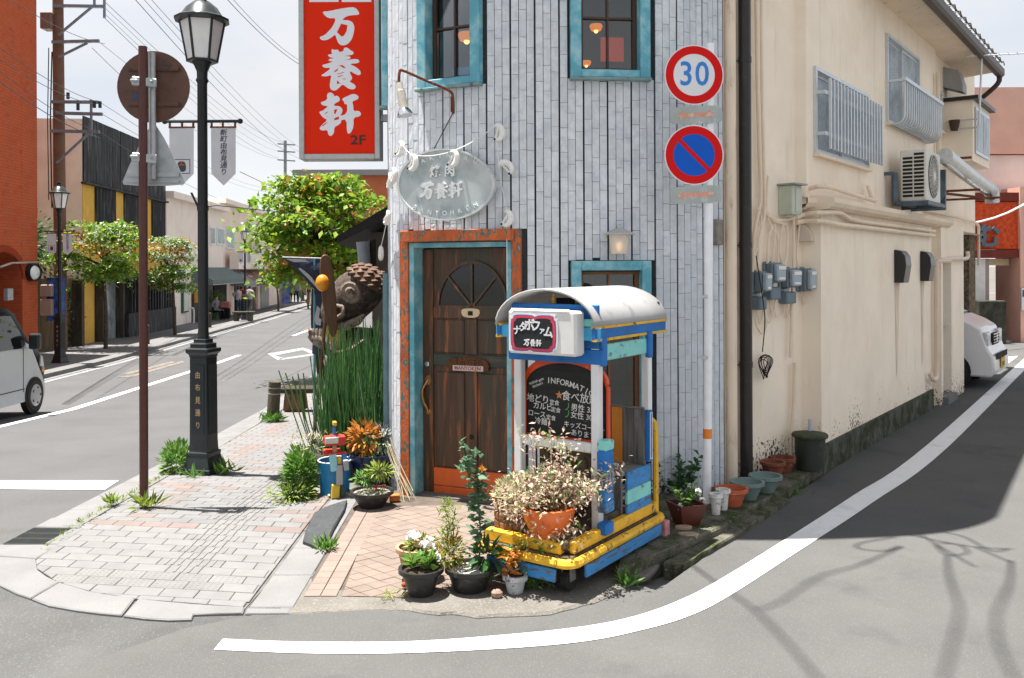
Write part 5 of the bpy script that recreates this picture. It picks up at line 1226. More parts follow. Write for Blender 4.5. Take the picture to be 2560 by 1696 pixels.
# square planter with white flowers by the sign pole
c = gr(1716, 1312, .10); sq = thing('square_planter', c, 'dark red square planter with small white flowers beside the sign pole', 'planter')
m = MB(); a0, a1, hq = .062, .105, .155; Mq = Matrix.Translation(c) @ Matrix.Rotation(rad(20), 4, 'Z')
vs = [(sx * r_, sy * r_, z) for r_, z in ((a0, 0), (a1, hq), (a1 * .9, hq), (a1 * .85, hq * .8)) for sx, sy in ((-1, -1), (1, -1), (1, 1), (-1, 1))]
m.add(vs, [(3, 2, 1, 0)] + [(i * 4 + k, i * 4 + (k + 1) % 4, i * 4 + 4 + (k + 1) % 4, i * 4 + 4 + k) for i in range(3) for k in range(4)] + [(12, 13, 14, 15)], Mq); m.build('box', pm('maroon_plastic', (.085, .018, .012), .4, .15, 10), sq)
m = MB(); m.box(-.088, .088, -.088, .088, hq * .8, hq * .86, Mq); m.build('soil', SOIL, sq)
B_, T_, P, D = sprig(c + V(0, 0, .13), 9, .16, .11, 7, .03); stems(sq, B_, T_, .002, STEMG)
fl = np.array([c + V(x, y, z) for x, y, z in ((.07, -.05, .26), (.09, 0, .23), (.03, .02, .27), (-.07, -.10, .16), (-.05, -.08, .15), (.1, -.04, .2))]); FP = np.repeat(fl, 6, 0); FD = rdir(len(FP)); 
foliage(sq, [(P, D, .045, .5, LEAF_M), (FP, FD + np.array([0, -.6, 0]), .03, .8, LEAF_W)])
# dark creeper at the foot of the tiled wall
c = V(1.30, 7.0, .1); cr = thing('creeper', c, 'dark green leafy creeper at the foot of the tiled wall by the sign pole', 'plant')
B_, T_, P, D = sprig(c, 16, .34, .22, 12, .05); stems(cr, B_, T_, .003, STEMG); foliage(cr, [(P, D, .06, .7, LEAF_D)])
tuft(gr(1990, 1238), 60, .05, .10, LEAF_M, label='low weeds growing on the asphalt below the lane ledge', cat='weed')
tuft(gr(2352, 1006), 90, .10, .14, LEAF_M, label='weeds at the far end of the dark foundation', cat='weed')
# loose grit along the foot of the ledge
n = 1500; tt = NR.random(n) * 5.2 - 3.2; oo = np.abs(NR.normal(size=n)) * .16 + .02; P = np.stack([2.852 + .603 * tt + .798 * oo, 8.048 + .798 * tt - .603 * oo, np.full(n, .006)], 1)
v, f = leaves(P, rdir(n, 0, .1), .008 + .014 * NR.random(n) ** 3, .8, .6); npmesh('grit', v, f, G_('grit_chips', (.30, .29, .27), (.16, .15, .13), (.36, .35, .32), 0), kind='stuff', label='pale grit and fallen petals along the foot of the lane ledge', cat='grit')
for px, py, w in ((1707, 1331, .10), (1722, 1345, .13)):
    c = gr(px, py, .08); m = MB(); pl = [(c.x + w * .6 * math.cos(a) * R.uniform(.7, 1.1), c.y + w * .4 * math.sin(a) * R.uniform(.7, 1.1)) for a in [rad(k * 51) for k in range(7)]]; slab(m, pl, .125 if py < 1340 else .112, .03, .004)
    m.build('stone_slab', pm('flat_stone', (.33, .25, .18), .9, .2, 15, bump=.6), label='flat broken stone on the ledge, %s of two' % ('upper' if py < 1340 else 'lower'), cat='stone')
# ------------------------------------------------------------------ platform cart with kiosk
CU, CV = V(.573, .819, 0), V(-.819, .573, 0); C0 = V(.32, 4.89, 0)
MC = Matrix(((CU.x, CV.x, 0, C0.x), (CU.y, CV.y, 0, C0.y), (0, 0, 1, 0), (0, 0, 0, 1)))      # local x along the cart, y across, z up
def C(u, v, z): return MC @ V(u, v, z)
YEL = pm('yellow_paint_worn', (.66, .38, .03), .6, .18, 8, 5, c2=(.16, .10, .05), th=.60, sc2=20, bump=.2)
BLU = pm('blue_paint_worn', (.018, .14, .42), .6, .2, 6, 5, c2=(.07, .075, .08), th=.63, sc2=18, bump=.2)
BLU2 = pm('blue_paint_flaking', (.03, .20, .48), .55, .15, 8, 6, st=(1, 1, 3), c2=(.09, .09, .085), th=.56, sc2=14, soft=.03, bump=.4)
MINT = pm('mint_paint_worn', (.20, .55, .52), .5, .12, 6, 5, c2=(.12, .13, .12), th=.62, sc2=18, bump=.2)
LBLU = pm('light_blue_paint', (.05, .35, .60), .5, .15, 8, 5, st=(1, 1, 4), c2=(.03, .12, .28), th=.62, sc2=14)
GWOOD = pm('grey_weathered_wood', (.16, .155, .145), .85, .35, 12, 6, st=(3, 3, .25), c2=(.07, .065, .06), th=.60, sc2=16, bump=.5, bsc=60)
GWOODH = pm('grey_weathered_wood_flat', (.20, .195, .18), .85, .3, 12, 6, st=(.4, 3, 3), bump=.5, bsc=60)
OWOOD = pm('orange_board', (.68, .24, .03), .5, .12, 10, 5, st=(3, 3, .4))
WPNT = pm('white_post_paint', (.68, .68, .69), .5, .05, 8, 5, c2=(.30, .29, .26), th=.72, sc2=12)
ROOFW = pm('white_roof_sheet', (.33, .33, .33), .45, .05, 3, 5, c2=(.20, .20, .195), th=.64, sc2=6, soft=.08, c3=(.12, .19, .18), th3=.72, sc3=20)
OLDW = pm('old_timber', (.11, .085, .06), .9, .4, 14, 6, c2=(.05, .04, .03), th=.55, sc2=20, bump=.8, bsc=50)
cart = thing('platform_cart', C(.6, .34, 0), 'yellow and blue painted platform cart standing on the ledge', 'cart')
LC, WC = 1.20, .68
def cb(name, u0, u1, v0, v1, z0, z1, mat, parent, bev=.006):
    m = MB(); m.box(u0, u1, v0, v1, z0, z1, MC); return m.build(name, mat, parent, bevel=bev)
cb('deck', .03, LC - .03, .03, WC - .03, .235, .262, OLDW, cart)
m = MB(); cr_ = .07; ring = []
for (cx, cy, a0) in ((LC - cr_, WC - cr_, 0), (cr_, WC - cr_, 90), (cr_, cr_, 180), (LC - cr_, cr_, 270)):
    for k in range(6): a = rad(a0 + 18 * k); ring.append(V(cx + cr_ * math.cos(a), cy + cr_ * math.sin(a), .235))
m.tube(ring + [ring[0], ring[1]], .028, 8, False, MC); m.build('rim', YEL, cart, smooth_=True)
cb('side_plank', .16, LC - .06, -.012, .012, .125, .20, BLU2, cart); cb('front_plank', -.012, .012, .10, WC - .10, .125, .20, BLU2, cart)
cb('side_beam', .10, LC - .02, .035, .085, .265, .335, YEL, cart); cb('front_beam', .05, .10, .10, WC - .04, .263, .33, YEL, cart)
cb('front_board', .10, .16, .06, WC - .06, .2625, .29, OLDW, cart)
for u in (.14, LC - .16):
    for v in (.10, WC - .10):
        w = thing('caster', C(u, v, .04), None, None); w.parent = cart; w.location -= cart.location
        m = MB(); m.tube([C(u, v - .02, .105), C(u, v + .02, .105)], .062, 14); m.build('wheel', pm('black_rubber', (.02, .02, .02), .8), w); m = MB(); m.box(u - .03, u + .03, v - .03, v - .024, .10, .235, MC); m.box(u - .03, u + .03, v + .024, v + .03, .10, .235, MC); m.build('fork', pm('dull_steel', (.25, .25, .25), .5, metal=.7), w)
m = MB(); m.tube([C(LC - .02, .05, .26), C(LC - .02, .05, .78), C(LC - .03, .055, .86), C(LC - .05, .09, .90), C(LC - .05, .55, .90), C(LC - .02, .62, .80), C(LC - .02, .62, .26)], .019, 8); m.build('handle', YEL, cart, smooth_=True)
cb('handle_board', LC - .055, LC - .035, .07, .60, .42, .88, pm('maroon_mat', (.10, .025, .018), .9, .3, 60), cart)
cb('corner_buffer', LC - .02, LC + .05, -.02, .05, .10, .20, pm('pink_buffer', (.45, .20, .22), .7, .3, 30), cart)
ks = thing('kiosk', C(.8, .36, .3), 'small painted wooden kiosk with white barrel roof and bench on the cart', 'kiosk')
for u, v in ((.46, .09), (.46, .656), (1.07, .06), (1.07, .656)): cb('post', u - .028, u + .028, v - .028, v + .028, .30 if u < .5 else .62, 1.42, WPNT, ks)
cb('front_beam', .425, .445, .03, .72, 1.31, 1.40, BLU, ks); cb('front_board', .43, .45, .06, .70, 1.401, 1.455, BLU, ks); cb('front_board', .43, .45, .06, .70, 1.56, 1.67, BLU, ks)
for v0, v1 in ((.035, .20), (.60, .79)): cb('front_eave', .385, .42, v0, v1, 1.455, 1.535, LBLU, ks)
cb('front_eave', .39, .415, .05, .22, 1.537, 1.585, MINT, ks)
cb('side_board', .49, 1.06, .045, .065, 1.33, 1.43, MINT, ks); cb('side_board', .49, 1.06, .60, .62, 1.33, 1.43, MINT, ks)
cb('corner_bracket', .44, .50, .035, .058, 1.30, 1.47, BLU, ks); cb('corner_bracket', 1.04, 1.10, .025, .058, 1.30, 1.47, BLU, ks)
for v0 in (.045, .745):
    e_ = cb('eave_beam', .37, 1.34, v0, v0 + .03, 1.455, 1.54, BLU, ks)
    for z in (1.452, 1.527):
        m = MB(); m.box(.37, 1.34, v0 - .004, v0 + .034, z, z + .016, MC); m.build('yellow_stripe', YEL, e_)
nv = 18; m = MB(); vm, hwR = .41, .362
prf = [(vm + hwR * math.cos(math.pi * k / nv), 1.535 + .225 * math.sin(math.pi * k / nv)) for k in range(nv + 1)]
m.add([(u, v, z) for v, z in prf for u in (.36, .60, .85, 1.10, 1.35)], [(k * 5 + j, k * 5 + j + 1, k * 5 + j + 6, k * 5 + j + 5) for k in range(nv) for j in range(4)], MC)
rf = m.build('roof', ROOFW, ks, smooth_=True); so = rf.modifiers.new('thick', 'SOLIDIFY'); so.thickness = .014; so.offset = 0
cb('end_board', 1.30, 1.32, .08, .74, 1.54, 1.66, pm('dark_board', (.03, .035, .04), .7), ks)
m = MB(); m.box(.60, .66, .36, .48, 1.56, 1.70, MC); m.build('roof_box', DARK, ks)
m = MB(); m.lathe([(.016, 0), (.016, .03), (.007, .045), (.007, .06)], C(.50, .42, 1.67), 8); m.build('small_bottle', pm('amber_bottle', (.45, .22, .05), .3), label='tiny amber bottle under the kiosk roof arch', cat='bottle')
# bench inside: back boards, seat, side boards
for k in range(7):
    v0 = .635 - k * .083; cb('back_board', 1.03, 1.05, v0 - .081, v0, .58, .962, OWOOD if k == 4 else GWOOD, ks, .003)
cb('back_rail', 1.025, 1.055, .06, .64, .963, .975, GWOODH, ks)
p_ = cb('side_post', 1.03, 1.075, .02, .055, .62, .96, BLU, ks); m = MB()
for a in ((1.038, .625, .955),): m.box(1.036, 1.042, .0175, .0199, .64, .945, MC); m.box(1.063, 1.069, .0175, .0199, .64, .945, MC); m.box(1.042, 1.063, .0175, .0199, .64, .646, MC); m.box(1.042, 1.063, .0175, .0199, .939, .945, MC)
m.build('white_outline', WPNT, p_)
for k in range(3): cb('seat_board', .74 + k * .095, .833 + k * .095, .07, .63, .575, .598, GWOODH, ks, .003)
cb('seat_front', .755, .772, .08, .62, .31, .573, GWOOD, ks)
for k, (mt_, z0, z1) in enumerate(((BLU2, .30, .395), (MINT, .396, .485), (BLU2, .486, .60))): cb('side_plank', .77, 1.10, .045, .067, z0, z1, mt_, ks, .004)
for k, (mt_, z0, z1, du) in enumerate(((BLU, .30, .37, 0), (BLU2, .43, .50, .005), (BLU2, .501, .575, -.004), (BLU2, .576, .65, .003), (BLU, .651, .80, 0), (MINT, .801, .86, .004))): cb('arm_block', .40 + du, .50 + du, -.005, .062, z0, z1, mt_, ks, .008)
cb('floor_beam', .50, .80, .10, .18, .30, .36, OLDW, ks, .01)
cb('lower_rail', .44, .48, .12, .63, .77, .83, WPNT, ks)
for k in range(5): cb('lower_slat', .60, .615, .12 + k * .1, .20 + k * .1, .31, .76, OLDW, ks, .003)
# hanging sign box
sgn = thing('kiosk_sign', C(.30, .38, 1.36), 'white box sign with a black, red and blue name panel hung on the kiosk front', 'sign')
BXW = pm('sign_box_white', (.64, .64, .62), .5, .06, 8, c2=(.30, .27, .22), th=.70, sc2=12)
cb('box', .29, .40, .135, .63, 1.365, 1.635, BXW, sgn, .015); cb('top_edge', .285, .30, .18, .60, 1.637, 1.645, BXW, sgn, .002)
Fk = face_frame(C(.2895, .435, 1.495), -CV)
def plq(w, h, n=3):
    pts = [(-w, -h * .72), (-w * .93, -h * .72), (-w * .93, -h), (-w * .3, -h), (-w * .12, -h * .9), (0, -h), (w * .2, -h), (w * .85, -h), (w * .85, -h * .8), (w, -h * .72), (w, h * .72), (w * .9, h * .74), (w * .9, h), (w * .25, h), (w * .1, h * .88), (-.05 * w, h), (-w * .85, h), (-w * .88, h * .78), (-w, h * .72)]
    return chaikin(pts, 1)
m = MB(); m.prism(plq(.178, .122), .0, .006, Fk); m.build('white_border', WPNT, sgn)
m = MB(); m.prism(plq(.166, .112), .0062, .0075, Fk); m.build('blue_border', pm('violet_blue', (.08, .06, .35), .5), sgn)
m = MB(); m.prism(plq(.161, .107), .0076, .0088, Fk); m.build('red_border', pm('pink_red', (.55, .05, .08), .5), sgn)
m = MB(); m.prism(plq(.143, .092), .0089, .0100, Fk); m.build('black_panel', pm('chalk_black', (.02, .022, .025), .8, .2, 60), sgn)
m = MB()
for k, ch_ in enumerate('ナタボファム'):
    text_mb(ch_, (.06, .062, .075, .075, .045, .07)[k], Fk @ Matrix.Translation((-.115 + k * .046, .012 + (.0, .022, .035, .03, .005, -.005)[k], .0101)) @ Matrix.Rotation(rad((4, 0, -2, -5, -4, -6)[k]), 4, 'Z'), .002, .03, mb=m)
m.build('lettering', WPNT, sgn); brush_name(Fk @ Matrix.Translation((.0, -.058, .0101)), .045, WPNT, MATS['chalk_black'], sgn)
# chalk menu board
mbd = thing('menu_board', C(.52, .36, .84), 'black arched menu board with white chalk writing between the kiosk posts', 'menu board')
Fm = face_frame(C(.515, .345, 1.07), -CV); hwb = .295
arc_ = [(hwb * math.cos(rad(a)) * 1.0, .10 + .155 * math.sin(rad(a))) for a in range(0, 181, 9)]
BRD = pm('menu_black', (.018, .02, .02), .7, .3, 14, 6, st=(.4, .4, 3), c2=(.16, .15, .14), th=.71, sc2=22, bump=.15)
m = MB(); m.prism([(-hwb, -.235)] + arc_[::-1] + [(hwb, -.235)], -.018, 0, Fm); m.build('board', BRD, mbd)
m = MB()
for k in range(20):
    a, b = arc_[k], arc_[k + 1]; m.prism([a, b, (b[0] * 1.0, b[1] - .028), (a[0], a[1] - .028)], .0005, .010, Fm); m.prism([(a[0] * 1.02, a[1] + .018), (b[0] * 1.02, b[1] + .018), b, a], -.018, .014, Fm)
m.build('arch_trim', pm('red_orange_paint', (.60, .06, .01), .4, .15, 14, c2=(.70, .25, .04), th=.66, sc2=20), mbd)
m = MB(); m.box(-hwb - .012, -hwb, -.235, .10, -.018, .012, Fm); m.box(hwb, hwb + .012, -.235, .10, -.018, .012, Fm); m.box(-hwb, hwb, -.247, -.2355, -.018, .012, Fm); m.build('side_trim', MATS['red_orange_paint'], mbd)
def bz(X, Y): return Matrix.Translation((-hwb + (X - 205) * (2 * hwb) / 905, .128 - (Y - 700) * .365 / 800, .0005))
m = MB()
INF = 'INFORMATION'
for k, ch_ in enumerate(INF):
    f = k / 10; X = 465 + 530 * f; Y = 742 + 165 * f ** 2.2; text_mb(ch_, .052, Fm @ bz(X, Y) @ Matrix.Rotation(-.75 * f * f, 4, 'Z'), .001, .008, mb=m)
text_mb('NANA-gate\nkitchen\'s', .024, Fm @ bz(330, 790) @ Matrix.Rotation(.38, 4, 'Z'), .001, .006, mb=m)
for body, X, Y, s in (('食べ放題', 815, 950, .066), ('地どり', 340, 1015, .058), ('定食', 530, 1045, .036), ('カルビ', 395, 1115, .050), ('定食', 545, 1145, .036), ('ロース', 325, 1225, .046), ('定食', 490, 1260, .036), ('冷麺', 375, 1325, .048), ('男性 3500', 880, 1095, .050), ('女性 3000', 870, 1195, .048), ('キッズコーナー', 860, 1335, .042), ('あります', 850, 1435, .044)): text_mb(body, s, Fm @ bz(X, Y) @ Matrix.Rotation(-.05, 4, 'Z'), .001, .006, mb=m)
m.build('lettering', pm('chalk_white', (.62, .62, .60), .8, .15, 60), mbd)
m = MB(); st_ = [((.028 if k % 2 == 0 else .012) * math.sin(rad(36 * k)), (.028 if k % 2 == 0 else .012) * math.cos(rad(36 * k))) for k in range(10)]; m.prism(st_, 0, .001, Fm @ bz(585, 930)); m.build('star', pm('chalk_star', (.55, .22, .08), .8), mbd)
m = MB()
for Y in (1075, 1175): m.tube([(.006, .022, .001), (.008, .0, .001), (-.004, -.018, .001), (-.016, -.02, .001)], .003, 4, True, Fm @ bz(680, Y))
m.build('chalk_mark', pm('chalk_green', (.15, .38, .12), .8), mbd)
# timber baulk on the deck
m = MB(); m.bar(C(.06, .10, .315), C(.40, .16, .315), .075, .06); m.build('timber', OLDW, label='short weathered timber lying on the cart deck', cat='timber', bevel=.012)
# brick-patterned planter on the cart
bpc = C(.24, .52, .265); bp_ = thing('brick_planter', bpc, 'round planter patterned with rough bricks on the cart deck', 'planter')
m = MB(); m.lathe([(.125, 0), (.14, .05), (.142, .15), (.132, .21), (.118, .21), (.11, .17)], bpc, 24); m.build('body', pm('planter_mortar', (.20, .16, .12), .95, .2, 30), bp_, smooth_=True)
m = MB(); m.lathe([(.115, .185), (.001, .195)], bpc, 20); m.build('soil', SOIL, bp_)
BRK = pm('rough_brick', (.26, .135, .075), .95, .4, 30, 6, bump=1.2, bsc=70, c2=(.34, .25, .17), th=.60, sc2=30, orand=.2)
for row in range(4):
    for k in range(9):
        a0 = 2 * math.pi * (k + .5 * (row % 2)) / 9; m = MB(); z0 = .012 + row * .05; pts = []
        for z in (z0, z0 + .042):
            for rr_ in (.13, .150 - .003 * abs(row - 1.5)):
                for j in range(4): a = a0 + (j / 3) * (2 * math.pi / 9 - .06); pts.append(bpc + V(rr_ * math.cos(a), rr_ * math.sin(a), z))
        fs = []
        for j in range(3): fs += [(4 + j, 5 + j, 13 + j, 12 + j), (8 + j, 12 + j, 13 + j, 9 + j), (j, j + 1, 5 + j, 4 + j)]
        fs += [(0, 4, 12, 8), (3, 11, 15, 7)]; m.add(pts, fs); m.build('brick', BRK, bp_, bevel=.006)
P, D = bushpts(bpc + V(0, 0, .25), (.15, .15, .10), 1100, shell=.2); B_ = [bpc + V(R.uniform(-.08, .08), R.uniform(-.08, .08), .19) for _ in range(30)]; stems(bp_, B_, [Vector(P[i * 30]) for i in range(30)], .0025, STEM)
P2, D2 = bushpts(bpc + V(.02, -.12, .16), (.12, .05, .10), 160, shell=.2)
foliage(bp_, [(P, D + np.array([0, 0, .3]), .035, .42, LEAF_CR), (P2, D2, .03, .42, LEAF_PK), (P[:160] + .012, D[:160], .035, .42, LEAF_M)])
# orange pot with variegated shrub
opc = C(.16, .25, .265); op = thing('orange_pot', opc, 'glossy orange pot with a cream and pink leaved shrub on the cart', 'potted plant')
m = MB(); m.lathe([(.075, 0), (.082, .01), (.105, .07), (.150, .17), (.158, .215), (.165, .235), (.158, .24), (.148, .22), (.13, .18)], opc, 26); m.build('pot', pm('orange_glaze', (.62, .13, .02), .28, .06, 6), op, smooth_=True)
m = MB(); m.lathe([(.135, .19), (.001, .20)], opc, 20); m.build('soil', SOIL, op)
cl = []
for k in range(46):
    a = R.uniform(0, 6.28); r_ = R.uniform(.05, .27); h_ = R.uniform(.22, .34) + .38 * max(0, 1 - r_ / .16) * R.random(); cl.append(opc + V(r_ * math.cos(a), r_ * math.sin(a) * .8, h_))
cl += [opc + V(-.10, .0, .62), opc + V(.02, 0, .60), opc + V(.10, .02, .56), opc + V(.27, .05, .33), opc + V(.33, .05, .40), opc + V(.38, .06, .43), opc + V(-.2, .02, .33), opc + V(-.05, -.12, .12), opc + V(.05, -.14, .08), opc + V(.12, -.1, .14)]
stems(op, [opc + V(R.uniform(-.05, .05), R.uniform(-.05, .05), .19) for _ in cl], cl, .003, pm('red_stem', (.25, .10, .05), .7))
P = np.concatenate([np.array(c_) + NR.normal(size=(62, 3)) * np.array([.045, .045, .035]) for c_ in cl]); D = rdir(len(P), .2); k1 = NR.random(len(P))
foliage(op, [(P[k1 < .62], D[k1 < .62], .034, .42, LEAF_PK), (P[(k1 >= .62) & (k1 < .88)], D[(k1 >= .62) & (k1 < .88)], .032, .42, LEAF_CR), (P[k1 >= .88], D[k1 >= .88], .036, .42, LEAF_M)])

# ------------------------------------------------------------------ potted plants on the tiles in front of the cart
ZP = .037
c = gr(1053, 1484, ZP); pa_ = thing('potted_plant', c, 'front black pot with green rosettes and white blossoms', 'potted plant'); rA = 52 / F_PX * c.y
pot_mesh(c, rA, rA * .62, .15, BLKPOT, pa_, fill=.85)
P = []; D = []
for cx, cy, s in ((-.05, 0, 1), (.045, -.02, .8), (.0, .05, .8), (.06, .04, .6)):
    for k in range(26): a = R.uniform(0, 6.28); P.append(c + V(cx, cy, .14 + R.uniform(0, .05))); D.append((math.cos(a), math.sin(a), R.uniform(.2, 1.4)))
Fp = np.array([c + V(x, y, .27 + z) for x, y, z in ((.03, .04, .0), (.07, .05, -.02), (.0, .06, -.01), (.09, .0, -.05), (.05, .09, .01))]); FPp = np.repeat(Fp, 6, 0); FDp = rdir(len(FPp), .2)
foliage(pa_, [(np.array(P), np.array(D), .075, .36, LEAF_M), (np.array(P[::3]), np.array(D[::3]), .07, .36, LEAF_Y), (FPp, FDp, .035, .9, LEAF_W)])
c = gr(1175, 1472, ZP); pb2 = thing('potted_plant', c, 'wide black bowl pot with a tall stem carrying an orange flower', 'potted plant'); rB = 58 / F_PX * c.y
pot_mesh(c, rB, rB * .72, .13, BLKPOT, pb2, fill=.85, soil=PUMICE)
stalk = catm([c + V(.05, .02, .11), c + V(.06, .03, .32), c + V(.045, .03, .52), c + V(.05, .03, .66)], 6); m = MB(); m.tube(stalk, .005, 6); m.tube([stalk[12], stalk[12] + V(-.06, 0, .16), stalk[12] + V(-.09, 0, .28)], .003, 5); m.tube([c + V(-.09, .03, .1), c + V(-.10, .03, .40)], .003, 5); m.build('stem', STEM, pb2)
P = []; D = []
for p in stalk[2:]:
    for k in range(12): a = R.uniform(0, 6.28); P.append(p + V(R.gauss(0, .02), R.gauss(0, .02), R.gauss(0, .01))); D.append((math.cos(a), math.sin(a), R.uniform(-.3, .5)))
for k in range(40): P.append(stalk[12] + V(-.06 + R.gauss(0, .03), R.gauss(0, .02), .2 + R.gauss(0, .06))); D.append(rdir(1)[0])
P2, D2 = bushpts(c + V(-.11, .02, .20), (.09, .08, .10), 330, shell=.2); P3, D3 = bushpts(c + V(.10, .0, .19), (.08, .06, .05), 50, shell=.1)
fx = stalk[-1] + V(.02, -.01, .02); Fq = np.repeat(np.array([fx]), 16, 0); P4 = np.array([c + V(-.13 + R.gauss(0, .03), .06 + R.gauss(0, .03), .12 + .36 * R.random()) for _ in range(240)]); D4 = rdir(240, .9, .6)
foliage(pb2, [(np.array(P), np.array(D), .055, .55, G_('leaf_bluegreen', (.07, .17, .09), (.12, .22, .13), (.05, .12, .07))), (P2, D2, .028, .4, LEAF_Y), (P3, D3, .10, .3, LEAF_D), (Fq, rdir(16, .7), .032, .8, LEAF_O), (P4, D4, .06, .12, LEAF_Y), (P2[:130], D2[:130], .03, .4, LEAF_O)])
c = gr(1042, 1445, ZP); pc_ = thing('potted_plant', c, 'pale terracotta pot with white flowers behind the front black pot', 'potted plant'); pot_mesh(c, .115, .08, .19, pm('pale_terracotta', (.40, .21, .13), .8, .1, 9), pc_, fill=.85)
P, D = bushpts(c + V(.03, 0, .20), (.09, .08, .05), 160, shell=.2); Fp = np.repeat(np.array([c + V(R.uniform(-.05, .10), R.uniform(-.06, .04), .23 + R.uniform(0, .04)) for _ in range(9)]), 6, 0); foliage(pc_, [(P, D, .04, .35, LEAF_Y), (Fp, rdir(len(Fp), .3), .035, .9, LEAF_W)])
c = gr(1288, 1480, ZP); pd_ = thing('potted_plant', c, 'small whitewashed pot with an orange-leaved succulent by the cart corner', 'potted plant'); pot_mesh(c, .062, .048, .10, pm('whitewashed_pot', (.42, .43, .45), .8, .15, 20, c2=(.08, .08, .08), th=.60, sc2=30), pd_, fill=.9)
P = []; D = []
for k in range(70): a = R.uniform(0, 6.28); P.append(c + V(R.gauss(-.02, .025), R.gauss(0, .025), .10 + .13 * R.random())); D.append((math.cos(a), math.sin(a) - .2, R.uniform(-.1, .9)))
foliage(pd_, [(np.array(P), np.array(D), .075, .32, LEAF_O)])
c = gr(1335, 1468, ZP); fe = thing('fern', c, 'bright green feathery plant beside the cart front corner', 'plant'); cls = [c + V(R.uniform(-.1, .1), R.uniform(-.08, .06), .04 + .22 * R.random()) for _ in range(26)]; stems(fe, [c] * 26, cls, .0025, STEMG)
P = np.concatenate([np.array(q) + NR.normal(size=(34, 3)) * .026 for q in cls]); foliage(fe, [(P, rdir(len(P), .2), .028, .35, LEAF_M), (P[::4], rdir(len(P[::4])), .026, .35, LEAF_Y)])
for k, (px, py, s, mt_) in enumerate(((1242, 1485, .035, 'pinkish stone'), (1012, 1462, .022, 'small red stone'))):
    m = MB(); m.ball(gr(px, py, ZP + .018), (s, s * .8, s * .8), 7, 5); m.build('stone', pm(mt_.replace(' ', '_'), (.30, .20, .16) if k == 0 else (.35, .10, .05), .9, .3, 30), label=('pinkish stone lying left of the whitewashed pot', 'small red stone beside the front black pot')[k], cat='stone')
for px, py, n_, h_, lab in ((985, 1498, 16, .05, 'dry grass tuft on the mortar strip in front of the tiles'), (815, 1373, 60, .09, 'grass tuft growing beside the end of the rubber ramp'), (1570, 1462, 40, .10, 'small weed sprouting from the kerb beside the cart')): tuft(gr(px, py, .03), n_, h_, .07, LEAF_Y if n_ < 20 else LEAF_M, label=lab)
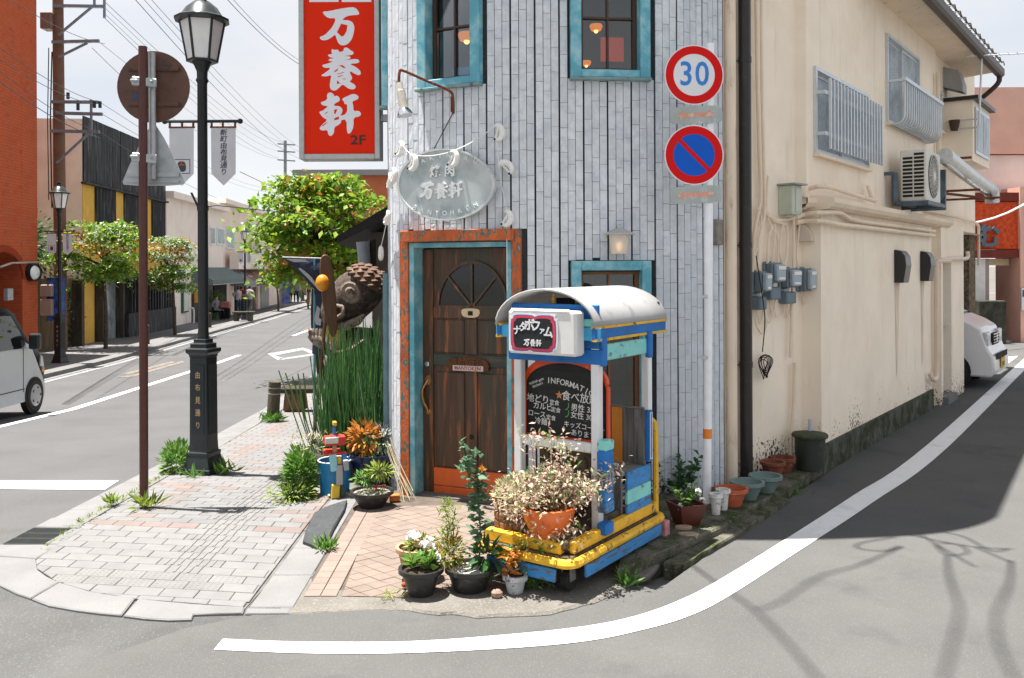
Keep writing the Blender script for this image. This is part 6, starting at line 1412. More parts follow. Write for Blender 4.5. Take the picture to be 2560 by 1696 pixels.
# ------------------------------------------------------------------ street lamps with banners
BLKM = pm('black_lamp_paint', (.012, .017, .019), .38, .2, 20, c2=(.05, .055, .055), th=.68, sc2=60)
LGLS = pm('lamp_frosted_glass', (.74, .76, .76), .35, .08, 6)
CLOTH = pm('banner_cloth', (.58, .59, .62), .85, .05, 6); GOLD = pm('gold_letter', (.45, .30, .14), .5); INK = pm('ink_letter', (.05, .05, .09), .7); GOLDR = pm('gold_brush_ring', (.42, .32, .13), .8, .2, 30)
def street_lamp(loc, label):
    t = thing('street_lamp', loc, label, 'street lamp', 'street lamps with banners'); L = Vector(loc)
    Mr = Matrix.Translation(L) @ Matrix.Rotation(rad(-14), 4, 'Z') @ Matrix.Diagonal((.78, .78, 1, 1)); s4 = math.pi / 4; q = math.sqrt(2)
    def sqr(m, pr): m.lathe([(r * q, z) for r, z in pr], (0, 0, 0), 4, Mr, ph=s4)
    m = MB(); sqr(m, [(.195, 0), (.195, .035), (.18, .04), (.145, .165), (.15, .17), (.15, .20), (.128, .205), (.122, .32), (.118, 1.15)]); m.build('plinth', BLKM, t, bevel=.004)
    m = MB(); sqr(m, [(.125, 1.15), (.125, 1.17), (.155, 1.20), (.155, 1.235), (.115, 1.24), (.115, 1.285), (.085, 1.29), (.085, 1.33), (.05, 1.332)]); m.build('cap_moulding', BLKM, t, bevel=.004)
    m = MB(); m.box(-.085, .085, -.1255, -.119, .38, 1.08, Mr); pn = m.build('name_panel', pm('lamp_panel', (.012, .018, .024), .3), t)
    for k, ch_ in enumerate('由布見通り'): text_mb(ch_, .075, Mr @ face_frame((0, -.1256, .97 - k * .125), (1, 0, 0)), .003, .005).build('lettering', GOLD, pn)
    m = MB(); m.box(.119, .1255, -.085, .085, .38, 1.08, Mr); m.build('rough_panel', pm('rough_cast', (.03, .035, .038), .7, .4, 90, bump=1.5, bsc=150), t)
    m = MB(); m.lathe([(.055, 1.33), (.050, 1.42), (.047, 3.9), (.062, 3.93), (.05, 3.96), (.052, 4.02), (.085, 4.10), (.10, 4.12)], L, 16); m.build('shaft', BLKM, t, smooth_=30)
    m = MB(); m.lathe([(.135, 4.12), (.205, 4.52)], L, 6, ph=.26); m.build('glass', LGLS, t)
    m = MB(); m.lathe([(.15, 4.115), (.15, 4.135), (.11, 4.137)], L, 6, ph=.26)
    for k in range(6): a = math.pi * k / 3 + .26; m.tube([L + V(.138 * math.cos(a), .138 * math.sin(a), 4.125), L + V(.21 * math.cos(a), .21 * math.sin(a), 4.53)], .013, 5)
    m.build('lantern_frame', BLKM, t)
    m = MB(); m.lathe([(.20, 4.515), (.262, 4.525), (.262, 4.55), (.20, 4.58), (.15, 4.66), (.08, 4.72), (.045, 4.74), (.045, 4.79), (.07, 4.81), (.06, 4.84), (.001, 4.85)], L, 12); m.build('lantern_roof', pm('lamp_roof_metal', (.03, .035, .036), .32, .2, 20, metal=.3), t, smooth_=30)
    m = MB(); m.tube([L + V(-.36, 0, 3.52), L + V(.36, 0, 3.52)], .016, 8); m.ball(L + V(.37, 0, 3.52), .028, 8, 6); m.ball(L + V(-.37, 0, 3.52), .028, 8, 6); m.build('banner_arm', BLKM, t, smooth_=True)
    for q in (-1, 1):
        m = MB(); a_, b_ = sorted((q * .33, q * .075)); m.box(a_, b_, -.008, .008, 3.452, 3.468, Matrix.Translation(L))
        for x in (.09, .2, .32): m.box(q * x - .008, q * x + .008, -.01, .01, 3.46, 3.52, Matrix.Translation(L))
        m.build('banner_rail', RUST, t)
    for sx in (-1, 1):
        m = MB(); pts = [(-.12, 0), (.12, 0), (.118, -.46), (0, -.58), (-.118, -.46)]; Fb = face_frame(L + V(sx * .205, -.002, 3.452), (1, .02 * sx, 0)); m.prism(pts, -.002, .002, Fb); bn = m.build('banner', CLOTH, t)
        if sx > 0:
            m = MB(); ring_ = [(.105 * math.cos(rad(a)), .085 * math.sin(rad(a)) - .24, .0025) for a in range(100, 290, 12)]; m.tube(ring_, .011, 4, True, Fb @ Matrix.Diagonal((1, 1, .05, 1))); m.tube([(.105 * math.cos(rad(a)), .085 * math.sin(rad(a)) - .24, .0025) for a in range(-60, 100, 12)], .006, 4, True, Fb @ Matrix.Diagonal((1, 1, .05, 1))); m.build('brush_ring', GOLDR, bn)
            m = MB()
            for k, ch_ in enumerate('新町由布見通り'): text_mb(ch_, .068, Fb @ Matrix.Translation((0, -.05 - k * .066, .004)), .001, .008, shear=.15, mb=m)
            m.build('lettering', INK, bn)
        else:
            m = MB(); m.box(-.085, .085, -.46, -.453, .0025, .003, Fb); m.box(-.085, .085, -.32, -.313, .0025, .003, Fb); m.box(-.085, -.078, -.453, -.32, .0025, .003, Fb); m.box(.078, .085, -.453, -.32, .0025, .003, Fb); m.build('emblem_frame', INK, bn)
            m = MB(); m.prism(chaikin([(-.04, -.44), (.04, -.44), (.045, -.38), (.03, -.335), (-.03, -.335), (-.045, -.38)], 1), .0025, .003, Fb); m.build('emblem', pm('emblem_dark', (.05, .06, .07), .7), bn); m = MB(); m.box(-.03, .03, -.378, -.366, .0031, .0036, Fb); m.box(-.006, .006, -.366, -.34, .0031, .0036, Fb); m.build('emblem_mark', pm('emblem_red', (.45, .08, .03), .7), bn)
    m = MB(); m.tube([L + V(0, 0, 2.62), L + V(0, 0, 2.67)], .055, 12); m.tube([L + V(.05, 0, 2.66), L + V(.14, -.01, 2.67), L + V(1.0, .6, 2.60)], .004, 4); m.tube([L + V(-.03, 0, 2.62), L + V(-.11, -.01, 2.80)], .012, 5); m.build('cable_clamp', BLKM, t)
    t.scale = (1, 1, .973)
    return t
LB = gr(510, 1190); LB.z += .05
lamp = street_lamp(LB, 'nearest black street lamp with two white banners, on the near pavement')
for (x, y, lab, rz) in ((-11.77, 22.9, 'second black street lamp, standing across the road before the red building', 0), (-13.35, 44.0, 'black street lamp between the shopping people and the striped awnings', 0), (-16.9, 71.0, 'farthest black street lamp among the distant pedestrians', 0)):
    c_ = copy_tree(lamp); c_.location = (x, y, land(x, y) + .10); c_['label'] = lab
P, D = bushpts(LB + V(-.27, .02, .10), (.16, .14, .18), 700, shell=.1); v, f = leaves(P, D + np.array([0, 0, .5]), .06, .35); npmesh('weed_clump', v, f, LEAF_M, label='leafy weed clump at the left foot of the nearest street lamp', cat='weed')
for dx_, dy_, n_, h_, lab in ((.22, -.08, 60, .12, 'grass tuft right of the nearest street lamp base'), (.0, -.24, 30, .10, 'small weed in front of the nearest street lamp base'), (-.38, .3, 60, .16, 'tall grass behind the nearest street lamp at the kerb')): tuft(LB + V(dx_, dy_, 0), n_, h_, .10, LEAF_M, label=lab)
# weeds in the kerb joint
Pj = []; 
for k in range(420): y = 5.75 + R.random() ** .8 * 4; Pj.append((xin_l(y) - .01 + R.gauss(0, .012), y, land(-3, y) + .05))
v, f = leaves(np.array(Pj), rdir(420, 1.0, .6), .035, .2); npmesh('joint_grass', v, f, LEAF_Y, kind='stuff', label='short grass growing along the kerb joint', cat='grass')
# ------------------------------------------------------------------ brown sign pole seen from behind
BRN = pm('brown_pole_paint', (.075, .022, .016), .45, .15, 14, c2=(.22, .18, .15), th=.74, sc2=60); BRND = pm('brown_sign_back', (.10, .042, .026), .5, .2, 8, c2=(.05, .03, .02), th=.62, sc2=10)
GPL = pm('galvanised_steel', (.38, .40, .41), .45, .12, 14, metal=.5, c2=(.26, .24, .22), th=.66, sc2=30)
bb = gr(360, 1277); bb.z += .045; sp = thing('sign_pole', bb, 'brown pole carrying a round and a triangular road sign seen from behind', 'road sign')
tpz = at(357, 117, bb.y); m = MB(); m.tube([bb, V(tpz.x, bb.y, tpz.z)], .034, 14); m.build('pole', BRN, sp, smooth_=True)
def bat(px, py, d=0): return at(px, py, bb.y + d)
m = MB(); m.tube([bat(380, 132, .085), bat(382, 448, .085)], .028, 12); m.build('grey_post', GPL, sp, smooth_=True)
m = MB(); m.lathe([(.292, -.006), (.292, .006)], (0, 0, 0), 44, face_frame(bat(384, 218, .14), (1, .03, 0))); dk = m.build('round_sign_back', BRND, sp)
m = MB()
for py in (173, 261): m = MB(); m.bar(bat(321, py, .128), bat(447, py, .128), .02, .036); m.bar(bat(321, py, .118), bat(447, py, .118), .012, .012); m.build('stiffener', BRND, dk)
m = MB(); m.bar(bat(323, 243, .130), bat(347, 243, .130), .002, .055); m.build('label_plate', pm('label_navy', (.03, .05, .12), .5, .6, 150), dk)
m = MB(); tri = chaikin([(-.235, -.26), (.235, -.26), (.255, -.22), (.03, .24), (-.03, .24), (-.255, -.22)], 1); m.prism(tri, -.005, .005, face_frame(bat(384, 385, .13), (1, .03, 0))); tr_ = m.build('triangular_sign_back', GPL, sp)
for py, q in ((438, .03), (455, .012)): m = MB(); m.bar(bat(318, py, .118), bat(448, py, .118), .02, q); m.build('stiffener', GPL, tr_)
for py in (203, 393):
    m = MB(); m.bar(bat(330, py, -.02), bat(392, py + 6, .03), .05, .07); m.tube([bat(325, py - 2, -.06), bat(345, py - 2, -.06)], .012, 6); m.tube([bat(378, py, -.05), bat(378, py, .1)], .012, 6); m.build('clamp', GPL, sp, bevel=.006)
tuft(bb + V(.05, -.05, 0), 50, .12, .08, LEAF_Y, label='grass tuft at the foot of the brown sign pole'); tuft(bb + V(-.28, .05, 0), 50, .09, .05, LEAF_Y, label='grass patch at the kerb left of the brown sign pole')
# ------------------------------------------------------------------ bollard, bench
g_ = gr(682, 1058); g_.z += .05; bo = thing('bollard', g_, 'leaning round stone bollard with two pale rings on the near pavement', 'bollard'); ax = V(.035, 0, .56)
BOLM = pm('bollard_stone', (.085, .075, .055), .85, .25, 30, bump=.6, bsc=90); m = MB(); m.tube([g_, g_ + ax * .68, g_ + ax * .70, g_ + ax * .83, g_ + ax * .85, g_ + ax], [.092, .09, .088, .088, .09, .088], 16); m.build('post', BOLM, bo, smooth_=30)
for f_ in (.69, .84): m = MB(); m.tube([g_ + ax * (f_ - .012), g_ + ax * (f_ + .012)], .0915, 16); m.build('ring', pm('pale_ring', (.30, .29, .27), .6), bo, smooth_=True)
tuft(g_ + V(.02, -.1, 0), 160, .14, .16, LEAF_M, label='bright weed tuft at the foot of the stone bollard')
g_ = gr(742, 1032); g_.z += .05; bn_ = thing('bench', g_, 'low bench with wooden block leg behind the horsetails', 'bench'); m = MB(); m.box(-.22, .75, -.2, .2, .29, .37, Matrix.Translation(g_)); m.build('seat', pm('bench_seat', (.055, .048, .035), .85, .3, 20, bump=.5), bn_, bevel=.01)
for x in (-.16, .5): m = MB(); vs = [(x + a * w_, b_ * .16, z) for z, w_ in ((0, .17), (.29, .14)) for a, b_ in ((-1, -1), (1, -1), (1, 1), (-1, 1))]; vs = [(v_[0] + .14, v_[1], v_[2]) for v_ in vs]; m.add(vs, [(3, 2, 1, 0), (4, 5, 6, 7), (0, 1, 5, 4), (1, 2, 6, 5), (2, 3, 7, 6), (3, 0, 4, 7)], Matrix.Translation(g_)); m.build('leg', pm('bench_block', (.15, .085, .055), .85, .35, 12, st=(1, 1, .2), c2=(.05, .045, .03), th=.6, sc2=8), bn_, bevel=.012)
# ------------------------------------------------------------------ carved figure with paddle
KW = pm('carved_dark_wood', (.06, .045, .036), .8, .5, 18, 6, c2=(.17, .135, .11), th=.56, sc2=9, soft=.07, bump=1.0, bsc=40); KL = pm('carved_pale_wood', (.24, .19, .15), .75, .3, 16, 6, c2=(.08, .055, .035), th=.58, sc2=14, bump=.8, bsc=50)
YK = 9.2
def ka(px, py, d=0): return at(px, py, YK + d)
kz = land(-1.8, YK) + .05; kp = thing('carved_figure', V(ka(860, 700).x, YK, kz), 'carved wooden big-eyed figure with scaly cap standing behind the horsetails', 'statue')
def blob(name, spec, mat, parent, n=14, sub=0):
    m = MB(); m.tube([a for a, r in spec], [r for a, r in spec], n); return m.build(name, mat, parent, smooth_=50)
blob('body', [(V(ka(890, 900).x, YK + .1, kz), .30), (ka(885, 1000, .1), .30), (ka(880, 900, .1), .27), (ka(885, 820, .1), .20)], KW, kp)
hq = ((ka(912, 700) - ka(850, 800)).normalized()); 
blob('head', [(ka(812, 812), .05), (ka(826, 804), .16), (ka(845, 786), .215), (ka(868, 758), .24), (ka(890, 735), .25), (ka(915, 715), .23), (ka(938, 700), .18)], KW, kp, 18)
blob('lower_jaw', [(ka(822, 800, -.12), .03), (ka(842, 815, -.17), .045), (ka(868, 815, -.2), .05), (ka(895, 802, -.2), .045), (ka(912, 788, -.18), .02)], KL, kp, 10)
m = MB()
for k in range(9): p = ka(850 + k * 6.5, 822 - abs(k - 2) * 1.6 - k * 1.6, -.245); m.box(-.006, .006, -.01, .01, -.02, .02, Matrix.Translation(p))
m.build('carved_teeth', KL, kp)
blob('mouth_ring', [(ka(812, 806, -.2), .02), (ka(838, 800, -.23), .028), (ka(858, 785, -.24), .03), (ka(858, 768, -.24), .028), (ka(842, 764, -.22), .02)], KL, kp, 8)
ef_ = face_frame(ka(876, 732, -.24), (1, .1, .55), (-.4, 0, 1)); m = MB(); m.lathe([(.118, -.04), (.118, .0), (.10, .012), (.06, .012), (.06, .035), (.045, .045), (.02, .045), (.02, .03), (.001, .03)], (0, 0, 0), 20, ef_, sx=.85); m.build('eye', KL, kp, smooth_=30)
CAPM = pm('carved_scales', (.12, .07, .048), .75, .35, 20, c2=(.20, .14, .10), th=.6, sc2=14, bump=.6, bsc=60); cap = thing('cap', ka(928, 680), None, None); cap.parent = kp; cap.location -= kp.location
capc = ka(917, 712, -.02); nrm = (ka(935, 670) - ka(905, 730)).normalized()
m = MB(); cap_q = V(.55, -.05, .85).normalized().to_track_quat('Z', 'Y').to_matrix().to_4x4(); CM = Matrix.Translation(capc) @ cap_q; m.lathe([(.24, .02), (.225, .09), (.17, .15), (.09, .185), (.001, .195)], (0, 0, 0), 18, CM); m.build('dome', CAPM, cap, smooth_=True)
for row, (r_, z_) in enumerate(((.236, .05), (.21, .105), (.165, .15), (.10, .18))):
    n_ = (18, 15, 12, 7)[row]
    for k in range(n_):
        a = 2 * math.pi * (k + .5 * (row % 2)) / n_; m = MB(); m.ball(CM @ V(r_ * math.cos(a), r_ * math.sin(a), z_), (.040, .036, .016), 6, 4); m.build('scale', CAPM, cap, smooth_=True)
blob('arm', [(ka(905, 850, -.05), .08), (ka(890, 880, -.22), .07), (ka(862, 892, -.3), .06), (ka(835, 890, -.32), .06), (ka(818, 872, -.3), .055)], KW, kp)
blob('hand', [(ka(818, 868, -.3), .05), (ka(800, 850, -.3), .075), (ka(784, 842, -.3), .06), (ka(772, 838, -.3), .03)], KL, kp, 10)
for k in range(4): blob('finger', [(ka(800 - k * 7, 846 - k, -.33), .022), (ka(802 - k * 9, 832 - k, -.34), .02), (ka(800 - k * 9, 822, -.33), .012)], KL, kp, 6)
blob('sleeve', [(ka(840, 905, -.28), .05), (ka(862, 885, -.32), .055), (ka(890, 868, -.34), .03), (ka(912, 848, -.33), .01)], KL, kp, 6)
pd = thing('paddle', ka(802, 960, -.36), 'upright brown wooden paddle held by the carved figure', 'paddle'); PDM = pm('paddle_wood', (.10, .045, .02), .5, .25, 20, st=(1, 1, .12), bump=.2)
m = MB(); Fp_ = face_frame(ka(820, 725, -.36), (1, .35, .11), (-.13, 0, 1)); m.prism(chaikin([(-.055, -.36), (-.02, -.48), (.02, -.48), (.055, -.36), (.075, .0), (.07, .27), (.045, .345), (-.01, .36), (-.05, .30), (-.075, .0)], 1), -.015, .015, Fp_); m.build('blade', PDM, pd, bevel=.006)
m = MB(); m.tube([ka(814, 790, -.36), ka(805, 900, -.36), V(ka(796, 900).x, YK - .36, kz + .05)], .018, 8); m.build('shaft', PDM, pd)
m = MB(); m.ball(ka(838, 838, -.1), (.11, .08, .15), 10, 7); m.build('yellow_float', pm('yellow_float', (.55, .36, .04), .5, .2, 8, c2=(.5, .48, .40), th=.62, sc2=4), label='yellow and white round float tucked under the carved figure chin', cat='float', smooth_=True)
m = MB(); m.ball(at(806, 708, 8.6), (.068, .068, .084), 12, 8); m.build('balloon', pm('orange_balloon', (.62, .23, .01), .3), label='orange balloon beside the paddle blade', cat='balloon', smooth_=True)
# ------------------------------------------------------------------ feather flag on a turquoise pole
NAVY = pm('flag_navy', (.03, .035, .06), .8, .15, 10); fx_, fy_ = at(786, 700, 11.2).x, 11.2; fl_ = thing('shop_flag', (fx_, fy_, land(fx_, fy_) + .05), 'navy and white shop flag on a turquoise pole behind the paddle', 'flag')
m = MB(); m.tube([V(fx_ - .01, fy_, land(fx_, fy_) + .05), at(787, 648, 11.2)], .017, 8); m.build('pole', pm('turquoise_pole', (.07, .28, .38), .4, .1, 20, c2=(.3, .4, .4), th=.66), fl_); m = MB(); m.tube([at(706, 643, 11.2), at(803, 646, 11.2)], .008, 6); m.build('crossbar', ALU, fl_)
m = MB()
def cloth(m, rows): 
    n = len(rows[0])
    m.add([p for r_ in rows for p in r_], [(i * n + j, i * n + j + 1, (i + 1) * n + j + 1, (i + 1) * n + j) for i in range(len(rows) - 1) for j in range(n - 1)])
cloth(m, [[at(x, y, 11.2 + .04 * math.sin(i * 1.3 + j)) for j, (x, y) in enumerate(r_)] for i, r_ in enumerate(([(708, 645), (730, 645), (760, 646), (798, 648)], [(728, 663), (748, 662), (772, 664), (806, 668)], [(755, 690), (772, 684), (790, 682), (806, 690)], [(780, 718), (794, 705), (806, 700), (815, 712)], [(798, 735), (806, 728), (815, 730), (822, 740)]))])
cl_ = m.build('upper_cloth', NAVY, fl_, smooth_=True); m = MB()
cloth(m, [[at(x, y, 11.17 + .03 * math.sin(i + j)) for j, (x, y) in enumerate(r_)] for i, r_ in enumerate(([(786, 705), (800, 705), (826, 712)], [(784, 760), (805, 760), (832, 764)], [(783, 820), (804, 822), (832, 824)], [(780, 885), (803, 888), (834, 886)]))])
lo_ = m.build('lower_cloth', NAVY, fl_, smooth_=True); m = MB()
for pts in ([(712, 647), (760, 648), (770, 655), (735, 656)], [(750, 670), (775, 690), (800, 722), (795, 724), (768, 695), (745, 672)], [(792, 765), (800, 772), (797, 795), (803, 800), (801, 815), (790, 812), (785, 800)], [(808, 740), (830, 732), (830, 760), (815, 775)]): m.prism([(at(x, y, 11.1).x, at(x, y, 11.1).z) for x, y in pts], 0, .003, Matrix(((1, 0, 0, 0), (0, 0, -1, 11.11), (0, 1, 0, 0), (0, 0, 0, 1))))
m.build('white_shape', pm('flag_white', (.36, .36, .37), .8), fl_)
m = MB(); text_mb('Jdon', .13, face_frame(at(808, 833, 11.08), (1, 0, .02)), .002, .02, shear=.2, mb=m); text_mb('烏冬麺', .09, face_frame(at(808, 856, 11.08), (1, 0, .02)), .002, .02, mb=m); m.build('lettering', MATS['flag_white'], fl_)
# ------------------------------------------------------------------ neighbouring eave with downpipes
ne = thing('neighbour_house', V(.6, 13.6, -.3), 'dark eaved house next to the restaurant, mostly hidden behind the horsetails', 'building'); EVM = pm('dark_eave_timber', (.022, .020, .020), .7, .2, 14)
m = MB(); a_, b_ = at(843, 590, 11.8), at(962, 520, 11.8); dn_ = V(.0, 3.5, -.15); m.add([a_, b_, b_ + V(1, 0, .55), b_ + V(1, 0, .55) + dn_, a_ + dn_, a_ + V(0, 0, -.10), b_ + V(0, 0, -.16), a_ + dn_ + V(0, 0, -.1), b_ + V(1, 0, .3)], [(0, 1, 2, 3, 4), (0, 5, 6, 1), (0, 4, 7, 5), (5, 7, 6), (1, 6, 8, 2)]); m.build('roof', EVM, ne)
m = MB(); m.box(at(930, 700, 12.4).x, 2.2, 12.4, 15, -.6, 2.4); m.build('wall', pm('neighbour_wall', (.10, .085, .07), .8, .3, 6), ne)
m = MB(); m.tube([at(907, 605, 11.2), at(914, 690, 11.2)], [.085, .07], 12); m.build('wide_downpipe', pm('grey_downpipe', (.22, .25, .29), .45, .15, 6), ne, smooth_=True); m = MB(); m.tube([at(930, 600, 11.3), at(932, 690, 11.3)], .05, 10); m.build('dark_downpipe', EVM, ne)
dp2 = on(-1.50, .03)[0] + V(.06, 0, 0); m = MB(); m.tube([V(dp2.x - .06, dp2.y, .25), V(dp2.x - .06, dp2.y, 1.85)], .032, 10); m.build('rain_pipe', pm('teal_grey_pipe', (.10, .20, .23), .5, .15, 10), label='teal grey rain pipe on the street side of the tiled wall', cat='pipe', smooth_=True)
# ------------------------------------------------------------------ horsetail bed
hb = thing('horsetail_bed', V(-1.55, 8.3, land(-1.55, 8.3)), 'dense bed of tall green horsetail stalks beside the tiled wall', 'plant'); n_ = 700; vs = []; HT = pm('horsetail_green', (.03, .12, .035), .5, 0, isl=[(.03, .13, .03), (.07, .23, .06), (.04, .17, .05), (.10, .26, .08), (.05, .19, .05), (.11, .23, .07)], sub=.1)
m = MB()
for k in range(n_):
    x = R.uniform(-1.76, -1.20); y = R.uniform(7.9, 8.75); b_ = V(x, y, land(x, y) + .2); h_ = R.choice((R.uniform(.55, .85), R.uniform(.7, 1.0), R.uniform(.85, 1.25))) * (1.0 if x > -1.7 else .8); t_ = b_ + V(R.gauss(-.03, .06), R.gauss(0, .05), h_); m.tube([b_, b_.lerp(t_, .5) + V(R.gauss(0, .02), R.gauss(0, .02), 0), t_], [.0062, .0055, .003], 4)
for k in range(6):
    b_ = V(-1.80 + R.uniform(-.05, .1), 8.0, .15); m.tube(catm([b_, b_ + V(-.12, 0, .35), b_ + V(-.15 - R.random() * .15, 0, .6 + R.random() * .3)], 3), [.006] * 7, 4)
m.build('stalks', HT, hb, kind='stuff'); m = MB(); m.box(-1.95, -1.2, 7.85, 8.8, -.15, .22); m.build('trough', pm('dark_trough', (.05, .045, .04), .9, .3, 12), hb, bevel=.02)
# ------------------------------------------------------------------ block figure on a blue bucket, big pot, bonsai bowl
Yb = 7.45
def rb(px, py, d=0): return at(px, py, Yb + d)
bk = thing('blue_bucket', V(rb(837, 1250).x, Yb, land(-1.5, Yb) + .15), 'blue spotted bucket standing on a yellow-legged stool', 'bucket'); cB = V(rb(837, 1250).x, Yb, rb(837, 1238).z); hB = rb(837, 1150).z - cB.z
BKT = pm('blue_bucket_paint', (.02, .20, .45), .4, .08, 8, c2=(.45, .50, .52), th=.70, sc2=28, soft=.02); m = MB(); m.lathe([(.12, 0), (.138, hB), (.13, hB), (.115, .06)], cB, 22); m.build('body', BKT, bk, smooth_=30); m = MB(); m.tube([cB + V(.138 * math.cos(rad(a)), .138 * math.sin(rad(a)), hB) for a in range(0, 361, 20)], .006, 5); m.build('rim', WHT, bk); m = MB(); m.lathe([(.125, hB * .85), (.001, hB * .87)], cB, 18); m.build('soil', SOIL, bk)
st = thing('stool', V(cB.x, cB.y, land(-1.5, Yb)), 'low stool with thin yellow legs under the blue bucket', 'stool'); YLG = pm('yellow_leg', (.55, .32, .03), .5, .1, 8); zG = land(-1.5, Yb) + .05
m = MB(); m.lathe([(.15, -.024), (.15, -.002)], cB, 18); m.build('seat', pm('stool_seat', (.40, .14, .03), .6), st)
for a in (200, 265, 320, 60): m = MB(); d_ = V(math.cos(rad(a)), math.sin(rad(a)), 0); m.tube([cB + d_ * .12 - V(0, 0, .03), V(cB.x, cB.y, zG) + d_ * .17], .011, 6); m.build('leg', YLG, st)
fg = thing('block_figure', rb(845, 1240, -.15), 'toy figure built of painted wooden blocks leaning on the blue bucket', 'figure')
def blk(px0, py0, px1, py1, mat, d=-.2, dep=.06, name='block', tilt=0):
    a, b = rb(px0, py1, d), rb(px1, py0, d); c_ = (a + b) / 2; w_, h_ = (b.x - a.x) / 2, (b.z - a.z) / 2; m = MB(); m.box(-w_, w_, -dep / 2, dep / 2, -h_, h_, Matrix.Translation(c_) @ Matrix.Rotation(rad(tilt), 4, 'Y') @ Matrix.Rotation(rad(20), 4, 'Z')); return m.build(name, mat, fg, bevel=.004)
PR = pm('block_red', (.50, .03, .02), .5, .1, 12); PY_ = pm('block_yellow', (.58, .38, .03), .5, .1, 12); PLB = pm('block_pale_blue', (.25, .50, .56), .5, .1, 12); PW = pm('block_white', (.50, .49, .46), .5, .1, 12); PBD = pm('block_blue', (.02, .12, .38), .5, .1, 12); PGY = pm('block_grey', (.32, .32, .31), .5, .1, 12)
blk(832, 1054, 841, 1064, PY_, name='hat_tip'); m = MB(); a_, b_ = rb(836, 1066, -.2), rb(836, 1087, -.2); m.tube([b_, a_], .013, 8); m.build('spring_hat', PBD, fg)
blk(812, 1090, 862, 1112, PR, dep=.10, name='hat_block'); blk(813, 1094, 846, 1110, PW, -.262, .012, 'hat_front'); blk(828, 1088, 846, 1093, PR, -.2, .05, 'hat_knob'); blk(832, 1112, 841, 1133, pm('block_bare', (.40, .26, .15), .6), name='neck'); blk(808, 1123, 850, 1134, PR, -.15, .05, 'shoulder'); blk(824, 1131, 866, 1138, PR, -.22, .05, 'collar')
blk(825, 1136, 842, 1178, PLB, -.25, .05, 'upper_arm', -6); blk(856, 1134, 868, 1178, PBD, -.22, .04, 'upper_arm', -6); blk(842, 1142, 853, 1160, PY_, -.22, .05, 'chest'); blk(859, 1150, 871, 1176, PGY, -.26, .04, 'fore_arm', -6); blk(841, 1163, 856, 1212, PGY, -.25, .05, 'torso'); blk(829, 1212, 848, 1245, PY_, -.25, .05, 'leg', 4); blk(850, 1212, 862, 1240, pm('block_green', (.03, .06, .04), .5), -.22, .04, 'leg', -8); blk(808, 1123, 822, 1140, pm('block_orange', (.55, .16, .05), .5), -.1, .04, 'hand')
m = MB(); c_ = rb(843, 1262, -.25); m.tube([rb(845, 1240, -.25), rb(847, 1275, -.25)], .010, 6); m.build('peg_leg', YLG, fg)
YB2 = 7.55; cP = V(at(929, 1200, YB2).x, YB2, land(-1.2, YB2) + .06); bp2 = thing('big_pot', cP, 'large dark blue pot of orange and silver foliage behind the bonsai bowl', 'potted plant'); hP = at(929, 1133, YB2).z - cP.z
m = MB(); m.lathe([(.13, 0), (.16, hP * .5), (.175, hP - .05), (.19, hP - .045), (.19, hP), (.175, hP), (.16, hP - .05)], cP, 24); m.build('pot', pm('dark_blue_glaze', (.012, .02, .06), .25, .1, 8), bp2, smooth_=30); m = MB(); m.lathe([(.165, hP - .05), (.001, hP - .04)], cP, 18); m.build('soil', SOIL, bp2)
P, D = bushpts(cP + V(-.06, 0, hP + .12), (.13, .10, .13), 260, shell=.2); P2, D2 = bushpts(cP + V(.10, 0, hP + .10), (.09, .08, .14), 160, shell=.2); P3, D3 = bushpts(cP + V(.02, -.04, hP + .04), (.15, .1, .07), 140, shell=.2); foliage(bp2, [(P, D + np.array([0, 0, -.2]), .07, .45, LEAF_O), (P2, D2, .055, .3, LEAF_S), (P3, D3, .05, .35, LEAF_M)]); stems(bp2, [cP + V(0, 0, hP - .05)] * 12, [Vector(P[i]) for i in range(12)], .004)
cQ = gr(930, 1266, .03); bz_ = thing('bonsai_bowl', cQ, 'black bowl with a small bonsai tree beside the doorway', 'potted plant'); rQ = 51 / F_PX * cQ.y; pot_mesh(cQ, rQ, rQ * .62, .125, BLKPOT, bz_, fill=.86, soil=GRAV)
m = MB(); tk = catm([cQ + V(.03, 0, .1), cQ + V(.04, .0, .18), cQ + V(.03, 0, .26)], 4); m.tube(tk, [.008] * len(tk), 6); m.tube([tk[3], cQ + V(-.08, 0, .22)], .005, 5); m.tube([tk[5], cQ + V(.1, 0, .27)], .005, 5); m.build('trunk', STEM, bz_)
P, D = bushpts(cQ + V(-.06, -.02, .22), (.08, .06, .04), 110, shell=.1); P2, D2 = bushpts(cQ + V(.06, -.01, .28), (.09, .06, .04), 120, shell=.1); P3, D3 = bushpts(cQ + V(.02, -.03, .125), (.12, .08, .012), 150, shell=.1); foliage(bz_, [(P, D, .045, .35, LEAF_M), (P2, D2, .06, .32, LEAF_Y), (P3, D3, .018, .5, LEAF_Y), (np.array([cQ + V(.04, -.08, .17), cQ + V(.10, -.05, .17)]).repeat(10, 0), rdir(20), .022, .7, PR)])
m = MB(); cK = gr(986, 1252, .03); m.box(-.04, .04, -.03, .03, 0, .05, Matrix.Translation(cK) @ Matrix.Rotation(.3, 4, 'Z')); m.build('brick', pm('loose_brick', (.50, .16, .05), .85, .2, 20), label='single orange brick at the left foot of the door surround', cat='brick', bevel=.004)
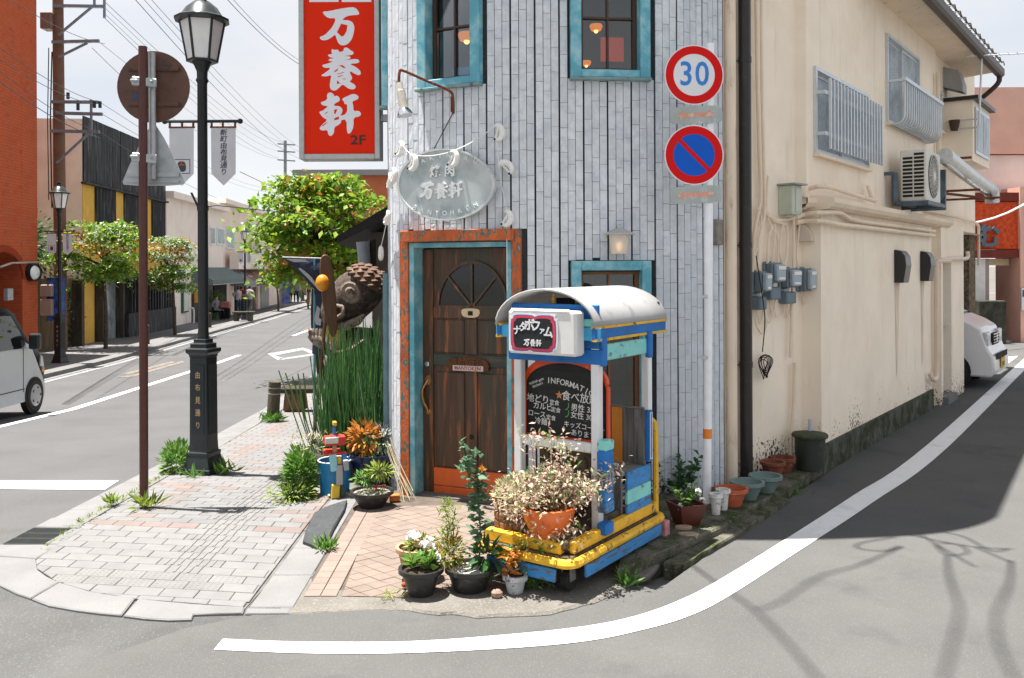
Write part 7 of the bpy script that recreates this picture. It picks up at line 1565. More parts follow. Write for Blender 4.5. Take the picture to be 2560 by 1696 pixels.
P, D = bushpts(V(-1.78, 7.35, .16), (.13, .16, .25), 1500, shell=.1); P2, D2 = bushpts(V(-1.82, 7.2, .05), (.20, .15, .1), 260, shell=.1); v, f, mi = merge([leaves(P, D + np.array([-.2, -.2, .3]), .055, .34), leaves(P2, D2, .05, .3)]); npmesh('leafy_shrub', v, f, [LEAF_M, LEAF_Y], label='bushy green shrub left of the blue bucket', cat='shrub', midx=mi)
Pw = np.array([(-1.68 + R.gauss(0, .09), 7.35 + R.gauss(0, .08), .40 + .12 * R.random()) for _ in range(90)]); v, f = leaves(Pw, rdir(90, .8), .05, .2); npmesh('dry_flower_heads', v, f, LEAF_CR, kind='stuff', label='pale dry flower heads above the shrub by the blue bucket', cat='plant')
P = [V(-.99, 7.25, .0), V(-1.0, 7.3, .5)]
m = MB()
for k in range(9): b_ = V(-1.02 + R.uniform(-.02, .02), 7.25, .42 + R.uniform(-.05, .1)); m.tube(catm([b_, b_ + V(.06, -.05, -.15), b_ + V(.12 + R.random() * .1, -.1 - R.random() * .1, -.40)], 4), .004, 4)
m.build('dry_straw', pm('dry_straw', (.42, .36, .24), .8, .2, 20), label='dry straw stalks hanging at the left door post', cat='straw')
# ------------------------------------------------------------------ rubber ramp
rp = px2([(757, 1372), (764, 1345), (785, 1300), (815, 1285), (868, 1268), (862, 1292), (835, 1340), (818, 1378), (790, 1385)]); RUB = pm('rubber_ramp', (.045, .048, .052), .75, .15, 10, c2=(.08, .08, .08), th=.62, sc2=30)
rt_ = thing('rubber_ramp', (rp[0][0], rp[0][1], 0), 'dark patterned rubber ramp mat between pavement and entrance', 'ramp'); m = MB(); slab(m, rp, .062, .06, .012); m.build('mat', RUB, rt_)
for k in range(9):
    for j in range(5):
        u_, w_ = (k + .5) / 9, (j + .5) / 5; a_ = V(*rp[0], 0).lerp(V(*rp[4], 0), u_); b_ = V(*rp[7], 0).lerp(V(*rp[5], 0), u_); c_ = a_.lerp(b_, .1 + .8 * w_)
        if len(clip([(c_.x + .01, c_.y), (c_.x, c_.y + .01), (c_.x - .01, c_.y)], rp if True else [])) < 3: continue
        m = MB(); m.bar(V(c_.x - .018, c_.y - .012, .064), V(c_.x + .018, c_.y + .008, .064), .008, .008); m.build('tread_rib', RUB, rt_)
m = MB(); c_ = gr(418, 1600); P = [c_ + V(x, y, z) for x, y, z in ((-.03, 0, .006), (0, .015, .012), (.035, -.005, .006), (0, -.012, .008))]; m.add(P, [(0, 1, 2), (0, 2, 3)]); m.build('fallen_leaf', G_('fallen_leaf', (.4, .25, .12), (.4, .25, .12), None, 0), label='single dry leaf lying on the coarse asphalt', cat='leaf')
# ------------------------------------------------------------------ far side of the street
def yf(px): r = (px - 1280) / F_PX; return -11.85 / (r + .0815)
def ff(px, py, o=0.0):
    """point on the far building line at a picture column, o metres towards the road"""
    y = (-11.85 + o) / ((px - 1280) / F_PX + .0815); return at(px, py, y)
FD_ = V(-.0815, 1, 0).normalized(); FNr = V(FD_.y, -FD_.x, 0)
def fp_(Y, o, z): return V(face_far(Y), Y, z) + FNr * o
def MFf(Y): p = fp_(Y, 0, 0); return Matrix(((FD_.x, -FNr.x, 0, p.x), (FD_.y, -FNr.y, 0, p.y), (0, 0, 1, 0), (0, 0, 0, 1)))   # x along street, y into building
def fbox(m, y0, y1, o0, o1, z0, z1): m.box(0, (y1 - y0), -o1, -o0, z0, z1, MFf(y0)); return m
REDB = pm('red_brick_wall', (.52, .095, .035), .9, .14, 1.2, 5, bump=.3, bsc=30, c2=(.34, .06, .025), th=.60, sc2=5, soft=.1)
def add_bricks(m, mort, h_=.085):
    t = m.node_tree; n = t.nodes; l = t.links; b = n['Principled BSDF']; src = b.inputs['Base Color'].links[0].from_socket
    g = n.new('ShaderNodeNewGeometry'); sx = n.new('ShaderNodeSeparateXYZ'); cb_ = n.new('ShaderNodeCombineXYZ'); l.new(g.outputs['Position'], sx.inputs[0]); l.new(sx.outputs['Y'], cb_.inputs['X']); l.new(sx.outputs['Z'], cb_.inputs['Y'])
    br_ = n.new('ShaderNodeTexBrick'); l.new(cb_.outputs[0], br_.inputs['Vector']); l.new(src, br_.inputs['Color1']); br_.inputs['Color2'].default_value = (.50, .11, .045, 1); br_.inputs['Mortar'].default_value = (*mort, 1); br_.inputs['Scale'].default_value = 1; br_.inputs['Brick Width'].default_value = .26; br_.inputs['Row Height'].default_value = h_; br_.inputs['Mortar Size'].default_value = .009; l.new(br_.outputs['Color'], b.inputs['Base Color'])
add_bricks(REDB, (.26, .10, .06))
rbd = thing('red_brick_building', fp_(20, -2, -.6), 'tall red brick building with an arched entrance across the road', 'building')
za, zg = 10.4, -.75; y1 = 25.9; aw0, aw1 = 22.8, 24.95
m = MB(); fbox(m, 9, aw0, -9, 0, zg, za); fbox(m, aw1, y1, -9, 0, zg, za); n_ = 12; rA_ = (aw1 - aw0) / 2; zc_ = 1.62
MF = MFf(aw0); top = [(rA_ + rA_ * math.cos(math.pi * k / n_), zc_ + rA_ * .70 * math.sin(math.pi * k / n_)) for k in range(n_ + 1)][::-1]
m.add([(x, -0.0, z) for x, z in top] + [(2 * rA_, 0, za), (0, 0, za)], [tuple(range(n_ + 3))], MF); m.add([(x, y, z) for x, z in top for y in (0, 1.2)], [(2 * k, 2 * k + 1, 2 * k + 3, 2 * k + 2) for k in range(n_)], MF); m.build('wall', REDB, rbd)
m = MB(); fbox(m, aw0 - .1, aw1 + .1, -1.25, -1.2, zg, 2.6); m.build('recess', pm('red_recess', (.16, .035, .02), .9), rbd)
m = MB(); 
for k in range(n_): a, b = top[k], top[k + 1]; m.add([(a[0], -.03, a[1]), (b[0], -.03, b[1]), (rA_ + (b[0] - rA_) * 1.2, -.03, zc_ + (b[1] - zc_) * 1.25), (rA_ + (a[0] - rA_) * 1.2, -.03, zc_ + (a[1] - zc_) * 1.25)], [(0, 1, 2, 3)], MF)
m.build('arch_ring', pm('arch_brick', (.28, .05, .02), .85, .2, 20), rbd)
m = MB(); fbox(m, 9, y1 + .05, -9, .05, za, za + .18); m.build('coping', pm('dark_coping', (.12, .10, .09), .7), rbd)
wlp = thing('wall_light', ff(86, 682), 'round black and white wall light on the red brick building', 'wall light'); pL = ff(84, 682, .08); Fw = face_frame(pL, FD_); m = MB(); m.lathe([(.42, -.08), (.42, .06)], (0, 0, 0), 20, Fw, sy=.6); m.build('housing', BLKM, wlp); Fw2 = face_frame(ff(87, 682, .16), FD_); m = MB(); m.lathe([(.28, .0), (.22, .05), (.001, .07)], (0, 0, 0), 18, Fw2, sy=.72); m.build('diffuser', LGLS, wlp, smooth_=True)
m = MB(); fbox(m, yf(8), yf(22), .0, .12, ff(10, 752).z, ff(10, 722).z); m.build('intercom', GPL, label='small metal intercom box beside the red arch', cat='intercom', bevel=.01)
m = MB(); m.tube([ff(0, 668, .05), ff(30, 658, .05), ff(98, 656, .05)], .03, 6); m.build('wall_pipe', pm('pale_pipe', (.40, .34, .30), .5), label='thin pale pipe crossing the red brick wall above the arch', cat='pipe')
# small cabinets on the utility pole
# black timber inn
yA, yB = 29.3, 38.0; inn = thing('black_timber_inn', fp_(33, -2, -.7), 'two-storey inn with black board cladding and yellow plaster panels', 'building')
BLKW = pm('black_boards', (.03, .03, .033), .75, .35, 10, 6, st=(1, 1, .1), c2=(.10, .105, .11), th=.58, sc2=9, bump=.4); YPL = pm('yellow_plaster', (.62, .37, .08), .85, .08, 3); SIDEW = pm('grey_beige_concrete', (.82, .74, .66), .9, .08, 2, 5, c2=(.76, .68, .6), th=.62, sc2=3)
zt_, zm_, zl_ = 7.0, 4.85, 3.0
m = MB(); fbox(m, yA, yB, -9, -.06, -.8, 6.9); m.build('wall', SIDEW, inn)
m = MB(); fbox(m, yA, yB, -.058, -.04, 1.6, zm_); m.build('plaster', YPL, inn)
def Yp(px): return yf(px)
n_ = 34
for k in range(n_): a = yA + (yB - yA) * k / n_; m = MB(); fbox(m, a + .012, a + (yB - yA) / n_, -.05, .0 + R.uniform(0, .02), zm_ + R.uniform(-.05, .0), zt_); m.build('board', BLKW, inn)
m = MB(); fbox(m, yA - .1, yB + .1, -.06, .12, zm_ - .12, zm_ - .052); m.build('beam', BLKW, inn)
for a, b in ((240, 290), (312, 367), (381, 413)):
    ya_, yb_ = Yp(a), Yp(b); q = int((yb_ - ya_) / .13)
    for k in range(q): m = MB(); y_ = ya_ + (yb_ - ya_) * k / q; fbox(m, y_, y_ + .07, -.038, .04, zl_, zm_ - .13); m.build('lattice_bar', BLKW, inn)
    m = MB(); fbox(m, ya_, yb_, -.039, -.03, zl_, zm_ - .13); m.build('window_dark', DARK, inn)
m = MB(); fbox(m, yA + .2, yB - .1, -.06, .75, 1.55, 1.72); m.build('lower_eave', BLKW, inn)
for a, b, mt_ in ((200, 232, YPL), (240, 262, pm('amber_screen', (.30, .12, .03), .6)), (262, 285, pm('door_glass', (.22, .26, .27), .2, .4, 3)), (318, 328, YPL)): m = MB(); fbox(m, Yp(a), Yp(b), -.03, .05, -.68, 1.5); m.build('bay_panel', mt_, inn)
m = MB(); fbox(m, Yp(290), yB - .05, -.03, .45, -.72, .25); m.build('plank_base', BLKW, inn)
m = MB(); fbox(m, Yp(300), yB - .05, -.03, .30, .26, 1.5); m.build('window_dark', pm('inn_glass', (.05, .055, .06), .15), inn)
for k in range(16): m = MB(); y_ = Yp(300) + (yB - .05 - Yp(300)) * k / 16; fbox(m, y_, y_ + .10, .30, .42, .26, 1.52); m.build('post', BLKW, inn)
for a in (180, 235, 286): m = MB(); fbox(m, Yp(a), Yp(a) + .22, -.02, .3, -.72, 1.54); m.build('pillar', pm('weathered_pillar', (.075, .065, .055), .9, .4, 8, st=(1, 1, .15)), inn)
m = MB(); fbox(m, yA - 3.2, yA - .1, -.5, -.3, -.75, 1.6); m.build('bamboo_fence', pm('bamboo_fence', (.17, .12, .07), .85, .4, 14, st=(1, 1, .1)), label='brown bamboo fence between the red building and the inn', cat='fence')
# beige shops
shp_ = thing('beige_shop_row', fp_(50, -2, -.8), 'long beige two-storey shop row with windows and awnings', 'building'); SHW = pm('pale_beige_wall', (.78, .69, .62), .9, .06, 1.5, 5, c3=(.55, .46, .40), th3=.66, sc3=3, st3=(1, 1, .15)); SHW2 = pm('pink_beige_wall', (.76, .62, .54), .9, .06, 1.5)
z1_ = ff(470, 508).z; 
m = MB(); fbox(m, 38.1, 48.0, -8, .0, -.85, z1_); m.build('wall', SHW, shp_); m = MB(); fbox(m, 48.05, 70, -8, -.25, -.95, ff(600, 540).z + .5); m.build('rear_wall', SHW2, shp_)
m = MB(); fbox(m, 38, 48.3, -8, .35, z1_, z1_ + .28); fbox(m, 48.3, 70, -8, .1, ff(600, 540).z + .5, ff(600, 540).z + .75); m.build('roof_edge', SHW, shp_)
def fwin(px0, px1, py0, py1, o=.0):
    w = thing('window', fp_(yf(px0), o, 1), None, None); w.parent = shp_; w.location -= shp_.location; a, b = yf(px0), yf(px1); zt, zb = ff(px0, py0).z, ff(px0, py1).z
    m = MB(); fbox(m, a, b, o - .02, o + .06, zb, zt); m.build('frame', pm('white_window_frame', (.7, .7, .7), .5), w); m = MB(); k = (b - a) * .07; fbox(m, a + k, (a + b) / 2 - k / 2, o + .061, o + .07, zb + .08, zt - .08); fbox(m, (a + b) / 2 + k / 2, b - k, o + .061, o + .07, zb + .08, zt - .08); m.build('pane', pm('far_pane', (.16, .19, .21), .15, .3, 2), w)
for q in ((524, 536, 566, 612), (541, 560, 568, 612)): fwin(*q)
fwin(576, 596, 567, 622, -.25); fwin(650, 661, 602, 625, -.25); fwin(672, 684, 604, 626, -.25)
def awning(px0, px1, z, drop, out, mat, lab, o=.0, text=None):
    a, b = yf(px0), yf(px1); M = MFf(a); L = b - a; t = thing('awning', fp_(a, .5, z - drop), lab, 'awning'); m = MB(); m.add([(0, -o, z), (L, -o, z), (L, -o - out, z - drop), (0, -o - out, z - drop), (0, -o - out, z - drop - .22), (L, -o - out, z - drop - .22)], [(0, 1, 2, 3), (3, 2, 5, 4)], M); m.add([(0, -o, z), (0, -o - out, z - drop), (0, -o - out, z - drop - .22), (0, -o, z - drop - .1)], [(0, 1, 2, 3)], M); m.build('cloth', mat, t); m = MB(); m.bar(M @ V(0, -o - out, z - drop - .22), M @ V(L, -o - out, z - drop - .22), .03, .03); m.build('rail', GPL, t); return t
awning(478, 568, 1.95, .62, 1.0, pm('grey_green_awning', (.12, .15, .145), .8, .08, 3), 'long grey-green shop awning behind the nearest street lamp'); awning(570, 598, 1.80, .75, 1.0, pm('pale_grey_awning', (.20, .21, .225), .8, .08, 3), 'pale grey awning next to the grey-green one'); awning(600, 640, 1.80, .75, 1.0, pm('faded_pink_awning', (.24, .125, .11), .8, .08, 3), 'faded pink awning between two pale awnings'); awning(642, 676, 1.80, .75, 1.0, MATS['pale_grey_awning'], 'last pale grey awning at the far end of the shop row')
m = MB(); fbox(m, yf(574), yf(690), .0, .5, 1.85, 2.75); m.build('fascia', SHW, shp_)
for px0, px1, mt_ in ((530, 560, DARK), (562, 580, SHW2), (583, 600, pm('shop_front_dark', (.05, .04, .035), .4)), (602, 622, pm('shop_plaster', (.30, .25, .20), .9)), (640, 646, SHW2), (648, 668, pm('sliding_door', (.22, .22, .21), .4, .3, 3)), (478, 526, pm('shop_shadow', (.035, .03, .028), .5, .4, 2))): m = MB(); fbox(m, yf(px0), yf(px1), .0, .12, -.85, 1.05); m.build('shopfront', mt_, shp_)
wpo = thing('wall_poster', fp_(yf(452), .05, 0), 'green framed shop poster on the beige wall', 'poster'); m = MB(); fbox(m, yf(452), yf(466), .0, .10, ff(458, 782).z, ff(458, 716).z); m.build('frame', pm('green_frame', (.03, .12, .07), .6), wpo); m = MB(); fbox(m, yf(453.5), yf(464.5), .101, .12, ff(458, 778).z, ff(458, 722).z); m.build('sheet', pm('poster_print', (.55, .55, .50), .7, .1, 2, c2=(.55, .3, .08), th=.62, sc2=1.2), wpo)
m = MB(); fbox(m, yf(478), yf(490), .13, .2, ff(484, 757).z, ff(484, 720).z); m.build('orange_sign', pm('orange_sign', (.45, .20, .04), .7), label='orange hanging shop sign under the grey-green awning', cat='sign')
m = MB(); a_ = gr(488, 806); m.box(-.3, .3, -.05, .05, 0, 1.0, Matrix.Translation(a_) @ Matrix.Rotation(.5, 4, 'Z')); m.build('sandwich_board', pm('sandwich_board', (.38, .37, .35), .7, .1, 3, c2=(.4, .12, .06), th=.68, sc2=2), label='white sandwich board standing under the grey-green awning', cat='signboard')
m = MB(); a_ = at(660, 600, 50); 
acf = thing('outdoor_unit', fp_(57, .3, 2.8), 'small white outdoor unit on the far shop roof', 'air conditioner'); m = MB(); fbox(m, 55.6, 56.6, .0, .4, 2.76, 3.5); m.build('case', ACW, acf); m = MB(); fbox(m, 55.7, 56.3, .401, .41, 2.86, 3.4); m.build('grille', MATS['fan_dark'], acf)
# things closing the street: far houses, hills
END = [(694, 760, 604, 95, (.30, .28, .26), 'pale low house closing the far end of the street'), (640, 705, 560, 110, (.28, .20, .15), 'brownish house far behind the shop row'), (765, 800, 640, 92, (.5, .47, .43), 'pale house behind the shop flag at the far end')]
for px0, px1, py, Y, c_, lab in END:
    h_ = thing('far_house', V(at(px0, 700, Y).x, Y, -1), lab, 'house'); m = MB(); x0_, x1_ = at(px0, 700, Y).x, at(px1, 700, Y).x; zt2 = at(px0, py, Y).z; m.box(x0_, x1_, Y, Y + 6, -1.2, zt2); m.build('wall', pm('far_house_wall_%d' % px0, c_, .9, .15, .5), h_); m = MB(); m.add([(x0_ - .4, Y - .4, zt2), (x1_ + .4, Y - .4, zt2), (x1_ + .4, Y + 3, zt2 + 1.5), (x0_ - .4, Y + 3, zt2 + 1.5)], [(0, 1, 2, 3)]); m.build('roof', pm('far_tile_roof', (.12, .09, .08), .8, .2, 2), h_)
    for k in range(3): m = MB(); xx = x0_ + (x1_ - x0_) * (.15 + .28 * k); m.box(xx, xx + (x1_ - x0_) * .16, Y - .03, Y - .001, zt2 - 1.9, zt2 - .8); m.build('window', pm('far_pane', (.16, .19, .21)), h_)
ob = thing('orange_building', V(-20, 96, -1), 'orange-red building behind the big street tree', 'building'); x0_, x1_ = at(742, 600, 96).x, at(985, 600, 96).x; m = MB(); m.box(x0_, x1_, 96, 108, -1.2, at(800, 440, 96).z); m.build('wall', pm('orange_render', (.38, .12, .06), .85, .08, 1), ob); m = MB(); m.box(x0_ - .3, x1_, 95.4, 108, at(800, 440, 96).z + .001, at(800, 426, 96).z); m.build('roof', pm('grey_roof_edge', (.22, .21, .21), .7), ob)
for px in (760, 830, 890): m = MB(); a_ = at(px, 560, 96); m.box(a_.x - 1, a_.x + 1, 95.9, 95.999, a_.z - 1, a_.z + 1); m.build('window', MATS['far_pane'], ob)
m = MB(); xs_ = np.linspace(-260, 120, 60); hz = [(x, 420, 10 + 9 * math.sin(x * .021 + 1) + 6 * math.sin(x * .05) + 2 * R.random()) for x in xs_]; m.add([(x, y, -3) for x, y, z in hz] + [(x, y + 90, z) for x, y, z in hz], [(k, k + 1, 60 + k + 1, 60 + k) for k in range(59)]); m.build('hills', pm('hazy_hill', (.16, .21, .21), .95, .12, .05), kind='structure')
# ------------------------------------------------------------------ utility pole and lines
UY = 26.8; ux = at(151, 600, UY).x; up_ = thing('utility_pole', V(ux, UY, land(ux, UY) + .1), 'tall brown utility pole with cross-arms beside the red building', 'utility pole'); UPM = pm('utility_pole_brown', (.16, .085, .055), .8, .1, 6)
m = MB(); m.tube([V(ux, UY, -.7), V(ux - .05, UY, 12)], [.19, .15], 14); m.build('pole', UPM, up_, smooth_=True); STL = pm('galv_arm', (.20, .24, .28), .5, .15, 8, metal=.4)
def uq(px, py, d=0): return at(px, py, UY + d)
for a, b in (((133, 15), (262, 17)), ((130, 106), (248, 103)), ((128, 255), (246, 256)), ((140, 283), (256, 286)), ((126, 328), (248, 330))): m = MB(); m.bar(uq(*a, -.22), uq(*b, -.22), .09, .09); m.build('cross_arm', STL, up_)
for a, b in (((146, 88), (232, 16)), ((147, 143), (218, 108)), ((141, 408), (226, 330)), ((228, 340), (228, 250)), ((261, -5), (261, 46)), ((236, -5), (236, 18))): m = MB(); m.bar(uq(*a, -.24), uq(*b, -.24), .06, .06); m.build('brace', STL, up_)
m = MB(); m.box(-.22, .12, -.2, .2, -.25, .25, Matrix.Translation(uq(126, 55, -.1))); m.build('switch_box', pm('brown_box', (.17, .11, .09), .6), up_, bevel=.02)
for px, py in ((170, 240), (195, 268), (236, 262), (250, 262)): m = MB(); m.tube([uq(px, py - 8, -.25), uq(px, py + 8, -.25)], .05, 8); m.build('insulator', BLKM, up_)
m = MB(); m.box(-.22, .22, -.12, .12, -1.4, -.1, Matrix.Translation(uq(140, 686, -.35))); m.build('blue_plate', pm('blue_plate', (.03, .07, .25), .6, .6, 5), up_)
for px0, py0, px1, py1 in ((105, 712, 133, 742), (105, 748, 133, 790)): m = MB(); a_, b_ = uq(px0, py1, -.5), uq(px1, py0, -.5); m.box(a_.x, b_.x, a_.y - .1, a_.y + .15, a_.z, b_.z); m.build('meter_cabinet', pm('pinkish_cabinet', (.32, .24, .20), .6), label='pinkish meter cabinet beside the utility pole, %s one' % ('upper' if py0 < 730 else 'lower'), cat='cabinet', bevel=.02)
m = MB(); m.tube([uq(130, 130, -.1), uq(126, 300, -.1), uq(130, 520, -.1)], .02, 5); m.tube([uq(122, 120, -.1), uq(119, 300, -.1), uq(122, 500, -.1)], .015, 5); m.build('down_cable', DARK, up_)
U2 = 90; u2 = thing('utility_pole', V(at(712, 500, U2).x, U2, -1), 'distant grey utility pole above the street tree', 'utility pole'); m = MB(); m.tube([V(at(712, 500, U2).x, U2, -1), at(713, 352, U2)], .16, 8); m.build('pole', pm('far_pole', (.22, .23, .25), .8), u2)
for py in (360, 378, 400): m = MB(); m.bar(at(694, py, U2 - .2), at(738, py + 3, U2 - .2), .12, .12); m.build('cross_arm', MATS['far_pole'], u2)
WIRE = pm('power_line', (.05, .055, .06), .6)
WL = [((262, 5), (712, 358), 90), ((262, 20), (712, 372), 90), ((262, 35), (700, 380), 90), ((262, 46), (696, 395), 90), ((246, 104), (706, 400), 90), ((250, 256), (690, 470), 90), ((256, 286), (700, 480), 90), ((330, -10), (760, 400), 80), ((352, -10), (775, 390), 80), ((370, -10), (790, 385), 80), ((560, -10), (746, 160), 30), ((575, -10), (746, 150), 30), ((0, 120), (250, 256), UY), ((0, 148), (240, 262), UY), ((0, 178), (246, 330), UY), ((0, 205), (250, 345), UY), ((248, 330), (640, 520), 70), ((20, -5), (262, 110), UY), ((600, 430), (1010, 560), 60), ((230, 120), (500, 330), 60)]
cnt = {}; ORD = ('first', 'second', 'third', 'fourth', 'fifth', 'sixth')
for k, ((xa, ya), (xb, yb), Yf_) in enumerate(sorted(WL, key=lambda w: w[0][1])):
    ya0 = UY if xa in (262, 246, 250, 256, 248, 230) else (16 if xa < 100 else 20); a_, b_ = at(xa, ya, ya0), at(xb, yb, Yf_); lb_ = ('overhead line crossing in front of the red brick building' if xa < 100 else 'thin line in the sky just left of the red sign' if xa in (560, 575) else 'high line passing right of the nearest lamp head' if xa in (330, 352, 370) else 'line leaving the top arm of the brown utility pole' if xa == 262 else 'low line behind the banners of the nearest lamp' if xa in (246, 230, 248) else 'line running from the middle arms of the utility pole' if xa in (250, 256) else 'thin wire passing through the big tree'); cnt[lb_] = cnt.get(lb_, 0) + 1; m = MB(); m.tube(sag(a_, b_, .012 * (b_ - a_).length, 12), .008 if k % 3 else .011, 4); m.build('power_line', WIRE, label=lb_ + ', ' + ORD[cnt[lb_] - 1] + ' from the top', cat='power line', group='overhead power lines')
# ------------------------------------------------------------------ trees
BARK = pm('tree_bark', (.085, .065, .05), .9, .3, 14, bump=.8, bsc=40)
TL = [G_('tree_leaf_green', (.08, .20, .015), (.15, .30, .025), (.045, .13, .015), .4), G_('tree_leaf_lime', (.28, .38, .03), (.20, .34, .03), (.36, .40, .05), .4), G_('tree_leaf_orange', (.40, .14, .03), (.34, .20, .04), (.36, .10, .03), .4), G_('tree_flower_white', (.50, .54, .44), (.42, .50, .36), (.54, .55, .52), .3)]
def tree(base, H, cc, rad_, ncl, per, lsz, w, label, group='street trees', tr=.07, lay=5):
    t = thing('street_tree', base, label, 'tree', group); b = Vector(base); cc = Vector(cc); m = MB(); fork = V(cc.x, cc.y, cc.z - rad_[2] * .75)
    trunk = catm([b, b.lerp(fork, .5) + V(R.gauss(0, .04), R.gauss(0, .04), 0), fork], 4); m.tube(trunk, [tr * (1 - .35 * k / (len(trunk) - 1)) for k in range(len(trunk))], 8); cl = []
    for k in range(ncl):
        ly = (k % lay + .5) / lay; zz = -1 + 2 * ly; a = R.uniform(0, 6.28); rr_ = math.sqrt(max(.05, 1 - zz * zz * .85)) * R.uniform(.2, 1.0) ** .6 * (.86 + .26 * math.sin(a * 3 + k % lay * 2.1 + lay)); cl.append(cc + V(rad_[0] * rr_ * math.cos(a), rad_[1] * rr_ * math.sin(a), rad_[2] * (zz * .85 + R.uniform(-.05, .05))))
    for i, c_ in enumerate(cl):
        if i % 2 == 0: st_ = fork.lerp(cc, min(1.0, max(0, (c_.z - fork.z) / (2.2 * rad_[2])))); m.tube(catm([st_, st_.lerp(c_, .5) + V(0, 0, .08), c_], 2), [tr * .38, tr * .3, tr * .2, tr * .12, tr * .06], 5)
    m.build('trunk', BARK, t, smooth_=True); P = []; K = []
    for c_ in cl:
        n_ = int(per * R.uniform(.7, 1.3)); s_ = rad_[0] * .21; q = NR.normal(size=(n_, 3)) * np.array([s_, s_, s_ * .20]); q[:, 2] -= (q[:, 0] ** 2 + q[:, 1] ** 2) / s_ * .18; P.append(np.array(c_) + q); hot = R.random() < w[2] * (3.0 if c_.z > cc.z else .8); pr = NR.random(n_); K.append(np.where(pr < w[1], 1, np.where(pr < w[1] + (.65 if hot else w[2] * .3), 2, np.where(pr > 1 - w[3] * (1.6 if c_.z > cc.z else .5), 3, 0))))
    P = np.concatenate(P); K = np.concatenate(K); D = rdir(len(P), -.45, .6); parts = []
    for k in range(4):
        s_ = K == k; parts.append(leaves(P[s_], D[s_], lsz, .55)) if s_.any() else parts.append((np.zeros((3, 3)) + np.array(b), np.array([[0, 1, 2]])))
    v, f, mi = merge(parts); npmesh('crown', v, f, TL, t, midx=mi); return t
Yt = 19.0; tree((at(806, 700, Yt).x, Yt, land(-4, Yt) + .05), 4.7, at(788, 560, Yt), (1.36, 1.2, 1.30), 72, 115, .155, (.42, .50, .09, .0), 'big green and orange leaved street tree left of the tiled wall', tr=.09, lay=6)
g_ = gr(264, 880); tree(g_, 3.6, at(258, 622, g_.y), (1.18, 1.1, 1.05), 48, 110, .14, (.5, .32, .10, .10), 'street tree with reddish leaves in front of the black timber inn', lay=6)
g_ = gr(438, 845); tree(g_, 3.4, at(432, 655, g_.y), (.98, .95, 1.2), 50, 110, .12, (.5, .15, .02, .36), 'white blossoming street tree beside the beige shops', lay=6)
g_ = gr(696, 782); tree(g_, 3.4, at(690, 672, g_.y), (.85, .8, .95), 30, 70, .16, (.5, .2, .0, .3), 'small far street tree in front of the pale awnings', lay=5)
g_ = gr(770, 772); tree(g_, 3.0, at(775, 655, g_.y), (1.5, 1.3, .9), 30, 60, .2, (.5, .4, .1, .0), 'far street tree near the distant pedestrians', lay=4)
P, D = bushpts(fp_(27.6, -1.2, 2.6), (1.2, 1.2, 1.2), 1700, shell=.1); v, f = leaves(P, D + np.array([0, 0, -.3]), .16, .4); npmesh('garden_tree', v, f, LEAF_D, label='dark garden tree between the red building and the inn', cat='tree', group='garden trees')
P, D = bushpts(fp_(28.6, -.4, .3), (.6, .6, 1.2), 700, shell=.1); v, f = leaves(P, D, .13, .4); npmesh('garden_shrub', v, f, LEAF_D, label='dark shrub behind the second street lamp', cat='shrub')
g_ = gr(535, 803); P, D = bushpts(g_ + V(0, 0, .75), (.65, .5, .8), 900, shell=.1); v, f = leaves(P, D, .12, .4); npmesh('shop_shrub', v, f, LEAF_M, label='leafy shrub beside the seated person at the shop', cat='shrub')
P = NR.random((2600, 3)) * np.array([90, 14, 1]) + np.array([-75, 120, 0]); P[:, 2] = NR.random(2600) * (5 + 4 * np.sin(P[:, 0] * .2)) ; v, f = leaves(P, rdir(2600), 1.5, .7); npmesh('far_trees', v, f, LEAF_D, kind='stuff', label='band of far trees behind the town', cat='trees')
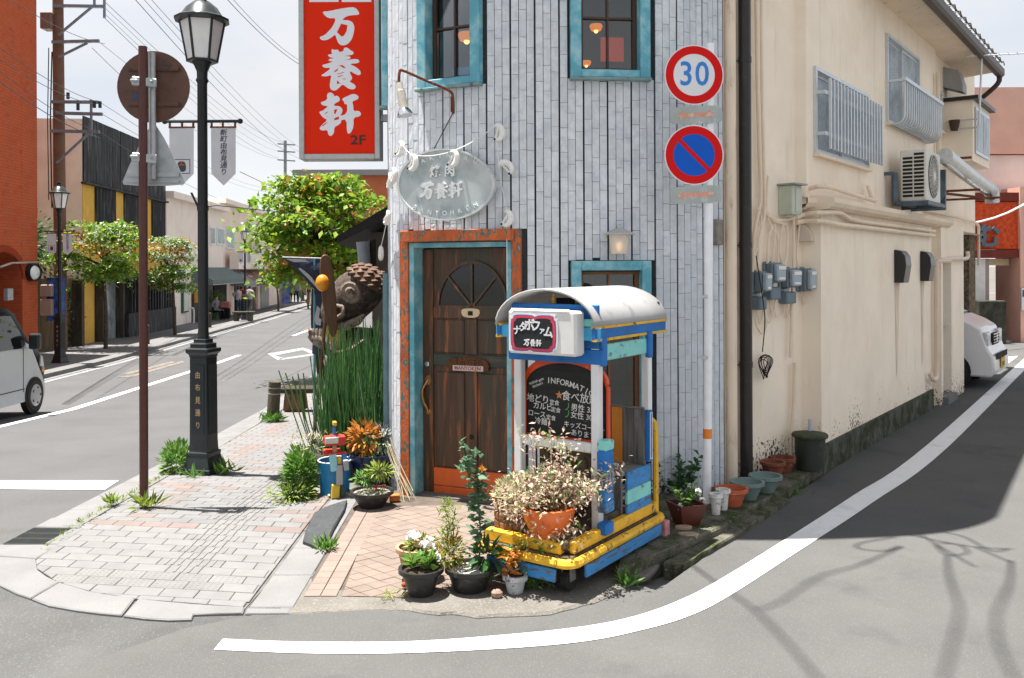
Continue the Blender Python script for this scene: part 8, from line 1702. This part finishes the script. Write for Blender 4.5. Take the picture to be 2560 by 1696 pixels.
# ------------------------------------------------------------------ people
SKIN = pm('skin', (.36, .20, .14), .6); HAIR = pm('dark_hair', (.015, .012, .01), .6)
def person(loc, face, shirt, trou, label, h=1.66, sit=False, arm=None, shoe=None, stride=.1):
    sc = h / 1.7; f_ = V(math.cos(face), math.sin(face), 0); s_ = V(-f_.y, f_.x, 0); L = Vector(loc)
    def P(a, b, z): return L + (f_ * a + s_ * b) * sc + V(0, 0, z * sc)
    J = []; E = []; Rd = []
    def j(p, r, par):
        J.append(p); Rd.append(r * sc)
        if par is not None: E.append((par, len(J) - 1))
        return len(J) - 1
    dz_ = -.42 if sit else 0; pel = j(P(0, 0, .95 + dz_), .145, None); ch = j(P(.0, 0, 1.18 + dz_), .15, pel); sh_ = j(P(0, 0, 1.38 + dz_), .125, ch); nk = j(P(.01, 0, 1.47 + dz_), .058, sh_); hd_ = j(P(.03, 0, 1.56 + dz_), .095, nk); j(P(.03, 0, 1.66 + dz_), .075, hd_)
    for q in (-1, 1):
        hp_ = j(P(0, q * .09, .88 + dz_), .098, pel); st_ = stride * q
        if sit: kn = j(P(.42, q * .11, .50), .065, hp_); an = j(P(.42, q * .11, .10), .045, kn)
        else: kn = j(P(st_ * .6 + .02, q * .10, .49), .068, hp_); an = j(P(st_, q * .10, .09), .046, kn)
        j((J[an] - L) * 1 + L + f_ * .13 * sc + V(0, 0, -.045 * sc), .042, an)
        so_ = j(P(0, q * .20, 1.35 + dz_), .062, sh_)
        if arm == 'up' : el = j(P(.10, q * .26, 1.12), .046, so_); hn = j(P(.30, q * .10, 1.28), .036, el)
        elif arm == 'fwd': el = j(P(.05, q * .25, 1.10), .046, so_); hn = j(P(.32, q * .16, 1.10), .036, el)
        else: el = j(P(-.02 - st_ * .3, q * .25, 1.10 + dz_), .046, so_); hn = j(P(.06 - st_ * .6, q * .27, .86 + dz_), .036, el)
        j(J[hn] + (J[hn] - J[el]).normalized() * .10 * sc, .026, hn)
    me = bpy.data.meshes.new('person'); me.from_pydata([p - L for p in J], E, []); o = bpy.data.objects.new('person', me); COL.objects.link(o); o.location = L
    md = o.modifiers.new('skin', 'SKIN'); md.use_smooth_shade = True
    for k, sv in enumerate(me.skin_vertices[0].data): sv.radius = (Rd[k], Rd[k] * (.78 if k in (0, 1, 2) else 1)); sv.use_root = k == 0
    sd = o.modifiers.new('sub', 'SUBSURF'); sd.levels = sd.render_levels = 1
    dg = bpy.context.evaluated_depsgraph_get(); m2 = bpy.data.meshes.new_from_object(o.evaluated_get(dg)); o.modifiers.clear(); o.data = m2; m2.materials.clear()
    sm_ = shoe or pm('dark_shoe', (.03, .03, .03), .6)
    for q in (SKIN, shirt, trou, sm_, HAIR): m2.materials.append(q)
    for pl in m2.polygons:
        z = pl.center.z / sc - dz_; c_ = pl.center; lat = abs((V(c_.x, c_.y, 0)).dot(s_)) / sc
        a = pl.center.z / sc; fr = V(c_.x, c_.y, 0).dot(f_) / sc
        k = 4 if z > 1.585 or (z > 1.50 and fr < .03) else (0 if z > 1.44 else (3 if a < .085 else (1 if z > .93 and not (lat > .235 and z < 1.12) and not (arm and fr > .14) else (0 if (lat > .2 and z > .6 and not sit) or (arm and fr > .14) else 2))))
        pl.material_index = k; pl.use_smooth = True
    bpy.data.meshes.remove(me); tag(o, label, 'person', 'people in the street'); return o
def cl_(n, c): return pm('cloth_' + n, c, .85, .1, 8)
W_c = cl_('white', (.36, .36, .36)); JN = cl_('jeans', (.04, .055, .09)); BK = cl_('black', (.015, .015, .017))
def gp2(px, py): g = gr(px, py); g.z = land(g.x, g.y) + .10; return g
person(gp2(596, 797), 2.6, W_c, JN, 'person in white top and red shoes holding a phone beside the suitcase', arm='up', shoe=cl_('red_shoe', (.45, .03, .02)), stride=.02)
person(gp2(603, 792), 1.2, cl_('red', (.45, .02, .015)), JN, 'person in a red top facing the shops', stride=.05); person(gp2(624, 797), 1.3, W_c, cl_('grey_trousers', (.09, .10, .11)), 'person in a white shirt walking away behind the bench', h=1.72, stride=.16)
person(gp2(540, 806), -.5, cl_('grey_top', (.20, .20, .22)), BK, 'person sitting beside the shrub under the awning', sit=True); person(gp2(726, 762), 1.5, cl_('green', (.03, .20, .12)), BK, 'distant person in a green top and black shorts', stride=.15); person(gp2(740, 760), -1.2, cl_('grey_knit', (.18, .18, .17)), BK, 'distant person in grey with black trousers', stride=.1); person(gp2(750, 759), -1.4, W_c, cl_('blue_skirt', (.10, .16, .26)), 'distant person in white and blue beside the far lamp', stride=.05); person(gp2(772, 765), 1.6, cl_('maroon', (.10, .015, .015)), cl_('cream_trousers', (.34, .32, .29)), 'person in a maroon top and pale trousers behind the flag pole', stride=.12)
g_ = gp2(564, 805); sc_t = thing('suitcase', g_, 'black suitcase with a pink bag on top beside the white-shirted person', 'suitcase'); m = MB(); m.box(-.22, .22, -.13, .13, .06, .58, Matrix.Translation(g_)); m.build('case', BK, sc_t, bevel=.03)
for x in (-.15, .15): m = MB(); m.tube([g_ + V(x, -.1, .03), g_ + V(x + .02, -.1, .03)], .03, 8); m.build('wheel', MATS['black_rubber'], sc_t)
m = MB(); m.box(-.26, .26, -.14, .14, .585, .92, Matrix.Translation(g_)); m.build('travel_bag', pm('pink_pattern_bag', (.34, .13, .13), .8, .4, 9), label='pink patterned travel bag on top of the black suitcase', cat='bag', bevel=.05)
g_ = gp2(610, 808); bs = thing('street_bench', g_, 'small stone bench on the far pavement by the kerb', 'bench'); m = MB(); m.box(-.5, .5, -.25, .25, .38, .47, Matrix.Translation(g_)); m.build('seat', BOLM, bs, bevel=.02)
for x in (-.38, .3): m = MB(); m.box(x - .08, x + .1, -.2, .2, 0, .379, Matrix.Translation(g_)); m.build('leg', BOLM, bs, bevel=.02)
m = MB(); a_ = gp2(455, 815); m.tube(catm([a_ + V(-.5, 0, 0), a_ + V(-.5, 0, .6), a_ + V(-.4, 0, .72), a_ + V(.3, .3, .72), a_ + V(.42, .35, .6), a_ + V(.42, .35, 0)], 4), .04, 8); m.build('hoop_rail', WHT, label='white hoop rail in front of the beige wall', cat='railing', smooth_=True)
for px, py, lab in ((369, 868, 'thin dark bollard on the far pavement before the inn'), (525, 825, 'thin dark bollard on the far pavement behind the nearest lamp')): m = MB(); g_ = gp2(px, py); m.lathe([(.07, 0), (.065, .62), (.0, .65)], g_, 10); m.build('bollard', BOLM, label=lab, cat='bollard', smooth_=30)
for px, c_, lab in ((708, (.30, .31, .36), 'pale upright shop banner at the far shops'), (716, (.10, .12, .30), 'blue lettered upright banner at the far shops')): b_ = gp2(px, 775); m = MB(); m.box(-.22, .22, -.01, .01, .3, 2.2, Matrix.Translation(b_)); m.tube([b_ + V(-.24, 0, 0), b_ + V(-.24, 0, 2.3)], .02, 6); m.build('nobori_banner', pm('nobori_%d' % px, c_, .8, .5, 3), label=lab, cat='banner')
# ------------------------------------------------------------------ vans
def van(M, prof_, wb, wt, zb_, body, label, cut, wheels, group=None):
    o_ = M @ V(0, 0, 0); t = thing('van', o_, label, 'van'); n = len(prof_); belt = zb_
    def w(z): return wb if z < belt else wb + (wt - wb) * min(1, (z - belt) / (prof_z - belt))
    prof_z = max(z for _, z in prof_); vs = [(x, s * w(z), z) for s in (-1, 1) for x, z in prof_]
    m = MB(); m.add(vs, [(i, (i + 1) % n, n + (i + 1) % n, n + i) for i in range(n)] + ([] if cut else [tuple(reversed(range(n)))]) + [tuple(range(n, 2 * n))], M)
    if cut:
        P_ = prof_ if sum(prof_[i][0] * prof_[(i + 1) % n][1] - prof_[(i + 1) % n][0] * prof_[i][1] for i in range(n)) > 0 else prof_[::-1]
        for x0, x1, z0, z1 in ((-1, 9, -1, 1.06), (-1, 9, 1.62, 9), (-1, .3, 1.06, 1.62), (1.45, 1.55, 1.06, 1.62), (2.62, 9, 1.06, 1.62)):
            q = clip([(x0, z0), (x1, z0), (x1, z1), (x0, z1)], [(0, .2), (3.38, .2), (3.38, .62), (3.12, 1.0), (2.92, 1.08), (2.55, 1.60), (2.35, 1.70), (1.6, 1.76), (.25, 1.74), (0, 1.6)])
            if len(q) > 2: m.add([(x, -w(z), z) for x, z in q], [tuple(range(len(q)))], M)
    m.build('body', body, t, bevel=.035, smooth_=35, seg=2)
    TY, RM = MATS['black_rubber'], pm('wheel_cover', (.30, .31, .32), .35, .1, 8, metal=.4)
    for x in wheels:
        for s in (-1, 1):
            wv = thing('wheel', M @ V(x, s * wb, 0), None, None); wv.parent = t; wv.location -= t.location; Fw = M @ Matrix.Translation((x, s * (wb + .006), .27)) @ Matrix.Rotation(rad(-90 * s if s < 0 else -90), 4, 'X')
            Fw = M @ Matrix.Translation((x, s * (wb - .10), .265)) @ Matrix.Rotation(rad(90 if s < 0 else -90), 4, 'X')
            m = MB(); m.lathe([(.02, .112), (.30, .112), (.305, .02)], (0, 0, 0), 24, Fw); m.build('arch_gap', DARK, wv)
            m = MB(); m.lathe([(.17, .0), (.255, .0), (.265, .03), (.265, .10), (.25, .125), (.18, .128)], (0, 0, 0), 24, Fw); m.build('tyre', TY, wv, smooth_=30)
            m = MB(); m.lathe([(.18, .126), (.175, .134), (.10, .140), (.001, .142)], (0, 0, 0), 24, Fw); m.build('rim', RM, wv, smooth_=True)
            for k in range(5): m = MB(); a = 2 * math.pi * k / 5; m.box(-.02, .02, -.012, .012, .1405, .1445, Fw @ Matrix.Translation((.13 * math.cos(a), .13 * math.sin(a), 0)) @ Matrix.Rotation(a + 1.57, 4, 'Z')); m.build('vent_hole', DARK, wv)
    return t, w
SILV = pm('silver_van_paint', (.43, .465, .49), .3, .03, 3, metal=.35, coat=.6); WVAN = pm('white_van_paint', (.66, .66, .67), .3, .03, 3, coat=.6)
# silver van on the road: x forward = away from the camera
vd = V(-.06, 1, -.015).normalized(); vy = V(-vd.y, vd.x, 0).normalized(); vz = vd.cross(vy); vo = V(-8.36, 11.30, land(-8, 12.8) - .0)
MV = Matrix(((vd.x, vy.x, vz.x, vo.x), (vd.y, vy.y, vz.y, vo.y), (vd.z, vy.z, vz.z, vo.z), (0, 0, 0, 1))); hwV = .735
vp = [(.02, .28), (.0, .9), (.06, 1.62), (.25, 1.74), (1.6, 1.76), (2.35, 1.70), (2.55, 1.60), (2.92, 1.08), (3.12, 1.0), (3.30, .86), (3.36, .62), (3.38, .32), (3.30, .22), (.1, .2)]
tv, wv_ = van(MV, vp, hwV, .62, 1.02, SILV, 'silver van at the left edge driving along the street', True, (.55, 3.02))
def vside(name, pts, mat, out, s=-1, M=MV, w_=None, parent=None, th=.004):
    w_ = w_ or wv_; m = MB(); a = [M @ V(x, s * (w_(z) + out), z) for x, z in pts]; b = [M @ V(x, s * (w_(z) + out - .02), z) for x, z in pts]; n = len(pts); m.add(a + b, [tuple(range(n))] + [(i, (i + 1) % n, n + (i + 1) % n, n + i) for i in range(n)]); return m.build(name, mat, parent or tv)
DGL = pm('van_tinted_glass', (.03, .04, .045), .08, .1, ior=1.5)
vside('side_window', [(1.55, 1.06), (2.62, 1.06), (2.78, 1.12), (2.42, 1.58), (1.55, 1.62)], GLASS, .006); vside('side_window', [(.3, 1.06), (1.45, 1.06), (1.45, 1.62), (.3, 1.6)], GLASS, .006)
for x in (1.5, 2.66): vside('door_seam', [(x, .36), (x + .012, .36), (x + .012, 1.05), (x, 1.05)], DARK, .003)
vside('sill_line', [(.7, .40), (2.7, .40), (2.7, .413), (.7, .413)], DARK, .004); vside('door_handle', [(1.62, .92), (1.78, .92), (1.78, .955), (1.62, .955)], pm('van_handle', (.22, .25, .28), .3), .02)
vside('headlight', [(3.22, .72), (3.345, .70), (3.30, .86), (3.24, .90)], pm('lamp_lens', (.55, .56, .55), .1), .008); vside('indicator', [(3.28, .62), (3.36, .61), (3.35, .69), (3.28, .70)], pm('amber_lens', (.6, .22, .03), .2), .008)
m = MB(); m.box(2.74, 2.86, -hwV - .20, -hwV - .03, 1.03, 1.28, MV); m.build('mirror', BLKM, tv, bevel=.03, seg=2); m = MB(); m.add([(2.60, -.58, 1.57), (2.60, .58, 1.57), (2.93, .68, 1.10), (2.93, -.68, 1.10)], [(0, 1, 2, 3)], MV @ Matrix.Translation((.012, 0, .012))); m.build('windscreen', DGL, tv)
# driver silhouette: white top behind the glass is set just inside the side window
m = MB(); m.box(1.55, 2.0, -.6, .6, .5, .95, MV); m.box(1.5, 1.62, -.6, .6, .95, 1.5, MV); m.build('seat', pm('van_seat', (.05, .05, .055), .9), tv, bevel=.05)
pv = MV @ V(2.02, -.36, .36); dvr = person(V(pv.x, pv.y, pv.z - .05), math.atan2(vd.y, vd.x), W_c, BK, 'driver in a white top and sunglasses inside the silver van', h=1.5, sit=True, arm=None)
# white van nose under the carport: x forward = towards the lane
MR = Matrix(((LN.x, LT.x, 0, L2(7.45, -2.95)[0]), (LN.y, LT.y, 0, L2(7.45, -2.95)[1]), (0, 0, 1, .0), (0, 0, 0, 1)))
vp2 = [(.0, .3), (.0, 1.7), (.3, 1.84), (2.0, 1.82), (2.35, 1.70), (2.78, 1.12), (3.0, 1.03), (3.16, .93), (3.22, .74), (3.26, .62), (3.33, .50), (3.34, .28), (3.28, .20), (.1, .2)]
tw_, ww = van(MR, vp2, .70, .60, 1.05, WVAN, 'white van with yellow plate nosing out of the carport', None, (.6, 2.72))
m = MB(); m.add([(2.38, -.60, 1.66), (2.38, .60, 1.66), (2.78, .66, 1.14), (2.78, -.66, 1.14)], [(0, 1, 2, 3)], MR @ Matrix.Translation((.014, 0, .012))); m.build('windscreen', DGL, tw_); vside('side_window', [(1.4, 1.08), (2.52, 1.08), (2.60, 1.16), (2.32, 1.62), (1.4, 1.66)], DGL, .006, -1, MR, ww, tw_)
LNS = pm('lamp_lens', (.55, .56, .55))
for s in (-1, 1):
    m = MB(); m.box(3.10, 3.245, s * .69 - (.0 if s < 0 else .30), s * .69 + (.30 if s < 0 else .0), .64, .88, MR); m.build('headlight', pm('lamp_lens_clear', (.42, .46, .48), .06, .5, 14, metal=.3), tw_, bevel=.03, seg=2)
m = MB(); m.box(3.16, 3.262, -.27, .27, .66, .83, MR); gr_ = m.build('grille', DARK, tw_, bevel=.01); m = MB()
for z in (.69, .735, .78, .82): m.box(3.262, 3.268, -.25, .25, z, z + .014, MR)
m.box(3.266, 3.274, -.05, .05, .70, .81, MR); m.build('grille_bar', CHROME, gr_)
m = MB(); m.box(3.335, 3.345, -.5, .5, .46, .55, MR); m.build('lower_intake', DARK, tw_); m = MB(); m.box(3.345, 3.357, -.165, .165, .30, .46, MR); pl_ = m.build('number_plate', pm('yellow_plate', (.62, .42, .02), .5), tw_); text_mb('24-62', .09, face_frame(MR @ V(3.3575, 0, .365), LT), .002, .01).build('plate_digits', pm('black_letter', (.02, .015, .012)), pl_)
m = MB(); m.tube([MR @ V(2.78, -.5, 1.14), MR @ V(2.6, -.1, 1.36)], .01, 5); m.build('wiper', DARK, tw_)
# ------------------------------------------------------------------ end of the lane: pink building with stairs
YP = 21.5
def pb3(px, py, d=0): return at(px, py, YP + d)
pk = thing('pink_building', V(pb3(2540, 800).x, YP, 0), 'pink building with a red fascia and dark stairway at the end of the lane', 'building'); PINK = pm('pink_render', (.66, .40, .32), .9, .08, 2, 5, bump=.3, bsc=30); PALE = pm('pale_pink_render', (.66, .57, .53), .9, .06, 2); RFS = pm('red_rough_fascia', (.55, .08, .03), .95, .3, 12, 6, bump=1.5, bsc=14)
def pbox(name, px0, px1, py0, py1, d0, d1, mat): a, b = pb3(px0, py1, 0), pb3(px1, py0, 0); m = MB(); m.box(a.x, b.x, YP + d0, YP + d1, max(a.z, -.05) if py1 < 900 else -.05, b.z); return m.build(name, mat, pk)
pbox('upper_wall', 2300, 2760, 205, 378, .6, 5, PINK); pbox('middle_wall', 2300, 2760, 378.5, 484, .7, 5, PALE); pbox('fascia', 2300, 2545, 505, 624, 0, .7, RFS); pbox('fascia_top', 2300, 2545, 482, 504.5, -.05, .7, pm('dark_red', (.16, .03, .02), .8)); pbox('soffit_beam', 2300, 2545, 624.5, 646, -.05, .7, MATS['dark_red']); pbox('pillar', 2546, 2620, 468, 905, -.1, 1, PINK); pbox('white_pier', 2440, 2466, 647, 905, .05, .8, pm('white_pier', (.60, .58, .56), .9)); pbox('light_panel', 2478, 2540, 647, 664, .3, .36, CREAM); pbox('side_wall', 2300, 2439, 647, 905, .1, .8, PALE)
pbox('inner_wall', 2467, 2476, 647, 905, .06, 3, pm('stair_side', (.30, .24, .23), .9))
m = MB(); a, b = pb3(2476, 850), pb3(2545, 850)
for k in range(12): m = MB(); m.box(a.x, b.x, YP + .6 + .27 * k, YP + .6 + .27 * (k + 1) + .02, -.05, .19 * (k + 1)); s_ = m.build('stair_step', pm('dark_stair', (.035, .03, .03), .9, .2, 6), pk); m = MB(); m.box(a.x, b.x, YP + .592 + .27 * k, YP + .598 + .27 * k, .19 * (k + 1) - .04, .19 * (k + 1) + .002); m.build('nosing', pm('stair_nosing', (.16, .15, .14), .7), s_)
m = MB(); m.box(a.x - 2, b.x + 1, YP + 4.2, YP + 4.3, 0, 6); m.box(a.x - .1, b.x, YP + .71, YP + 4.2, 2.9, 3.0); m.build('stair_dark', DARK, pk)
text_mb('む', .62, face_frame(pb3(2468, 594, -.06), (1, 0, 0)), .08, .03).build('lettering', pm('grey_letter', (.09, .12, .16), .5), pk)
m = MB(); a = pb3(2458, 800, -.4); m.box(a.x - .2, a.x + .45, a.y - .2, a.y + .1, 0, 1.05); m.build('stone_block', pm('mossy_block', (.055, .055, .045), .95, .4, 6), label='dark mossy stone post beside the stairway', cat='stone', bevel=.02)
a = pb3(2553, 768, -.13); bd_ = thing('notice_board', V(a.x, a.y, .6), 'blue and white notice board on the pink pillar', 'sign'); m = MB(); m.box(a.x, a.x + .5, a.y - .02, a.y + .0, pb3(2553, 775).z, pb3(2553, 720).z); m.build('board', WHT, bd_); m = MB(); m.box(a.x + .02, a.x + .48, a.y - .025, a.y - .0205, pb3(2553, 742).z, pb3(2553, 725).z); m.build('blue_stripe', pm('notice_blue', (.03, .10, .30), .6), bd_)
m = MB(); m.tube(sag(pb3(2330, 560, -3), pb3(2620, 470, 0), .3), .025, 5); m.build('sagging_cable', WHT, label='white cable sagging in front of the pink building', cat='cable')
